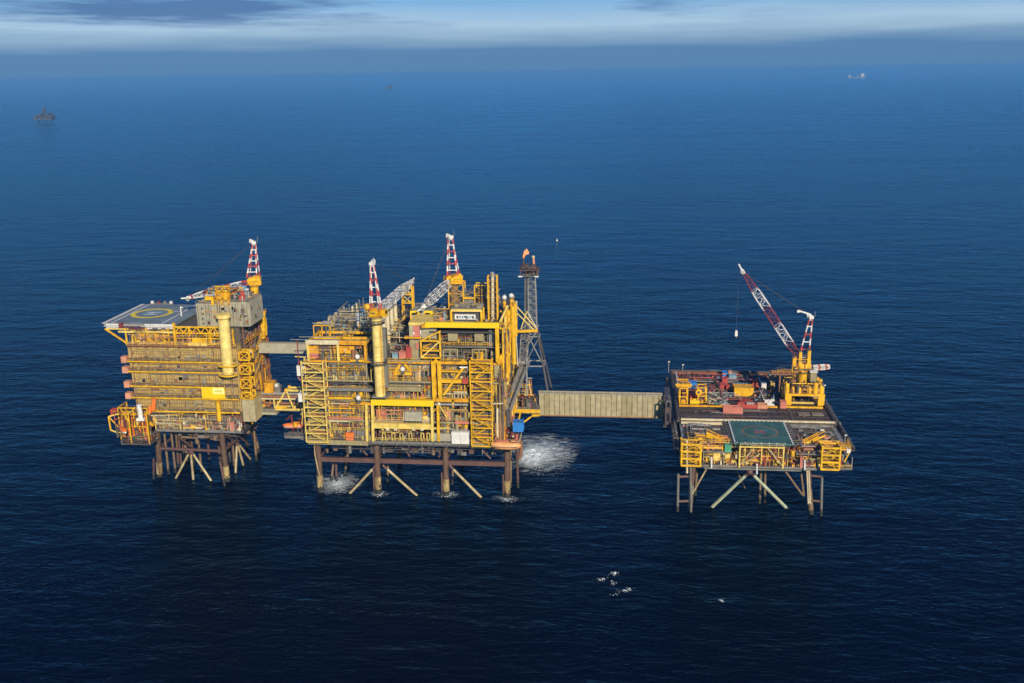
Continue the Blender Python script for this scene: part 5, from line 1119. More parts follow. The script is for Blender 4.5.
part(PP, 'gantry_support', lambda b: (b.lattice(at(522.5, 372, 333), at(525, 334, 333), 2.6, 2.6, 2.6, 8, ['pipe_grey', 'steel_grey'], .16, 1, side=(1, 0, 0)), b.tube(at(527, 396, 334), at(526, 340, 334), .3, 'pipe_grey', 8), fr(b, 513, 361.5, 525, 364.5, 332, 3, 'pipe_grey')))
for px, py, yy, lab in ((504.3, 297.4, 322, 'grey white satellite dome, left of two above the yellow risers'), (511.2, 295.6, 325, 'bright white satellite dome, right of two above the yellow risers')):
    c = at(px, py, yy); rt = thing('satellite_dome', lab, 'satellite dome', (c.x, c.y, c.z-2.2), 'satellite domes')
    part(rt, 'radome', lambda b: b.ball(c, .8, 'white', nu=18, nv=12), smooth=True)
    part(rt, 'pedestal', lambda b: (b.tube(c-ZV*2.2, c-ZV*.8, .55, 'yellow', 10), b.tube(c-ZV*1.0, c-ZV*.75, .8, 'steel_grey', 12)))
part(PP, 'dome_mast', lambda b: [b.tube((at(px, 300, yy).x, yy, 58), at(px, 303.3, yy), .45, 'deep_yellow', 8) for px, yy in ((504.4, 322), (511.2, 325))] + [b.clutter(at(503, 300, 322).x, at(511, 300, 325).x, 321, 326, 60, 65.5, 12, ['rust_pipe', 'steel_grey', 'deep_yellow', 'dull_red'], .2)])
# --- bridge landing on the right
def land(b):
    p = at(509, 409, 334); q = at(539.5, 409, 334)
    z = p.z
    b.box(p.x, q.x, 331, 343, z-.5, z, 'deck_grey'); fr(b, 510.5, 409.8, 540, 412.5, 330.6, .5, 'yellow'); b.rail((p.x, 331, z), (q.x, 331, z), 'cream'); b.rail((p.x, 343, z), (q.x, 343, z), 'cream')
    b.beam(at(518, 424, 331), at(520.5, 412, 331), .5, 'yellow'); b.beam(at(521, 424, 332), at(536, 413, 332), .5, 'yellow'); b.beam(at(532, 415.5, 331.5), at(540, 415, 331.5), .7, 'yellow')
lk = part(PP, 'bridge_landing', land)
zl = at(509, 409, 334).z
part(PP, 'landing_equipment', lambda b: (b.clutter(at(512, 409, 334).x, at(536, 409, 334).x, 333, 342, zl, zl+4.2, 60, ['dark_steel', 'dull_red', 'steel_grey', 'dark_steel', 'rust_pipe', 'deep_yellow'], .35), b.clutter(at(513, 409, 342).x, at(531, 409, 342).x, 343, 352, zl, zl+7, 40, ['steel_grey', 'rust_pipe', 'pipe_grey', 'deep_yellow', 'dull_red'], .3), b.ball(at(513.6, 403, 332), .55, 'white'),
     [b.beam(at(x, 396, 337), at(x, 386, 337), .3, 'pale_yellow') for x in (519, 526)], b.beam(at(517, 385.5, 337), at(531, 384.5, 337), .45, 'yellow'), b.beam(at(531, 396, 337), at(529, 381, 337), .25, 'cream')), kind='stuff')
fr_ = at(513, 432, 312); fq = at(523, 423, 312)
container('cargo_container', 'bright blue container hung at the right edge just above the foaming water', 'container', fr_.x, fq.x, 312, 315.5, fr_.z, fq.z, 'blue')
part(PP, 'lower_right_platform', lambda b: (b.box(MX1-2, -33.5, 309, 318, 20.4, 20.8, 'steel_grey'), b.rail((MX1, 309, 20.8), (-33.5, 309, 20.8), 'cream'), b.rail((-33.5, 309, 20.8), (-33.5, 318, 20.8), 'cream'), b.clutter(-38.5, -34, 310, 317, 20.8, 24, 22, ['dark_steel', 'dull_red', 'steel_grey', 'cream'], .4)))
c_ = at(506, 449.5, 306.4)
lifeboat('tan orange lifeboat hung below the right stair tower of the middle platform', tuple(c_), 9.8, math.radians(180), 'tan_orange', 'tan_orange', band='dark_steel')
part(PP, 'lifeboat_davit', lambda b: [(b.beam((x, 309.3, 20.8), (x, 309.3, 24.5), .45, 'pink_red'), b.beam((x, 309.3, 24.5), (x, 306.4, 23.6), .35, 'pink_red'), b.tube((x, 306.4, 23.6), (x, 306.4, 21.6), .06, 'dark_steel', 4)) for x in (c_.x-3.4, c_.x+3.4)] + [b.box(c_.x-4.6, c_.x+4.0, 308.0, 309.2, 22.3, 22.6, 'pink_red')])
# --- lifeboat on the left flank
c2 = at(291, 432, 316)
def lst(b):
    b.box(c2.x-1.5, MX0+.2, 313.5, 318, c2.z-1.4, c2.z-.6, 'deck_grey'); b.beam((c2.x-1, 315, c2.z-.8), (MX0, 315, c2.z-3.2), .35, 'steel_grey')
    for x in (c2.x-.4, c2.x+4): b.beam((x, 319, c2.z-.6), (x, 319, c2.z+5.2), .4, 'dull_red'); b.beam((x, 319, c2.z+5.2), (x-.6, 315.7, c2.z+4.6), .3, 'dull_red')
    b.rail((c2.x-1.5, 313.6, c2.z-.6), (MX0, 313.6, c2.z-.6), 'steel_grey'); b.clutter(c2.x, MX0, 316.5, 319, c2.z-.6, c2.z+4.5, 20, ['dull_red', 'dark_steel', 'rust_pipe'], .2)
part(PP, 'lifeboat_platform', lst)
lifeboat('red orange lifeboat with a yellow drum beside the left stair tower', tuple(at(293.5, 428.5, 315.6)), 7.2, math.radians(185), 'red', 'orange', band='white')
rr = at(295.4, 424.2, 313.8)
rt = thing('drum', 'small yellow drum beside the red orange lifeboat on the left flank', 'drum', (rr.x, rr.y, rr.z-.8))
part(rt, 'barrel', lambda b: b.tube(rr-ZV*.8, rr+ZV*.7, .75, 'yellow', 12), smooth=True); part(rt, 'lid', lambda b: b.tube(rr+ZV*.7, rr+ZV*.8, .6, 'deep_yellow', 12))
# --- cranes
ax = at(377.6, 340, 306.6).x
cr = crane('crane on a thick pale yellow column at the front of the middle platform', ax, 306.6, PZ(395.5, 385, 306.6), at(380, 316, 306.6).z, 1.65, 'column_yellow', (0.28, 1), at(411.5, 281.5, 342), 1.2, 2.3, 18, ['white', 'pipe_grey', 'white', 'white'], 1, at(372.2, 265, 307), 3.1, (1, 0, 0), rings=(at(380, 323, 306.6).z, at(383, 363.5, 306.6).z), house=(3.6, 2.8, 2.4), pn=24, brad=.11)
part(cr, 'winch_drum', lambda b: (b.ball(at(367.3, 307, 305.5), 1.15, 'yellow', nu=12, nv=8), b.beam(at(368, 309, 305.6), at(373, 310, 306), .5, 'deep_yellow')))
part(PP, 'column_bracket', lambda b: (b.box(ax-2.6, ax+2.6, 305.2, 311, PZ(395.5, 385, 306.6)-.5, PZ(395.5, 385, 306.6), 'deck_grey'), b.box(ax-2.2, ax+2.2, 308.7, 311, 40, 60, 'steel_grey')))
bx = at(454.2, 290, 328).x
crane('crane above the left yellow cage, highest mast on the middle platform', bx, 328, 60.9, at(452, 283, 328).z, 1.45, 'jacket_brown', (-1, -.75), at(423.5, 306.5, 320.5), .6, 2.4, 16, ['white', 'white', 'pipe_grey'], 1, at(450.3, 238.5, 328), 3.4, (1, 0, 0), house=(4.2, 3.6, 2.6), atop=.8, brad=.11)
# --- bridges from the left platform
br = thing('connecting_bridge', 'plain grey enclosed bridge joining the left and middle platforms high up', 'bridge', (-118, 335, 41))
bl0 = at(257, 353, 334); bl1 = Vector((-106.6, 334, at(302, 353.6, 334).z)); zt_ = at(257, 343.6, 334).z
part(br, 'cladding', lambda b: (b.box(-130.6, bl1.x, 334, 336, bl0.z, zt_, 'bridge_grey'), [b.box(-130.2+i*1.35, -130.1+i*1.35, 333.95, 334.02, bl0.z+.1, zt_-.1, 'bridge_grey') for i in range(17)]))
part(br, 'roof_edge', lambda b: b.box(-130.6, bl1.x, 333.9, 336.1, zt_, zt_+.25, 'block_grey'))
part(br, 'end_frame', lambda b: (b.box(bl1.x, bl1.x+1.2, 333.6, 336.4, bl0.z-.4, zt_+.5, 'steel_grey'),))
part(PP, 'bridge_bearing', lambda b: b.clutter(bl1.x-1, MX0+1, 332, 338, 40, 49, 30, ['steel_grey', 'dull_red', 'pipe_grey', 'dark_steel'], .3))
sphere_tank('white round tank at the left end of the upper grey bridge', 251, 351.5, 326, .9)
tb = thing('truss_bridge', 'open yellow truss footbridge low between the left and middle platforms', 'bridge', (-114, 321, 27.5))
def trs(b):
    for y in (321, 324.5):
        P = lambda px, py: at(px, py, 321)+Vector((0, y-321, 0))
        b.beam(P(275, 409.3), P(306, 409.6), .55, 'pale_yellow'); b.beam(P(285.5, 390.3), P(306, 390.7), .6, 'pale_yellow')
        for a, c in (((275.2, 409), (285.8, 390.5)), ((286.3, 390.5), (294, 409)), ((294.4, 409), (300, 399)), ((273.8, 398), (275.2, 409))): b.beam(P(*a), P(*c), .5, 'pale_yellow')
        b.ball(P(286, 390), .65, 'yellow')
part(tb, 'side_truss', trs)
part(tb, 'deck', lambda b: (b.box(at(262, 409, 321).x, at(305, 409, 321).x, 321.4, 324.2, at(285, 411.5, 321).z, at(285, 410, 321).z, 'deck_grey'), b.box(at(262, 409, 321).x, at(277, 409, 321).x, 320.2, 324.4, at(270, 414, 321).z, at(270, 411.6, 321).z, 'block_grey')))
part(tb, 'pipe', lambda b: (b.tube(at(262, 393.5, 323), at(306, 394, 323), .55, 'pipe_grey', 8), b.tube(at(262, 396.5, 322), at(306, 397, 322), .5, 'rust_pipe', 8), b.tube(at(262, 398.8, 321.6), at(306, 399.2, 321.6), .3, 'cream', 8), b.tube(at(262, 403, 323), at(306, 403.5, 323), .5, 'rust_pipe', 8)), smooth=True)
part(tb, 'hose', lambda b: b.tube(at(277, 407.5, 321.5), at(287, 407, 321.5), .4, 'yellow', 6))
part(LP, 'bridge_cabin', lambda b: (fr(b, 265, 383, 272.5, 393, 322, 4, 'deep_yellow'), [b.beam(at(x, 392.8, 321.9), at(x, 383.2, 321.9), .25, 'yellow') for x in (265, 268.6, 272.4)], fr(b, 274.5, 386, 280, 392.5, 323, 2, 'steel_grey'), fr(b, 275, 384.2, 277.6, 387, 322.4, 1.5, 'white'), b.clutter(-131, -121, 321, 328, 27.5, 36, 30, ['dark_steel', 'dull_red', 'steel_grey', 'rust_pipe', 'deep_yellow'], .3)))

# ================================================================== right bridge
z0 = at(600, 416, 339).z; z1 = at(600, 394.6, 339).z; xa = at(539, 405, 339).x; xb = at(663.5, 405, 339).x

RB_ = thing('enclosed_bridge', 'long beige ribbed enclosed bridge between the middle and right platforms', 'bridge', ((xa+xb)/2, 341, z0))
def clad(b):
    b.box(xa, xb, 339, 341.6, z0, z1, 'core_dark')
    n = 24; R = random.Random(9)
    for i in range(n):
        x = xa+(xb-xa)*i/n; w = (xb-xa)/n; b.box(x+.1, x+w-.1, 338.78-R.random()*.06, 338.99, z0+.06, z1-.08, 'bridge_beige' if R.random() < .8 else 'wall_grey')
        for k in (1, 2, 3): b.box(x+w*k/4-.05, x+w*k/4+.05, 338.66, 338.77, z0+.1, z1-.12, 'bridge_beige')
part(RB_, 'cladding', clad)
part(RB_, 'roof', lambda b: (b.box(xa-.1, xb-.4, 338.85, 341.7, z1, z1+.22, 'bridge_grey'), b.box(xa, xb-.5, 340.2, 341, z1+.22, z1+.4, 'bridge_grey')))
part(RB_, 'handrail', lambda b: b.rail((xa, 339.1, z1+.22), (xb-.6, 339.1, z1+.22), 'cream', h=.7, step=2.5))
part(RB_, 'service_pipe', lambda b: [b.tube((xa, 338.6, z0-.15-.0), (xb, 338.6, z0-.15), .16, 'rust_pipe', 8)] + [b.box(x, x+.2, 338.5, 338.95, z0-.4, z0, 'dark_steel') for x in [xa+1.5+i*3.4 for i in range(12)]])
part(RB_, 'bottom_chord', lambda b: b.box(xa, xb, 338.9, 341.7, z0-.45, z0-.02, 'wall_brown'))
# ================================================================== right: drilling deck platform
DP = thing('wellhead_platform', 'low flat wellhead platform on the right with dark cargo deck and green helicopter pad', 'oil platform', (47, 345, 0))
DX0, DX1, DY0, DY1, DZ = 19.0, 72.6, 306.0, 385.0, 24.0
rl0 = at(693.2, 466, 307.5); rl1 = atz(689.8, 510, 0); rr0 = at(807.4, 465, 307.5); rr1 = atz(811, 513.5, 0)
rl1.y = rr1.y = 307.8
for a, e in (((rl0.x+1, 320, 16.5), (rl0.x+9, 340, 3)), ((rr0.x-1, 318, 16.5), (rr0.x-8, 340, 3)), ((36, 325, 16.5), (45, 345, 2)), ((57, 325, 16.5), (48, 345, 2))): part(DP, 'brace', lambda b: b.tube(a, e, .4, 'jacket_rust', 8), smooth=True)
for a, e, mt in ((rl0, rl1, 'jacket_rust'), (rr0, rr1, 'jacket_rust')):
    leg(DP, (a.x, 307.5, 17), to_sea((a.x, 307.5, 17), e), .75, 'rust_leg', splash=(1.5, 9), smat='steel_grey' if e is rl1 else 'jacket_brown')
    part(DP, 'leg_collar', lambda b: b.tube((a.x, 307.5, 17), Vector((a.x, 307.5, 17)).lerp(e, .36), .95, 'jacket_rust', 14), smooth=True)
    leg(DP, (a.x, 376, 17), (a.x+(e.x-a.x)*1.1, 377, -3), .85, 'jacket_rust', splash=None)
for px, yt, yb in ((678.0, 474, 507.5), (821.6, 477, 510)):
    t = at(px+.3, yt, 306.5); w = at(px-.3, yb, 306.5); leg(DP, t, to_sea(t, w), .42, 'steel_grey', splash=None, name='fender_post')
    lx = rl0.x if px < 700 else rr0.x
    for pz in (476.8, 501.5):
        zz = at(px, pz, 306.5).z; part(DP, 'fender_arm', lambda b: b.tube((t.x, 306.5, zz), (lx+(-.6 if px < 700 else .9), 307.3, zz), .42, 'jacket_rust', 8), smooth=True)
part(DP, 'ladder', lambda b: ([b.beam(at(px, 466, 306.2), at(px+1.6, 504, 306.2), .2, 'cream') for px in (806.6, 809.0)] + [b.beam(at(806.6+.04*i*1.6, 470+i*1.55, 306.2), at(809.0+.04*i*1.6, 470+i*1.55, 306.2), .22, 'cream') for i in range(22)]))
part(DP, 'riser', lambda b: (b.tube(at(690.5, 467, 306.4), to_sea(at(690.5, 467, 306.4), at(690.8, 500, 306.4)), .4, 'steel_grey', 8), b.tube(at(686.8, 440, 305.6), at(687.0, 473, 305.6), .35, 'cream', 8)), smooth=True)
kc = at(749.8, 471.5, 306.8)
for q, m_ in (((711.5, 507.5), 'brace_green'), ((786.8, 508.3), 'brace_green')):
    e = atz(*q, 0); o = brace(DP, kc, to_sea(kc, e, -2), .55, m_, k=.09)
part(DP, 'brace_node', lambda b: b.ball(kc, 1.15, 'jacket_rust', nu=12, nv=8), smooth=True)
for a, e, mt, yy, r in (((707, 468), (692.3, 494), 'brace_cream', 307.2, .28), ((783, 468), (802.5, 495), 'jacket_brown', 307.4, .32), ((736, 468), (744.5, 488), 'jacket_brown', 325, .3), ((800.5, 468), (803.8, 496), 'jacket_brown', 318, .35)):
    p = at(*a, yy); q = at(*e, yy); part(DP, 'brace', lambda b: b.tube(p, q, r, mt, 8), smooth=True)
for a, e, yy in (((765.2, 468), (764.8, 505), 316), ((761, 470), (759.4, 506), 315), ((697, 470), (695, 498), 320)):
    p = at(*a, yy); q = at(*e, yy); leg(DP, p, to_sea(p, q), .4, 'jacket_brown', splash=None, name='conductor')
for px, ya, yb in ((711.4, 457, 468), (756.8, 464, 474), (804.6, 460, 470)): part(DP, 'drain_pipe', lambda b: b.tube(at(px, ya, 304.8), at(px, yb, 304.8), .28, 'white', 8), smooth=True)
# left edge landing for the long bridge, bulk added to shadow its end
def lnd(b):
    b.box(14.6, 17.1, 330, 348, 20.6, 21.1, 'dark_steel'); b.box(15.2, 17.0, 336, 346, 29.6, 30.2, 'dark_steel')
    for x in (15.4, 17.0):
        for y in (331, 337.6, 345): b.beam((x, y, 21), (x, y, 30), .45, 'dark_steel')
    for y0, y1 in ((331, 337.6), (337.6, 345)): b.beam((17.0, y0, 21), (17.0, y1, 29.8), .35, 'dark_steel'); b.beam((17.0, y1, 21), (17.0, y0, 29.8), .35, 'dark_steel')
    b.rail((15.3, 331, 21.1), (15.3, 348, 21.1), 'steel_grey'); b.beam((15.4, 331, 29.9), (17.0, 331, 29.9), .4, 'steel_grey'); b.beam((16, 331, 29.9), (16, 345, 29.9), .4, 'dark_steel')
    b.clutter(15.3, 17.0, 331, 337, 21.2, 29, 34, ['dark_steel', 'steel_grey', 'jacket_rust', 'dark_steel'], .4)
part(DP, 'bridge_landing', lnd)
# --- decks
def low(b):
    b.box(DX0+1, DX1-1.2, DY0, DY1, 16.2, 17.0, 'dark_steel'); b.box(DX0+1, DX1-5, DY0-.4, DY0, 16.1, 17.0, 'deck_grey'); b.box(at(704, 468, 305).x, at(801, 468, 305).x, DY0-1.4, DY0-.4, 16.0, 16.5, 'steel_grey')
    b.box(DX1-5, DX1+.6, DY0-.2, DY0+6, 16.5, 17.0, 'deck_grey')
part(DP, 'lower_deck', low)
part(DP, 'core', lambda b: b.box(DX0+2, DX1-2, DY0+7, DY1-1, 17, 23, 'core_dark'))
PADX0, PADX1, PADY0, PADY1 = 36.2, 55.0, 306.6, 328.4
PZ0 = 24.3
def mdk(b):
    b.box(DX0, DX1, 328.6, DY1, 23.2, 24.0, 'deck_plate'); b.box(DX0+1, PADX0-.6, DY0+6.5, 328.6, 22.2, 22.8, 'hatch_grey'); b.box(PADX1+.6, DX1-.6, DY0+6.5, 328.6, 22.2, 22.8, 'hatch_grey')
    b.box(DX0+1.2, PADX0-.6, DY0+.3, DY0+6.5, 21.0, 21.4, 'deck_grey'); b.box(PADX1+.6, DX1-.8, DY0+.3, DY0+6.5, 21.0, 21.4, 'deck_grey')
md = part(DP, 'main_deck', mdk)
def lines(b):
    R = random.Random(5)
    for y, x0, x1, m_ in ((328.9, DX0+1.5, DX1-.8, 'cream'), (343.4, DX0+1.6, 36, 'deep_yellow'), (344.2, 55.5, DX1-2, 'yellow'), (344.0, 41.5, 55, 'deep_yellow'), (348.5, DX0+1.6, 32.5, 'deep_yellow'), (374.8, DX0+2, 30.5, 'deep_yellow'), (375.2, 33.5, 40, 'yellow'), (363.5, 33.8, 44, 'yellow'), (383.8, DX0+1, 62, 'rust_pipe'), (349.2, 59, 71, 'pale_yellow')):
        b.box(x0, x1, y-.45, y+.45, 24.0, 24.5, m_)
    for x in (31, 36.5, 48, 58.5): b.box(x-.5, x+.5, 329.3, 383.5, 24.0, 24.18, 'dark_steel')
    for y in (334, 339, 353, 358, 369): b.box(DX0+1, DX1-1, y-.2, y+.2, 24.0, 24.1, 'dark_steel')
    b.box(DX0+.4, DX0+1.0, 328.6, DY1, 24.0, 24.9, 'dark_steel'); b.box(DX1-.9, DX1-.3, 328.6, DY1, 24.0, 24.7, 'dark_steel'); b.box(DX0, DX1, DY1-.6, DY1, 24.0, 25.2, 'dark_steel')
    for x0, x1, y0, y1 in ((61, 65, 335.5, 338.5), (65.6, 69.6, 335.5, 338.5)): b.box(x0, x1, y0, y1, 24.1, 24.35, 'steel_grey')
part(DP, 'deck_beams', lines, parent=md)
part(DP, 'deck_railing', lambda b: (b.rail((DX0, DY1-.1, 24), (DX1, DY1-.1, 24), 'dark_steel', step=3), b.rail((DX1-.1, 329, 24), (DX1-.1, DY1, 24), 'steel_grey', step=3), b.rail((DX0+.1, 329, 24), (DX0+.1, DY1, 24), 'dark_steel', step=3)))
part(DP, 'side_gangway', lambda b: (b.box(DX0-1.8, DX0-.05, 308, DY1, 21.2, 21.5, 'dark_steel'), b.rail((DX0-1.8, 308, 21.5), (DX0-1.8, DY1, 21.5), 'dark_steel'), b.clutter(DX0-1.6, DX0-.1, 309, 384, 21.5, 24, 50, ['dark_steel', 'steel_grey', 'dark_steel', 'jacket_rust'], .4)))
part(DP, 'side_gangway', lambda b: (b.box(DX1+.05, DX1+1.9, 310, DY1, 21.2, 21.5, 'dark_steel'), b.rail((DX1+1.9, 310, 21.5), (DX1+1.9, DY1, 21.5), 'steel_grey'), b.clutter(DX1+.1, DX1+1.7, 312, 384, 21.5, 24, 30, ['dark_steel', 'steel_grey', 'jacket_rust'], .4)))
pad = part(DP, 'helideck', lambda b: (b.box(PADX0, PADX1, PADY0, PADY1, PZ0-.45, PZ0, 'heli_green'), [b.box(PADX0+.3+i*4.7, PADX0+.7+i*4.7, PADY0+.2, PADY1-.2, PZ0-1.2, PZ0-.46, 'dark_steel') for i in range(5)]), label='green helicopter pad flush with the front edge')
helideck_marks(DP, pad, (PADX0+PADX1)/2, (PADY0+PADY1)/2+.2, PZ0, 5.6, .8, 'mark_rust', 0, 0, None, 'X', 'mark_pink')
def pmk(b):
    z = PZ0+.006
    for x in (PADX0+.25, PADX1-.25): b.poly([(x-.17, PADY0+.2, z), (x+.17, PADY0+.2, z), (x+.17, PADY1-.2, z), (x-.17, PADY1-.2, z)], [(0,1,2,3)], 'white')
    b.poly([(PADX0+.5, PADY0+.2, z), (PADX1-.5, PADY0+.2, z), (PADX1-.5, PADY0+.45, z), (PADX0+.5, PADY0+.45, z)], [(0,1,2,3)], 'pipe_grey')
    for i in range(14): x = PADX0+.8+i*1.4; b.box(x-.14, x+.14, PADY1-.6, PADY1-.35, z, z+.14, 'white')
    for i in range(8): x = PADX0+1+i*2.5; b.box(x-.14, x+.14, PADY0+.55, PADY0+.8, z, z+.14, 'white')
    for i in range(1, 9): y = PADY0+i*2.4; b.box(PADX1-.55, PADX1-.4, y, y+.2, z, z+.18, 'white'); b.box(PADX0+.4, PADX0+.55, y, y+.2, z, z+.18, 'white')
part(DP, 'pad_markings', pmk, parent=pad)
for x, o in ((PADX0, -1.2), (PADX1, 1.2)): part(DP, 'safety_net', lambda b: [b.beam((x, y, PZ0-.2), (x+o, y, PZ0+.05), .1, 'pipe_grey') for y in [PADY0+i*2.1 for i in range(11)]] + [b.beam((x+o, PADY0, PZ0+.05), (x+o, PADY1, PZ0+.05), .12, 'pipe_grey')], parent=pad)
# grey hatch covers and walkways either side of the pad
def hat(b, sd_):
    R = random.Random(11)
    for x0, x1 in (sd_,):
        for k in range(9):
            w = R.uniform(3, 7); x = R.uniform(x0, x1-w); y = R.uniform(316, 326.5); b.box(x, x+w, y, y+R.uniform(.7, 1.6), 22.8, 22.8+R.uniform(.15, .8), R.choice(['deck_grey', 'hatch_grey', 'hatch_grey', 'dark_steel', 'hatch_grey']))
        b.clutter(x0, x1, 314, 327.5, 22.8, 23.9, 14, ['steel_grey', 'dark_steel', 'pipe_grey', 'salmon', 'deck_grey'], .4)
        b.box(x0, x1, 327.2, 328.3, 22.8, 23.7, 'cream' if x0 < 30 else 'deck_grey')
for sd_ in ((DX0+1.5, PADX0-1.8), (PADX1+1.8, DX1-1.5)): part(DP, 'hatch_covers', lambda b: hat(b, sd_), parent=md)
part(DP, 'front_deck_equipment', lambda b: (b.clutter(DX0+2, PADX0-1, DY0, DY0+12, 21.4, 24.2, 120, ['dark_steel', 'steel_grey', 'yellow', 'rust_pipe', 'core_dark', 'pipe_grey', 'deep_yellow', 'salmon'], .3, .45), b.clutter(PADX1+1, DX1-2, DY0, DY0+12, 21.4, 24.2, 120, ['dark_steel', 'steel_grey', 'yellow', 'rust_pipe', 'core_dark', 'pipe_grey', 'pale_yellow', 'dull_red'], .3, .45), b.clutter(DX0+2.5, PADX0-1, DY0+1, DY0+8, 21.4, 24.3, 70, ['pink_red', 'deep_yellow', 'rust_pipe', 'steel_grey', 'salmon', 'pale_yellow', 'dark_steel', 'yellow'], .35), b.clutter(PADX1+1, DX1-4.5, DY0+1, DY0+8, 21.4, 24.3, 70, ['pink_red', 'deep_yellow', 'rust_pipe', 'steel_grey', 'salmon', 'cream', 'dark_steel', 'yellow'], .35)), kind='stuff')
def ramp_(b, k):
    for sx, xa_, xb_, za, zb_ in (((1, 27.8, 36.2, 25.5, 22.2), (1, 27.8, 36.2, 24.6, 21.6)), ((-1, 63.5, 56.5, 25.3, 22.0), (-1, 65.5, 58.5, 25.8, 22.6)))[k]:
        b.beam((xa_, 312, za), (xb_, 310.5, zb_), .55, 'yellow'); b.beam((xa_, 313, za+1), (xb_, 311.5, zb_+1), .25, 'deep_yellow')
    if k == 0: b.box(24.5, 32, 312.4, 314, 24.2, 24.6, 'deep_yellow'); b.rail((22, 312, 22.8), (35, 312, 22.8), 'yellow')
    else: b.box(62, 67, 312.4, 314, 24.6, 24.9, 'pink_red'); b.rail((57, 312, 22.8), (70, 312, 22.8), 'pale_yellow')
for k in (0, 1): part(DP, 'access_stair', lambda b: ramp_(b, k))
# front face below the deck
part(DP, 'wellhead_equipment', lambda b: (b.clutter(26, 37.5, DY0-.2, DY0+3, 17, 21.2, 150, ['pale_yellow', 'wall_brown', 'yellow', 'dark_steel', 'core_dark', 'cream', 'rust_pipe'], .3, .45), b.clutter(37.5, 56, DY0-.3, DY0+3, 17, 23.4, 200, ['yellow', 'dark_steel', 'core_dark', 'dull_red', 'pale_yellow', 'rust_pipe', 'deep_yellow'], .3, .45), b.clutter(56, 63, DY0-.2, DY0+3, 17, 21.2, 120, ['pale_yellow', 'wall_grey', 'dark_steel', 'core_dark', 'dull_red', 'cream', 'yellow'], .3, .45), b.clutter(27, 37.5, DY0+.4, DY0+5, 17, 21, 90, ['pale_yellow', 'wall_brown', 'wall_grey', 'deep_yellow', 'dark_steel', 'cream', 'rust_pipe'], .4), b.clutter(37.5, 56, DY0+1.6, DY0+6, 17, 22.8, 130, ['dull_red', 'dark_steel', 'red', 'rust_pipe', 'deep_yellow', 'core_dark', 'salmon', 'pale_yellow'], .4), b.clutter(56, 63, DY0+.4, DY0+5, 17, 21, 70, ['pale_yellow', 'wall_grey', 'cream', 'wall_brown', 'dark_steel', 'block_grey', 'dull_red'], .4), b.clutter(22, 72, DY0+6, DY0+7, 17, 22, 90, GD, .4)), kind='stuff')
part(DP, 'drum_row', lambda b: [b.tube((40.5+i*1.25, DY0+.9, 19.0), (40.5+i*1.25, DY0+.9, 20.3), .5, 'salmon' if i % 2 else 'red', 9) for i in range(9)] + [b.box(40, 51.5, DY0+.3, DY0+1.5, 18.7, 19.0, 'deep_yellow')])
def cen(b):
    p = at(739.2, 467, 305); q = at(784, 447, 305); y = DY0-.9
    m = (p.x+q.x)/2
    for x in (p.x, q.x): b.beam((x, y, 16.6), (x, y, 24.0), .45, 'pale_yellow')
    b.beam((m, y, 18), (m, y, 24), .28, 'pale_yellow'); b.beam((p.x, y, 23.7), (q.x, y, 23.7), .4, 'pale_yellow'); b.beam((p.x, y, 16.9), (q.x, y, 16.9), .4, 'steel_grey')
    for sx in (-1, 1):
        e = p.x if sx < 0 else q.x; i_ = m+sx*2.0 ; o_ = m+sx*5.2
        b.beam((m+sx*.5, y, 21.5), (e, y, 17.4), .0001+.28, 'brace_cream') if sx < 0 else b.beam((m+sx*2, y, 23.4), (e, y, 17.4), .36, 'brace_cream')
        b.beam((e-sx*.3, y, 20.4), (o_, y, 20.4), .25, 'pale_yellow'); b.beam((o_, y, 23.5), (o_, y, 20.4), .25, 'pale_yellow')
    b.beam((p.x, y, 17.4), (m-2.5, y, 23.4), .3, 'brace_cream'); b.rail((p.x, y-.1, 23.9), (q.x, y-.1, 23.9), 'cream')
part(DP, 'front_truss', cen)
for k, (a, c) in enumerate(((681.2, 701.0), (820.8, 840.6))):
    p = at(a, 467.5, 304.6); q = at(c, 443, 304.6)
    stair_tower(DP, p.x, q.x, 304.0, 308.5, 17.2, 24.4, 3, 'yellow', t=.45)['label'] = ('yellow stair frame at the front left corner', 'yellow stair frame at the front right corner')[k]
part(DP, 'corner_platform', lambda b: (b.box(DX1-4, DX1-.4, DY0-1.5, DY0+5, 23.6, 24.0, 'deep_yellow'), b.beam((DX1-.4, DY0-1, 23.8), (DX1-2.2, DY0-1, 19.5), .35, 'yellow'), b.rail((DX1-4, DY0-1.5, 24), (DX1-.4, DY0-1.5, 24), 'yellow'), b.rail((DX1-.4, DY0-1.5, 24), (DX1-.4, DY0+5, 24), 'yellow'), b.box(DX1-3.4, DX1-2.6, DY0-.2, DY0+.9, 17, 20.8, 'dull_red'), b.rail((DX1-5, DY0-.3, 17), (DX1+.4, DY0-.3, 17), 'pale_yellow'), b.beam((DX1+.4, DY0, 17), (DX1+.4, DY0, 20.8), .2, 'pipe_grey')))
p = at(846.8, 453, 304.5); q = at(850.6, 449.2, 304.5)
container('equipment_box', 'small white box hung at the front right corner of the right platform', 'box', p.x, q.x, 304.5, 306, p.z, q.z, 'white')
p = at(800, 463, 305.4); q = at(805.4, 455, 305.4)
container('equipment_box', 'pale pink cabinet on the low front deck left of the right stair frame', 'cabinet', p.x, q.x-.4, 305.2, 307, 17.05, 20.4, 'pink_red')
p = at(725, 446, 306); q = at(731.5, 441.5, 306)
container('equipment_box', 'small green box at the front left corner of the green helicopter pad', 'box', p.x, q.x, 306, 307.6, 21.45, 23.8, 'green')
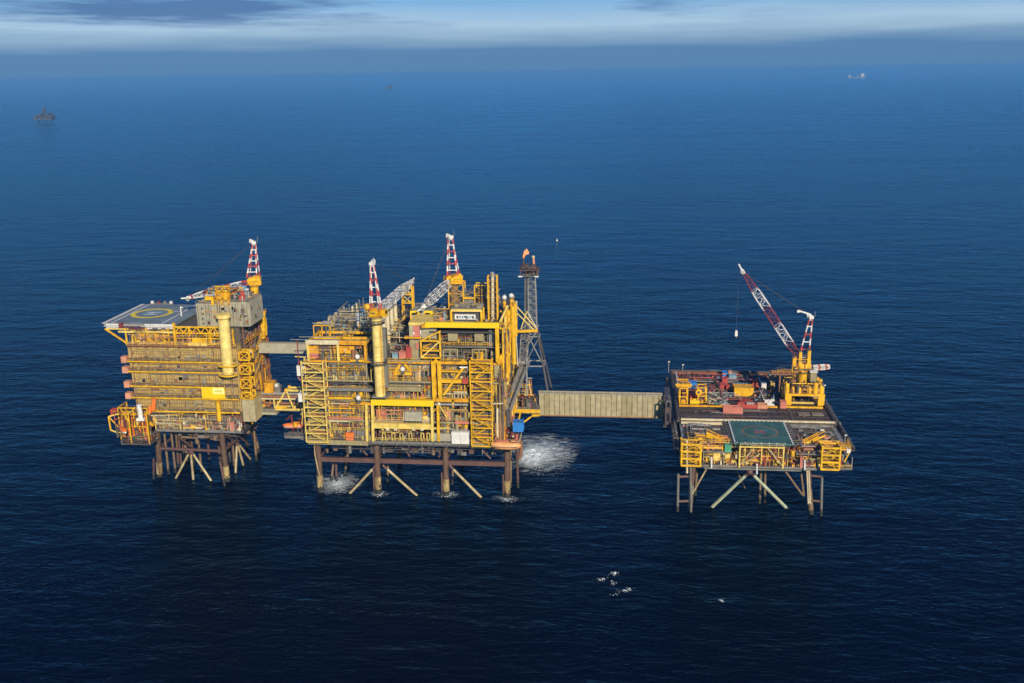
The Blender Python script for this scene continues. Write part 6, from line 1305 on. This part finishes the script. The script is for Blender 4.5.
# --- cargo on deck
def dbox(name, label, cat, px0, px1, pyb, hgt, dep, mt, grp=None, **k):
    p = atz(px0, pyb, 24.2); q = atz(px1, pyb, 24.2); y = (p.y+q.y)/2
    return container(name, label, cat, p.x, q.x, y, y+dep, 24.2, 24.2+hgt, mt, grp, **k)
def skid(label, px0, px1, pyb, pyt, dep, top):
    p = atz(px0, pyb, 24.2); y = p.y; q = at(px1, pyt, y)
    rt = thing('skid_frame', label, 'skid frame', ((p.x+q.x)/2, y+dep/2, 24.2), 'yellow skid frames on the dark deck')
    def f(b):
        for x in (p.x, q.x):
            for yy in (y, y+dep): b.beam((x, yy, 24.2), (x, yy, q.z), .4, 'yellow')
        for z in (24.4, 24.2+(q.z-24.2)*.45, q.z):
            for yy in (y, y+dep): b.beam((p.x, yy, z), (q.x, yy, z), .35, 'yellow')
            for x in (p.x, q.x): b.beam((x, y, z), (x, y+dep, z), .35, 'yellow')
    part(rt, 'frame', f)
    if top == 'rack': part(rt, 'reel_rack', lambda b: (b.box(p.x-1.2, q.x+1.2, y+.5, y+dep-.2, q.z+.2, q.z+.5, 'deep_yellow'), [b.beam((p.x-1.5, y+.6+i*1.0, q.z+.8), (q.x+1.5, y+.6+i*1.0, q.z+.8), .3, 'yellow') for i in range(3)], b.clutter(p.x-1, q.x+1, y+.5, y+dep, q.z+.5, q.z+1.6, 8, ['yellow', 'dark_steel', 'deep_yellow'])))
    else: part(rt, 'drum', lambda b: (b.tube((p.x+.2, y-.3, 28.3), (p.x+.2, y+.8, 28.3), 1.15, 'yellow', 14), b.tube((p.x+.2, y-.4, 28.3), (p.x+.2, y-.3, 28.3), .5, 'dark_steel', 10)))
    part(rt, 'engine', lambda b: b.clutter(p.x+.4, q.x-.4, y+.5, y+dep-.3, 24.3, 24.2+(q.z-24.2)*.42, 8, ['dark_steel', 'deep_yellow', 'rust_pipe'], .5))
    return rt
skid('tall yellow skid frame carrying a reel rack at the left end of the dark deck', 679.6, 687.8, 403.5, 388.5, 4.5, 'rack')
skid('yellow skid frame with a round drum right of the reel rack frame', 697.8, 706.5, 403.0, 387.8, 4, 'drum')
dbox('cargo_container', 'blue box behind the two yellow skid frames on the dark deck', 'container', 688.6, 696.8, 389.5, 2.6, 3.0, 'blue')
dbox('cargo_container', 'red box between the two yellow skid frames', 'container', 690.2, 696.6, 400, 2.3, 2.4, 'red')
dbox('cargo_basket', 'low bright yellow box in front of the red box between the skid frames', 'basket', 690.2, 699, 404.2, 1.4, 2, 'board_yellow', open_top=True)
dbox('cargo_container', 'long bright yellow container in the middle of the dark deck', 'container', 734.2, 753.2, 396.5, 3.3, 4.2, 'yellow', frame='deep_yellow')
dbox('cargo_container', 'rear red box left of the yellow container, higher up the deck', 'container', 722, 727.2, 385.2, 2.6, 2.6, 'red', 'red boxes left of the yellow container')
dbox('cargo_container', 'front red box left of the yellow container', 'container', 720.2, 725.8, 390.5, 2.2, 2.6, 'red', 'red boxes left of the yellow container')
dbox('cargo_container', 'small red box touching the front red box left of the yellow container', 'container', 726.2, 729.2, 391.8, 2.3, 2.2, 'red', 'red boxes left of the yellow container')
dbox('cargo_container', 'red container behind the right end of the yellow container', 'container', 752.4, 757.4, 387.8, 3.0, 2.4, 'red')
dbox('cargo_container', 'dark red box behind the yellow container with a white top corner', 'container', 743.2, 747.8, 385, 1.8, 2.2, 'pink_red')
dbox('cargo_basket', 'long salmon red open basket at the left of the front cargo row', 'basket', 723.2, 742.4, 414.3, 2.6, 2.4, 'pink_red', 'long red baskets in the front cargo row', open_top=True)
dbox('cargo_basket', 'long red open basket in the middle of the front cargo row', 'basket', 737.5, 757, 408.6, 1.5, 2.2, 'red', 'long red baskets in the front cargo row', open_top=True)
dbox('cargo_basket', 'short orange red basket at the right end of the front cargo row', 'basket', 757.6, 767.2, 409.2, 1.7, 2.2, 'salmon', 'long red baskets in the front cargo row', open_top=True)
dbox('cargo_basket', 'dull red basket behind the long red basket', 'basket', 739.5, 752.5, 404.0, 1.4, 2, 'dull_red', open_top=True)
dbox('cargo_container', 'small white container on the dark deck right of the red container', 'container', 761.5, 766.2, 389.5, 2.2, 2.6, 'white')
dbox('cargo_container', 'small grey box in front of the small white container', 'container', 762.3, 765.4, 392.8, 1.3, 1.6, 'pipe_grey')
dbox('cargo_container', 'small ochre box with a pale top between the white container and the crane', 'container', 770.6, 774.4, 389.6, 2.6, 2.2, 'wall_brown', frame='pale_yellow')
dbox('cargo_container', 'blue box at the back edge of the dark deck behind the red boxes', 'container', 722.5, 727.5, 377.2, 1.8, 3, 'blue')
dbox('cargo_container', 'dark blue box at the back edge of the dark deck', 'container', 729, 736.5, 379.5, 1.6, 2.6, 'pale_blue')
dbox('cargo_container', 'small salmon box at the back edge of the dark deck', 'container', 728.5, 732, 375.2, 1.3, 2, 'salmon')
dbox('cargo_container', 'dull red box in front of the yellow skid frames and net heap', 'container', 709, 713.5, 396.8, 2.2, 2.4, 'dull_red')
dbox('cargo_container', 'dark red low box left of the front red box', 'container', 710, 715, 389.6, 1.2, 2.4, 'dull_red')
dbox('equipment_box', 'pink red winch cabinet beside the crane base on the dark deck', 'winch', 780.2, 786.2, 408.6, 2.5, 2.2, 'pink_red')
# net heap: pale pipes and netting
hp0 = atz(709.5, 406.5, 24.2); hp1 = atz(729, 406.5, 24.2)
hn = thing('pipe_heap', 'untidy heap of pale pipes, netting and green rope left of the red boxes', 'heap', ((hp0.x+hp1.x)/2, hp0.y+4, 24.2))
def heap(b):
    R = random.Random(21)
    for _ in range(70):
        x = R.uniform(hp0.x, hp1.x-1); y = R.uniform(hp0.y, hp0.y+10); a = R.uniform(0, 3.1); l = R.uniform(1.0, 3); z = 24.2+R.random()*1.6
        b.tube((x, y, z), (x+l*math.cos(a), y+l*math.sin(a), z+R.uniform(-.2, .8)), R.uniform(.09, .2), R.choice(['pipe_grey', 'cream', 'steel_grey', 'pipe_grey', 'steel_grey', 'green', 'wall_brown', 'dark_steel']), 6)
part(hn, 'pipes', heap); part(hn, 'net', lambda b: [b.ball((R_x, R_y, 24.5), .9, m_, sx=1.4, sy=1.1, sz=.6, nu=9, nv=6) for R_x, R_y, m_ in ((hp0.x+3, hp0.y+3, 'pale_blue'), (hp0.x+4.6, hp0.y+6.5, 'green'), (hp0.x+2, hp0.y+7, 'deck_grey'), (hp0.x+4.8, hp0.y+2.6, 'pipe_grey'))])
part(hn, 'long_pipe', lambda b: (b.tube((hp1.x-3.4, hp0.y+9, 25.5), (hp1.x+.8, hp0.y, 24.5), .14, 'white', 6), b.tube((hp1.x-4.0, hp0.y+9, 25.5), (hp1.x+.1, hp0.y, 24.5), .14, 'white', 6)))
pr = thing('pipe_stack', 'white pipes stacked flat on the dark deck left of the winch', 'pipes', (atz(769, 405, 24.2).x, atz(769, 405, 24.2).y, 24.2))
part(pr, 'pipe_bundle', lambda b: [b.tube(atz(764.5, 405.8-i*1.1, 24.4), atz(774.5, 405.6-i*1.1, 24.4), .22, 'white' if i % 2 else 'pipe_grey', 6) for i in range(6)])
part(pr, 'bolster', lambda b: [b.beam(atz(px, 406, 24.15), atz(px-.8, 399.6, 24.15), .3, 'dark_steel') for px in (767, 772)])
part(DP, 'deck_scatter', lambda b: (b.clutter(21, 59, 346, 383, 24.2, 26.2, 160, ['red', 'yellow', 'dark_steel', 'core_dark', 'steel_grey', 'dull_red', 'white', 'pale_blue', 'dark_steel', 'orange', 'pipe_grey'], .4, .45), b.clutter(22, 70, 330, 342, 24.1, 24.8, 40, ['dark_steel', 'steel_grey', 'rust_pipe', 'dark_steel', 'dull_red'], .5, .5), b.clutter(59, 72, 350, 383, 24.2, 29, 110, ['yellow', 'dark_steel', 'core_dark', 'deep_yellow', 'dark_steel', 'steel_grey'], .3, .5), b.clutter(22, 60, 352, 382, 24.2, 25.2, 60, ['dark_steel', 'dull_red', 'steel_grey', 'dark_steel', 'jacket_rust', 'pale_blue'], .55), b.clutter(60, 73, 360, 384, 24.2, 27.5, 50, ['dark_steel', 'jacket_rust', 'steel_grey', 'deep_yellow', 'dark_steel'], .4)), kind='stuff')
# lamp posts
for k, (px, py, yb, lab) in enumerate(((668.8, 362, 384, 'grey lamp post at the back left corner of the right platform'), (682.8, 365, 384, 'shorter grey lamp post on the back edge, right of the corner one'), (824.3, 385.5, 356, 'grey lamp post on the right edge beside the crane'), (845.3, 435.5, 310, 'thin white post at the front right corner platform'))):
    t = at(px, py, yb)
    rt = thing('lamp_post', lab, 'lamp post', (t.x, yb, 24.0 if k < 3 else 24.0))
    part(rt, 'pole', lambda b: b.tube((t.x, yb, 24.0), t, .15, 'pipe_grey', 6)); part(rt, 'lamp_head', lambda b: b.box(t.x-.25, t.x+.55, yb-.2, yb+.2, t.z, t.z+.25, 'white'))
# --- crane with its yellow base frame
cxx = at(803.5, 372, 352).x
def cbase(b):
    p = atz(786.5, 405.3, 24.2); q = atz(822.5, 405.3, 24.2); y = 347.2; zt2 = at(803, 395.5, y).z
    for x in (p.x+.6, q.x-.6):
        for yy in (y, y+8): b.box(x-1.1, x+1.1, yy-.6, yy+.6, 24.1, zt2, 'yellow')
    b.box(p.x-.6, q.x+.6, y-.7, y-.1, zt2, zt2+.7, 'yellow'); b.box(p.x-.6, q.x+.6, y+8, y+8.6, zt2, zt2+.7, 'yellow'); b.box(p.x, q.x, y, y+7.9, zt2+.02, zt2+.5, 'deep_yellow')
    b.clutter(p.x-1, q.x+.5, y+.2, y+8, zt2+.5, zt2+5, 85, ['yellow', 'deep_yellow', 'dark_steel', 'yellow', 'dark_steel', 'core_dark', 'rust_pipe'], .4)
    for x, r, h in ((p.x+.2, .8, 3.4), (p.x+2.2, .6, 2.4), (p.x+4.3, .9, 2.0), (q.x-4.6, .7, 2.6), (q.x-2.6, .9, 3.8), (q.x-.6, .75, 3.0)): b.tube((x, y+.9, zt2+.5), (x, y+.9, zt2+h), r, 'yellow', 10); b.ball((x, y+.9, zt2+h), r*1.02, 'yellow' if r > .7 else 'deep_yellow', nu=10, nv=6)
    b.box(q.x-4.5, q.x-2.4, y+1, y+3, zt2+5, zt2+8.3, 'wall_grey'); b.box(q.x-4.8, q.x-2.1, y+.8, y+3.2, zt2+8.3, zt2+8.6, 'white')
    b.box(p.x-5, p.x+3, y+3, y+8, zt2+6.6, zt2+6.9, 'rust_pipe'); b.rail((p.x-5, y+3, zt2+6.9), (p.x+3, y+3, zt2+6.9), 'deep_yellow'); b.beam((p.x-2, y+4, zt2), (p.x-2, y+4, zt2+6.6), .5, 'rust_pipe')
part(DP, 'crane_base_frame', cbase, label='big yellow table frame carrying the crane')
rc = crane('tall yellow crane on the right platform with a raised red and white boom', cxx, 352, 28.0, at(803, 371, 352).z, 1.9, 'yellow', (-1, -.12), at(743.2, 272, 350), 4.0, 2.7, 15, ['dull_red', 'white'], 3, at(811, 318.5, 352), 3.8, (1, 0, 0), hook=at(734, 336, 350).z, house=(3.8, 3.4, 2.6), jib=True, bfoot=.35, brad=.12)
def extra(b):
    z = at(803, 371, 352).z
    for dx, h, w in ((-3.6, 4.2, 1.2), (-1.6, 6.8, 1.0), (1.4, 7.4, 1.1)): b.box(cxx+dx-w/2, cxx+dx+w/2, 350.6, 352.8, z+2, z+2+h*.8, 'yellow' if dx > -2 else 'deep_yellow'); b.box(cxx+dx-w/2-.3, cxx+dx+w/2-.5, 350.2, 352.4, z+2+h*.8, z+2.6+h*.8, 'dark_steel')
    b.clutter(cxx-4.8, cxx+2.6, 349.8, 353, z-.5, z+7, 46, ['yellow', 'deep_yellow', 'dark_steel', 'yellow', 'dark_steel', 'rust_pipe'], .4)
part(rc, 'winch_tower', extra)
part(rc, 'counter_boom', lambda b: b.lattice(at(813, 367.8, 353), at(829.5, 366.6, 353), 1.3, 1.0, 1.4, 7, ['white', 'white', 'pink_red'], .2, 1, side=(0, 1, 0)))

# ================================================================== flare tower standing behind
FT = thing('flare_tower', 'slender grey steel flare tower standing in the sea behind the middle platform', 'flare tower', (-40, 430, 0))
fy = 430.0
tl, trr = at(524.5, 280, fy), at(536.2, 280, fy)
ml, mr_ = at(529, 338, fy), at(541, 335, fy)
for a, m_, fpx in (((tl.x, fy+2.5), (ml.x-3.5, fy+4), None), ((trr.x, fy+2.5), (mr_.x, fy+4), (-30.5, 441)), ((tl.x, fy-2.5), (ml.x-3.5, fy-4), (-49, 421)), ((trr.x, fy-2.5), (mr_.x, fy-4), (-33, 421))):
    pass
zt3 = tl.z
for sx, sy in ((-1, -1), (1, -1), (-1, 1), (1, 1)):
    xt = (tl.x+trr.x)/2+1.0; t = Vector((xt+sx*1.9, fy+sy*1.9, 29)); ft = Vector((-39.5+sx*8.0, fy+sy*8.0, -3)) if sx > 0 else Vector((-41+sx*7.2, fy+sy*7.2, -3))
    def lg(b):
        m2 = t.lerp(ft, .5); b.tube(t, m2, .42, 'dark_steel', 8); b.tube(m2, ft, .55, 'dark_steel', 8)
    part(FT, 'leg', lg, smooth=True)
def fbr(b):
    for z in (13.5, 26.5):
        k = (29-z)/32; xs = [(-39.9+1.0+s*(1.9+5.3*k)) for s in (-1, 1)]; ys = [fy+s*(1.9+5.3*k) for s in (-1, 1)]
        for y in ys: b.tube((xs[0], y, z), (xs[1], y, z), .3, 'pipe_grey', 6)
        for x in xs: b.tube((x, ys[0], z), (x, ys[1], z), .3, 'pipe_grey', 6)
    for s in (-1, 1): b.tube((-38.9+s*2.3, fy-2.3, 26.5), (-38.9-s*4.4, fy-4.4, 13.5), .25, 'steel_grey', 6)
part(FT, 'horizontal_frame', fbr)
part(FT, 'lattice_shaft', lambda b: b.lattice((tl.x+3.6, fy, 27), (tl.x+3.2, fy, zt3+1), 3.0, 3.0, 3.4, 16, ['pipe_grey'], .18, 1, side=(1, 0, 0)))
part(FT, 'flare_pipe', lambda b: (b.tube((tl.x-.1, fy-1, 20), (tl.x+.4, fy-1, zt3+2), .3, 'steel_grey', 8), b.tube((tl.x+1.0, fy-1, 20), (tl.x+1.2, fy-1, zt3+2), .4, 'dark_steel', 8)), smooth=True)
fz0, fz1 = at(530, 274.5, fy).z, at(530, 263.5, fy).z; fx0, fx1 = at(520.5, 270, fy).x, at(539.8, 270, fy).x; fxm = (fx0+fx1)/2
def head(b):
    b.box(fx0+.6, fx1-.8, fy-3.6, fy+3.6, fz0-.3, fz0, 'steel_grey'); b.box(fx0-.6, fx0+1.2, fy-4, fy-3.4, fz0-.4, fz0+.1, 'white'); b.box(fx1-2, fx1-.2, fy-4, fy-3.4, fz0-.4, fz0+.1, 'white')
    b.box(fx0, fx1-.3, fy-4, fy+4, fz0+2.4, fz0+2.7, 'jacket_rust')
    for x in (fx0+.4, fxm-1.5, fxm+1.5, fx1-.7):
        for y in (fy-3.6, fy+3.6): b.beam((x, y, fz0), (x, y, fz0+2.5), .3, 'jacket_rust')
    b.clutter(fx0+.5, fx1-1, fy-3.4, fy+3, fz0, fz0+2.4, 26, ['jacket_rust', 'dark_steel', 'rust_pipe', 'steel_grey'], .3)
    b.clutter(fx0+.2, fx1-1.5, fy-3, fy+3, fz0+2.7, fz1, 22, ['dark_steel', 'dark_steel', 'jacket_rust'], .3)
    b.rail((fx0, fy-4, fz0+2.7), (fx1-.3, fy-4, fz0+2.7), 'dark_steel')
part(FT, 'flare_platform', head)
part(FT, 'flare_tip', lambda b: (b.tube(at(523.5, 266, fy), at(523.6, 258, fy), .45, 'dark_steel', 8), b.tube(at(533.8, 264, fy), at(533.3, 257, fy), .55, 'salmon', 8), b.tube(at(533.3, 257.5, fy), at(533.2, 255.8, fy), .7, 'cream', 8)), smooth=True)
fm = bpy.data.materials.new('flame'); fm.use_nodes = True; nt = fm.node_tree; b_ = nt.nodes['Principled BSDF']; b_.inputs['Base Color'].default_value = (.4, .1, .02, 1)
tc = nt.nodes.new('ShaderNodeTexCoord'); nz = nt.nodes.new('ShaderNodeTexNoise'); nz.inputs['Scale'].default_value = .9; nt.links.new(tc.outputs['Object'], nz.inputs['Vector'])
rp = nt.nodes.new('ShaderNodeValToRGB'); rp.color_ramp.elements[0].position = .35; rp.color_ramp.elements[0].color = (1, .22, .03, 1); rp.color_ramp.elements[1].position = .65; rp.color_ramp.elements[1].color = (1, .62, .28, 1)
nt.links.new(nz.outputs['Fac'], rp.inputs[0]); nt.links.new(rp.outputs[0], b_.inputs['Emission Color']); b_.inputs['Emission Strength'].default_value = .95
MATS['flame'] = fm
def fl(b):
    R = random.Random(4)
    for px, py, r, s in ((523.6, 256.8, .45, 1.3), (524.2, 255, .6, 1.1), (525.4, 253, .8, 1.0), (526.9, 251.2, .5, 1.5), (527.6, 253.6, .5, .9), (524.6, 251.6, .35, 1.5), (528.3, 252.2, .28, 1.3), (526.2, 249.6, .25, 1.8)): b.ball(at(px, py, fy+R.uniform(-.5, .5)), r, 'flame', sz=s, nu=10, nv=7)
part(FT, 'flame', fl, smooth=True)

# ================================================================== things far away
def rig(label, px, py, s, seed, leglen):
    c = atz(px, py, 0); R = random.Random(seed)
    rt = thing('distant_platform', label, 'oil platform', (c.x, c.y, 0))
    w = s*.5
    for sx in (-.62, -.2, .2, .62): part(rt, 'leg', lambda b: b.tube((c.x+sx*w, c.y, leglen), (c.x+sx*w*1.15, c.y, -3), s*.022, 'hazed_steel', 8))
    part(rt, 'deck', lambda b: (b.box(c.x-w, c.x+w, c.y-w*.5, c.y+w*.5, leglen, leglen+s*.06, 'hazed_steel'), b.box(c.x-w*.7, c.x+w*.8, c.y-w*.4, c.y+w*.4, leglen+s*.13, leglen+s*.16, 'hazed_steel')))
    part(rt, 'module', lambda b: [b.box(c.x+u*w, c.x+(u+v)*w, c.y-w*.4, c.y+w*.4, leglen+s*.06, leglen+s*(.1+h), m_) for u, v, h, m_ in ((-.9, .3, .12, 'hazed_steel'), (-.5, .35, .2, 'hazed_steel'), (-.05, .3, .1, 'hazed_steel'), (.3, .25, .22, 'hazed_steel'), (.6, .3, .14, 'hazed_steel'))])
    part(rt, 'derrick', lambda b: (b.lattice((c.x+.05*w, c.y, leglen+s*.16), (c.x+.05*w, c.y, leglen+s*.62), s*.12, s*.03, s*.11, 7, ['hazed_steel'], s*.012, 2, side=(1, 0, 0)), b.box(c.x-s*.04, c.x+s*.09, c.y-s*.05, c.y+s*.05, leglen+s*.5, leglen+s*.58, 'hazed_steel')))
    part(rt, 'crane_boom', lambda b: (b.beam((c.x+w*.7, c.y, leglen+s*.2), (c.x+w*1.0, c.y, leglen+s*.48), s*.02, 'hazed_steel'), b.beam((c.x+w*.95, c.y, leglen+s*.46), (c.x+w*.95, c.y, leglen+s*.3), s*.02, 'hazed_steel'), b.beam((c.x-w, c.y, leglen+s*.14), (c.x-w*1.15, c.y, leglen+s*.2), s*.02, 'hazed_steel')))
rig('hazy dark platform far off at the left under the horizon', 45.5, 123.5, 66, 1, 12)
rig('tiny faded platform far off near the horizon above the middle platform', 389.5, 90.5, 70, 2, 16)
s0 = atz(847, 78.3, 0); s1 = atz(859.5, 77.9, 0)
SH = thing('tanker_ship', 'pale tanker with a bright white stern house on the horizon at the right', 'ship', tuple((s0+s1)/2))
L_ = (s1-s0).length; sc_ = L_/200
xm = s0.x; ym = s0.y
def hull(b):
    P = []; W = 16*sc_; H_ = 8*sc_
    st = [(0, .05), (.06, .6), (.15, 1), (.9, 1), (1, .8)]
    for t, w in st:
        x = s0.x+(s1.x-s0.x)*t
        P += [(x, ym-W*w, H_), (x, ym+W*w, H_), (x, ym+W*w*.8, -2), (x, ym-W*w*.8, -2)]
    Fs = []
    for i in range(4):
        a = 4*i; Fs += [(a, a+4, a+5, a+1), (a+1, a+5, a+6, a+2), (a+3, a+7, a+4, a)]
    Fs += [(3, 0, 1, 2), (16, 19, 18, 17)]
    b.poly(P, Fs, 'block_grey')
part(SH, 'hull', hull)
part(SH, 'stern_house', lambda b: (b.box(s1.x-28*sc_, s1.x-4*sc_, ym-14*sc_, ym+14*sc_, 11*sc_, 26*sc_, 'white'), b.box(s1.x-30*sc_, s1.x-16*sc_, ym-17*sc_, ym+17*sc_, 26*sc_, 31*sc_, 'white')))
part(SH, 'funnel', lambda b: b.box(s1.x-12*sc_, s1.x-5*sc_, ym-4*sc_, ym+4*sc_, 26*sc_, 35*sc_, 'white'))
part(SH, 'deck_mast', lambda b: [b.beam((s0.x+k*sc_, ym, 11*sc_), (s0.x+k*sc_, ym, h*sc_), 4*sc_, 'white') for k, h in ((14, 28), (75, 22), (130, 22))])
part(SH, 'forecastle', lambda b: b.box(s0.x+8*sc_, s0.x+28*sc_, ym-8*sc_, ym+8*sc_, 11*sc_, 16*sc_, 'white'))
bu = atz(557, 240.8, 0)
BU = thing('buoy', 'tiny white buoy alone on the open sea behind the flare tower', 'buoy', tuple(bu))
part(BU, 'float', lambda b: (b.tube((bu.x, bu.y, -.6), (bu.x, bu.y, .7), .75, 'white', 14), b.tube((bu.x, bu.y, .7), (bu.x, bu.y, 1.1), .75, 'white', 14, .3)), smooth=True)
part(BU, 'mast', lambda b: b.tube((bu.x, bu.y, 1.0), (bu.x, bu.y, 1.9), .12, 'white', 8)); part(BU, 'lantern', lambda b: b.ball((bu.x, bu.y, 2.0), .2, 'cream'))

# ================================================================== foam
def foam_mat(name, scale, lo, hi, power, amount, stretch=(1, 1)):
    mt = bpy.data.materials.new(name); mt.use_nodes = True; nt = mt.node_tree; N = nt.nodes; L = nt.links; N.clear()
    out = N.new('ShaderNodeOutputMaterial'); mix = N.new('ShaderNodeMixShader'); tr_ = N.new('ShaderNodeBsdfTransparent'); df = N.new('ShaderNodeBsdfDiffuse'); df.inputs['Color'].default_value = (.70, .80, .88, 1)
    tc = N.new('ShaderNodeTexCoord'); mp = N.new('ShaderNodeMapping'); mp.inputs['Location'].default_value = (-1, -1, 0); mp.inputs['Scale'].default_value = (2, 2, 0)
    L.new(tc.outputs['Generated'], mp.inputs['Vector']); ln = N.new('ShaderNodeVectorMath'); ln.operation = 'LENGTH'; L.new(mp.outputs[0], ln.inputs[0])
    iv = N.new('ShaderNodeMapRange'); iv.inputs[1].default_value = 1.0; iv.inputs[2].default_value = 0.0; iv.inputs[3].default_value = 0; iv.inputs[4].default_value = 1; L.new(ln.outputs['Value'], iv.inputs['Value'])
    pw = N.new('ShaderNodeMath'); pw.operation = 'POWER'; pw.inputs[1].default_value = power; L.new(iv.outputs[0], pw.inputs[0])
    m3 = N.new('ShaderNodeMapping'); m3.inputs['Scale'].default_value = (stretch[0], stretch[1], 1); L.new(tc.outputs['Object'], m3.inputs['Vector'])
    nz = N.new('ShaderNodeTexNoise'); nz.inputs['Scale'].default_value = scale; nz.inputs['Detail'].default_value = 8; nz.inputs['Roughness'].default_value = .7; nz.inputs['Distortion'].default_value = .6; L.new(m3.outputs[0], nz.inputs['Vector'])
    ad = N.new('ShaderNodeMath'); ad.operation = 'MULTIPLY_ADD'; L.new(pw.outputs[0], ad.inputs[0]); ad.inputs[1].default_value = .45; L.new(nz.outputs['Fac'], ad.inputs[2])
    rg = N.new('ShaderNodeMapRange'); rg.inputs[1].default_value = lo; rg.inputs[2].default_value = hi; rg.inputs[4].default_value = amount; L.new(ad.outputs[0], rg.inputs['Value'])
    ed = N.new('ShaderNodeMapRange'); ed.inputs[2].default_value = .25; L.new(iv.outputs[0], ed.inputs['Value'])
    ml = N.new('ShaderNodeMath'); ml.operation = 'MULTIPLY'; L.new(rg.outputs[0], ml.inputs[0]); L.new(ed.outputs[0], ml.inputs[1])
    L.new(ml.outputs[0], mix.inputs[0]); L.new(tr_.outputs[0], mix.inputs[1]); L.new(df.outputs[0], mix.inputs[2]); L.new(mix.outputs[0], out.inputs['Surface'])
    MATS[name] = mt
foam_mat('foam_core', .7, .36, .82, 1.3, .95, (.4, 1.2)); foam_mat('foam_plume', .6, .50, .98, 1.6, .9, (.35, 1.3)); foam_mat('foam_ring', .5, .58, 1.1, 1.3, .45); foam_mat('foam_streak', .12, .62, 1.0, .8, .08, (.5, 2.2)); foam_mat('foam_cap', 1.4, .62, 1.0, .9, .5, (.5, 1.5))
FN = [0]
def foam(label, cx, cy, rx, ry, mt, rot=0, z=.06, amp=.25, n=None):
    """patch of broken water: a fine bumpy sheet lying on the sea"""
    FN[0] += 1; R = random.Random(FN[0]); s = MB(); n = n or max(6, int(rx*1.6)); m_ = max(6, int(ry*1.6)); P = []
    cr, sr = math.cos(rot), math.sin(rot)
    for j in range(m_+1):
        for i in range(n+1):
            u = (2*i/n-1)*rx; v = (2*j/m_-1)*ry
            e = 1 if 0 < i < n and 0 < j < m_ else 0
            P.append((cx+u*cr-v*sr, cy+u*sr+v*cr, z+e*(amp*R.random()**2)))
    s.poly(P, [(j*(n+1)+i, j*(n+1)+i+1, (j+1)*(n+1)+i+1, (j+1)*(n+1)+i) for j in range(m_) for i in range(n)], mt)
    o = s.build('sea_foam', base=(cx, cy, z)); o['kind'] = 'stuff'; o['label'] = label; return o
c = atz(541, 453, 0); foam('white plume of churned water spreading right of the middle platform', c.x, c.y, 14, 22, 'foam_plume', z=.05, rot=-.15, amp=.5)
c = atz(529, 457, 0); foam('dense white core of the churned water beside the middle platform', c.x+1.2, c.y, 6.5, 12, 'foam_core', z=.3, amp=.8)
c = atz(338, 484, 0); foam('white water around the front left leg of the middle platform', c.x, c.y, 10, 11, 'foam_plume', z=.05, amp=.4)
for px, py, rx, lab in ((379, 494, 4.5, 'second'), (447, 494.5, 6.5, 'third'), (507, 499, 6.5, 'right')): c = atz(px, py, 0); foam('thin foam around the %s front leg of the middle platform' % lab, c.x, c.y, rx, 4.5, 'foam_ring', z=.05)
def broken(label, cx, cy, lx, ly, n, r0, r1, seed, hgt=.3, mt='foam_white', trail=0, rot=.2):
    """torn white water: many small flattened lumps of froth on the surface"""
    R = random.Random(seed); s = MB(); cr, sr = math.cos(rot), math.sin(rot)
    for _ in range(n):
        u = R.gauss(0, .42); v = R.gauss(0, .42)
        if trail: u = abs(R.gauss(0, .5)); v = R.gauss(0, .28)*(.5+u)
        x = cx+u*lx*cr-v*ly*sr; y = cy+u*lx*sr+v*ly*cr; k = max(.15, 1-abs(u)*.6)
        r = R.uniform(r0, r1)*k; s.ball((x, y, .02+R.random()**3*hgt*k), r, mt, sx=R.uniform(.8, 2.0), sy=R.uniform(.6, 1.2), sz=R.uniform(.25, .7), nu=6, nv=4)
    o = s.build('sea_foam', base=(cx, cy, 0)); o['kind'] = 'stuff'; o['label'] = label; return o
mat('foam_white', (0.72, 0.80, 0.86), 0.8, var=0.2)
c = atz(525, 457, 0); broken('bright broken water thrown out at the foot of the middle platform', c.x, c.y, 17, 22, 1000, .05, .2, 3, 1.3, trail=1, rot=-.12)
c = atz(337, 484, 0); broken('bright broken water at the front left leg of the middle platform', c.x, c.y, 5.5, 7, 130, .06, .2, 4, .5)
for k, (px, py, lx, n, lab) in enumerate(((602, 579.5, 2.0, 26, 'left'), (614.5, 573.5, 2.0, 30, 'upper'), (613.5, 583, 1.6, 16, 'middle'), (626, 590, 2.6, 26, 'lower right'), (614, 594.5, 2.4, 12, 'lowest'), (721, 600.5, 1.6, 14, 'lone'))):
    c = atz(px, py, 0); broken('small whitecap on the open foreground water, %s one of the group' % lab if lab != 'lone' else 'lone small whitecap at the right of the foreground water', c.x, c.y, lx, 1.2, n, .06, .2, 40+k, .12, rot=.3+.25*(k % 3))
for px, py, lx, lab in ((379, 494, 2.2, 'second'), (447, 494.5, 3, 'third'), (507, 499, 3, 'right')): c = atz(px, py, 0); broken('broken white wash at the %s front leg of the middle platform' % lab, c.x, c.y, lx, 2.6, 45, .08, .22, int(px), .15)
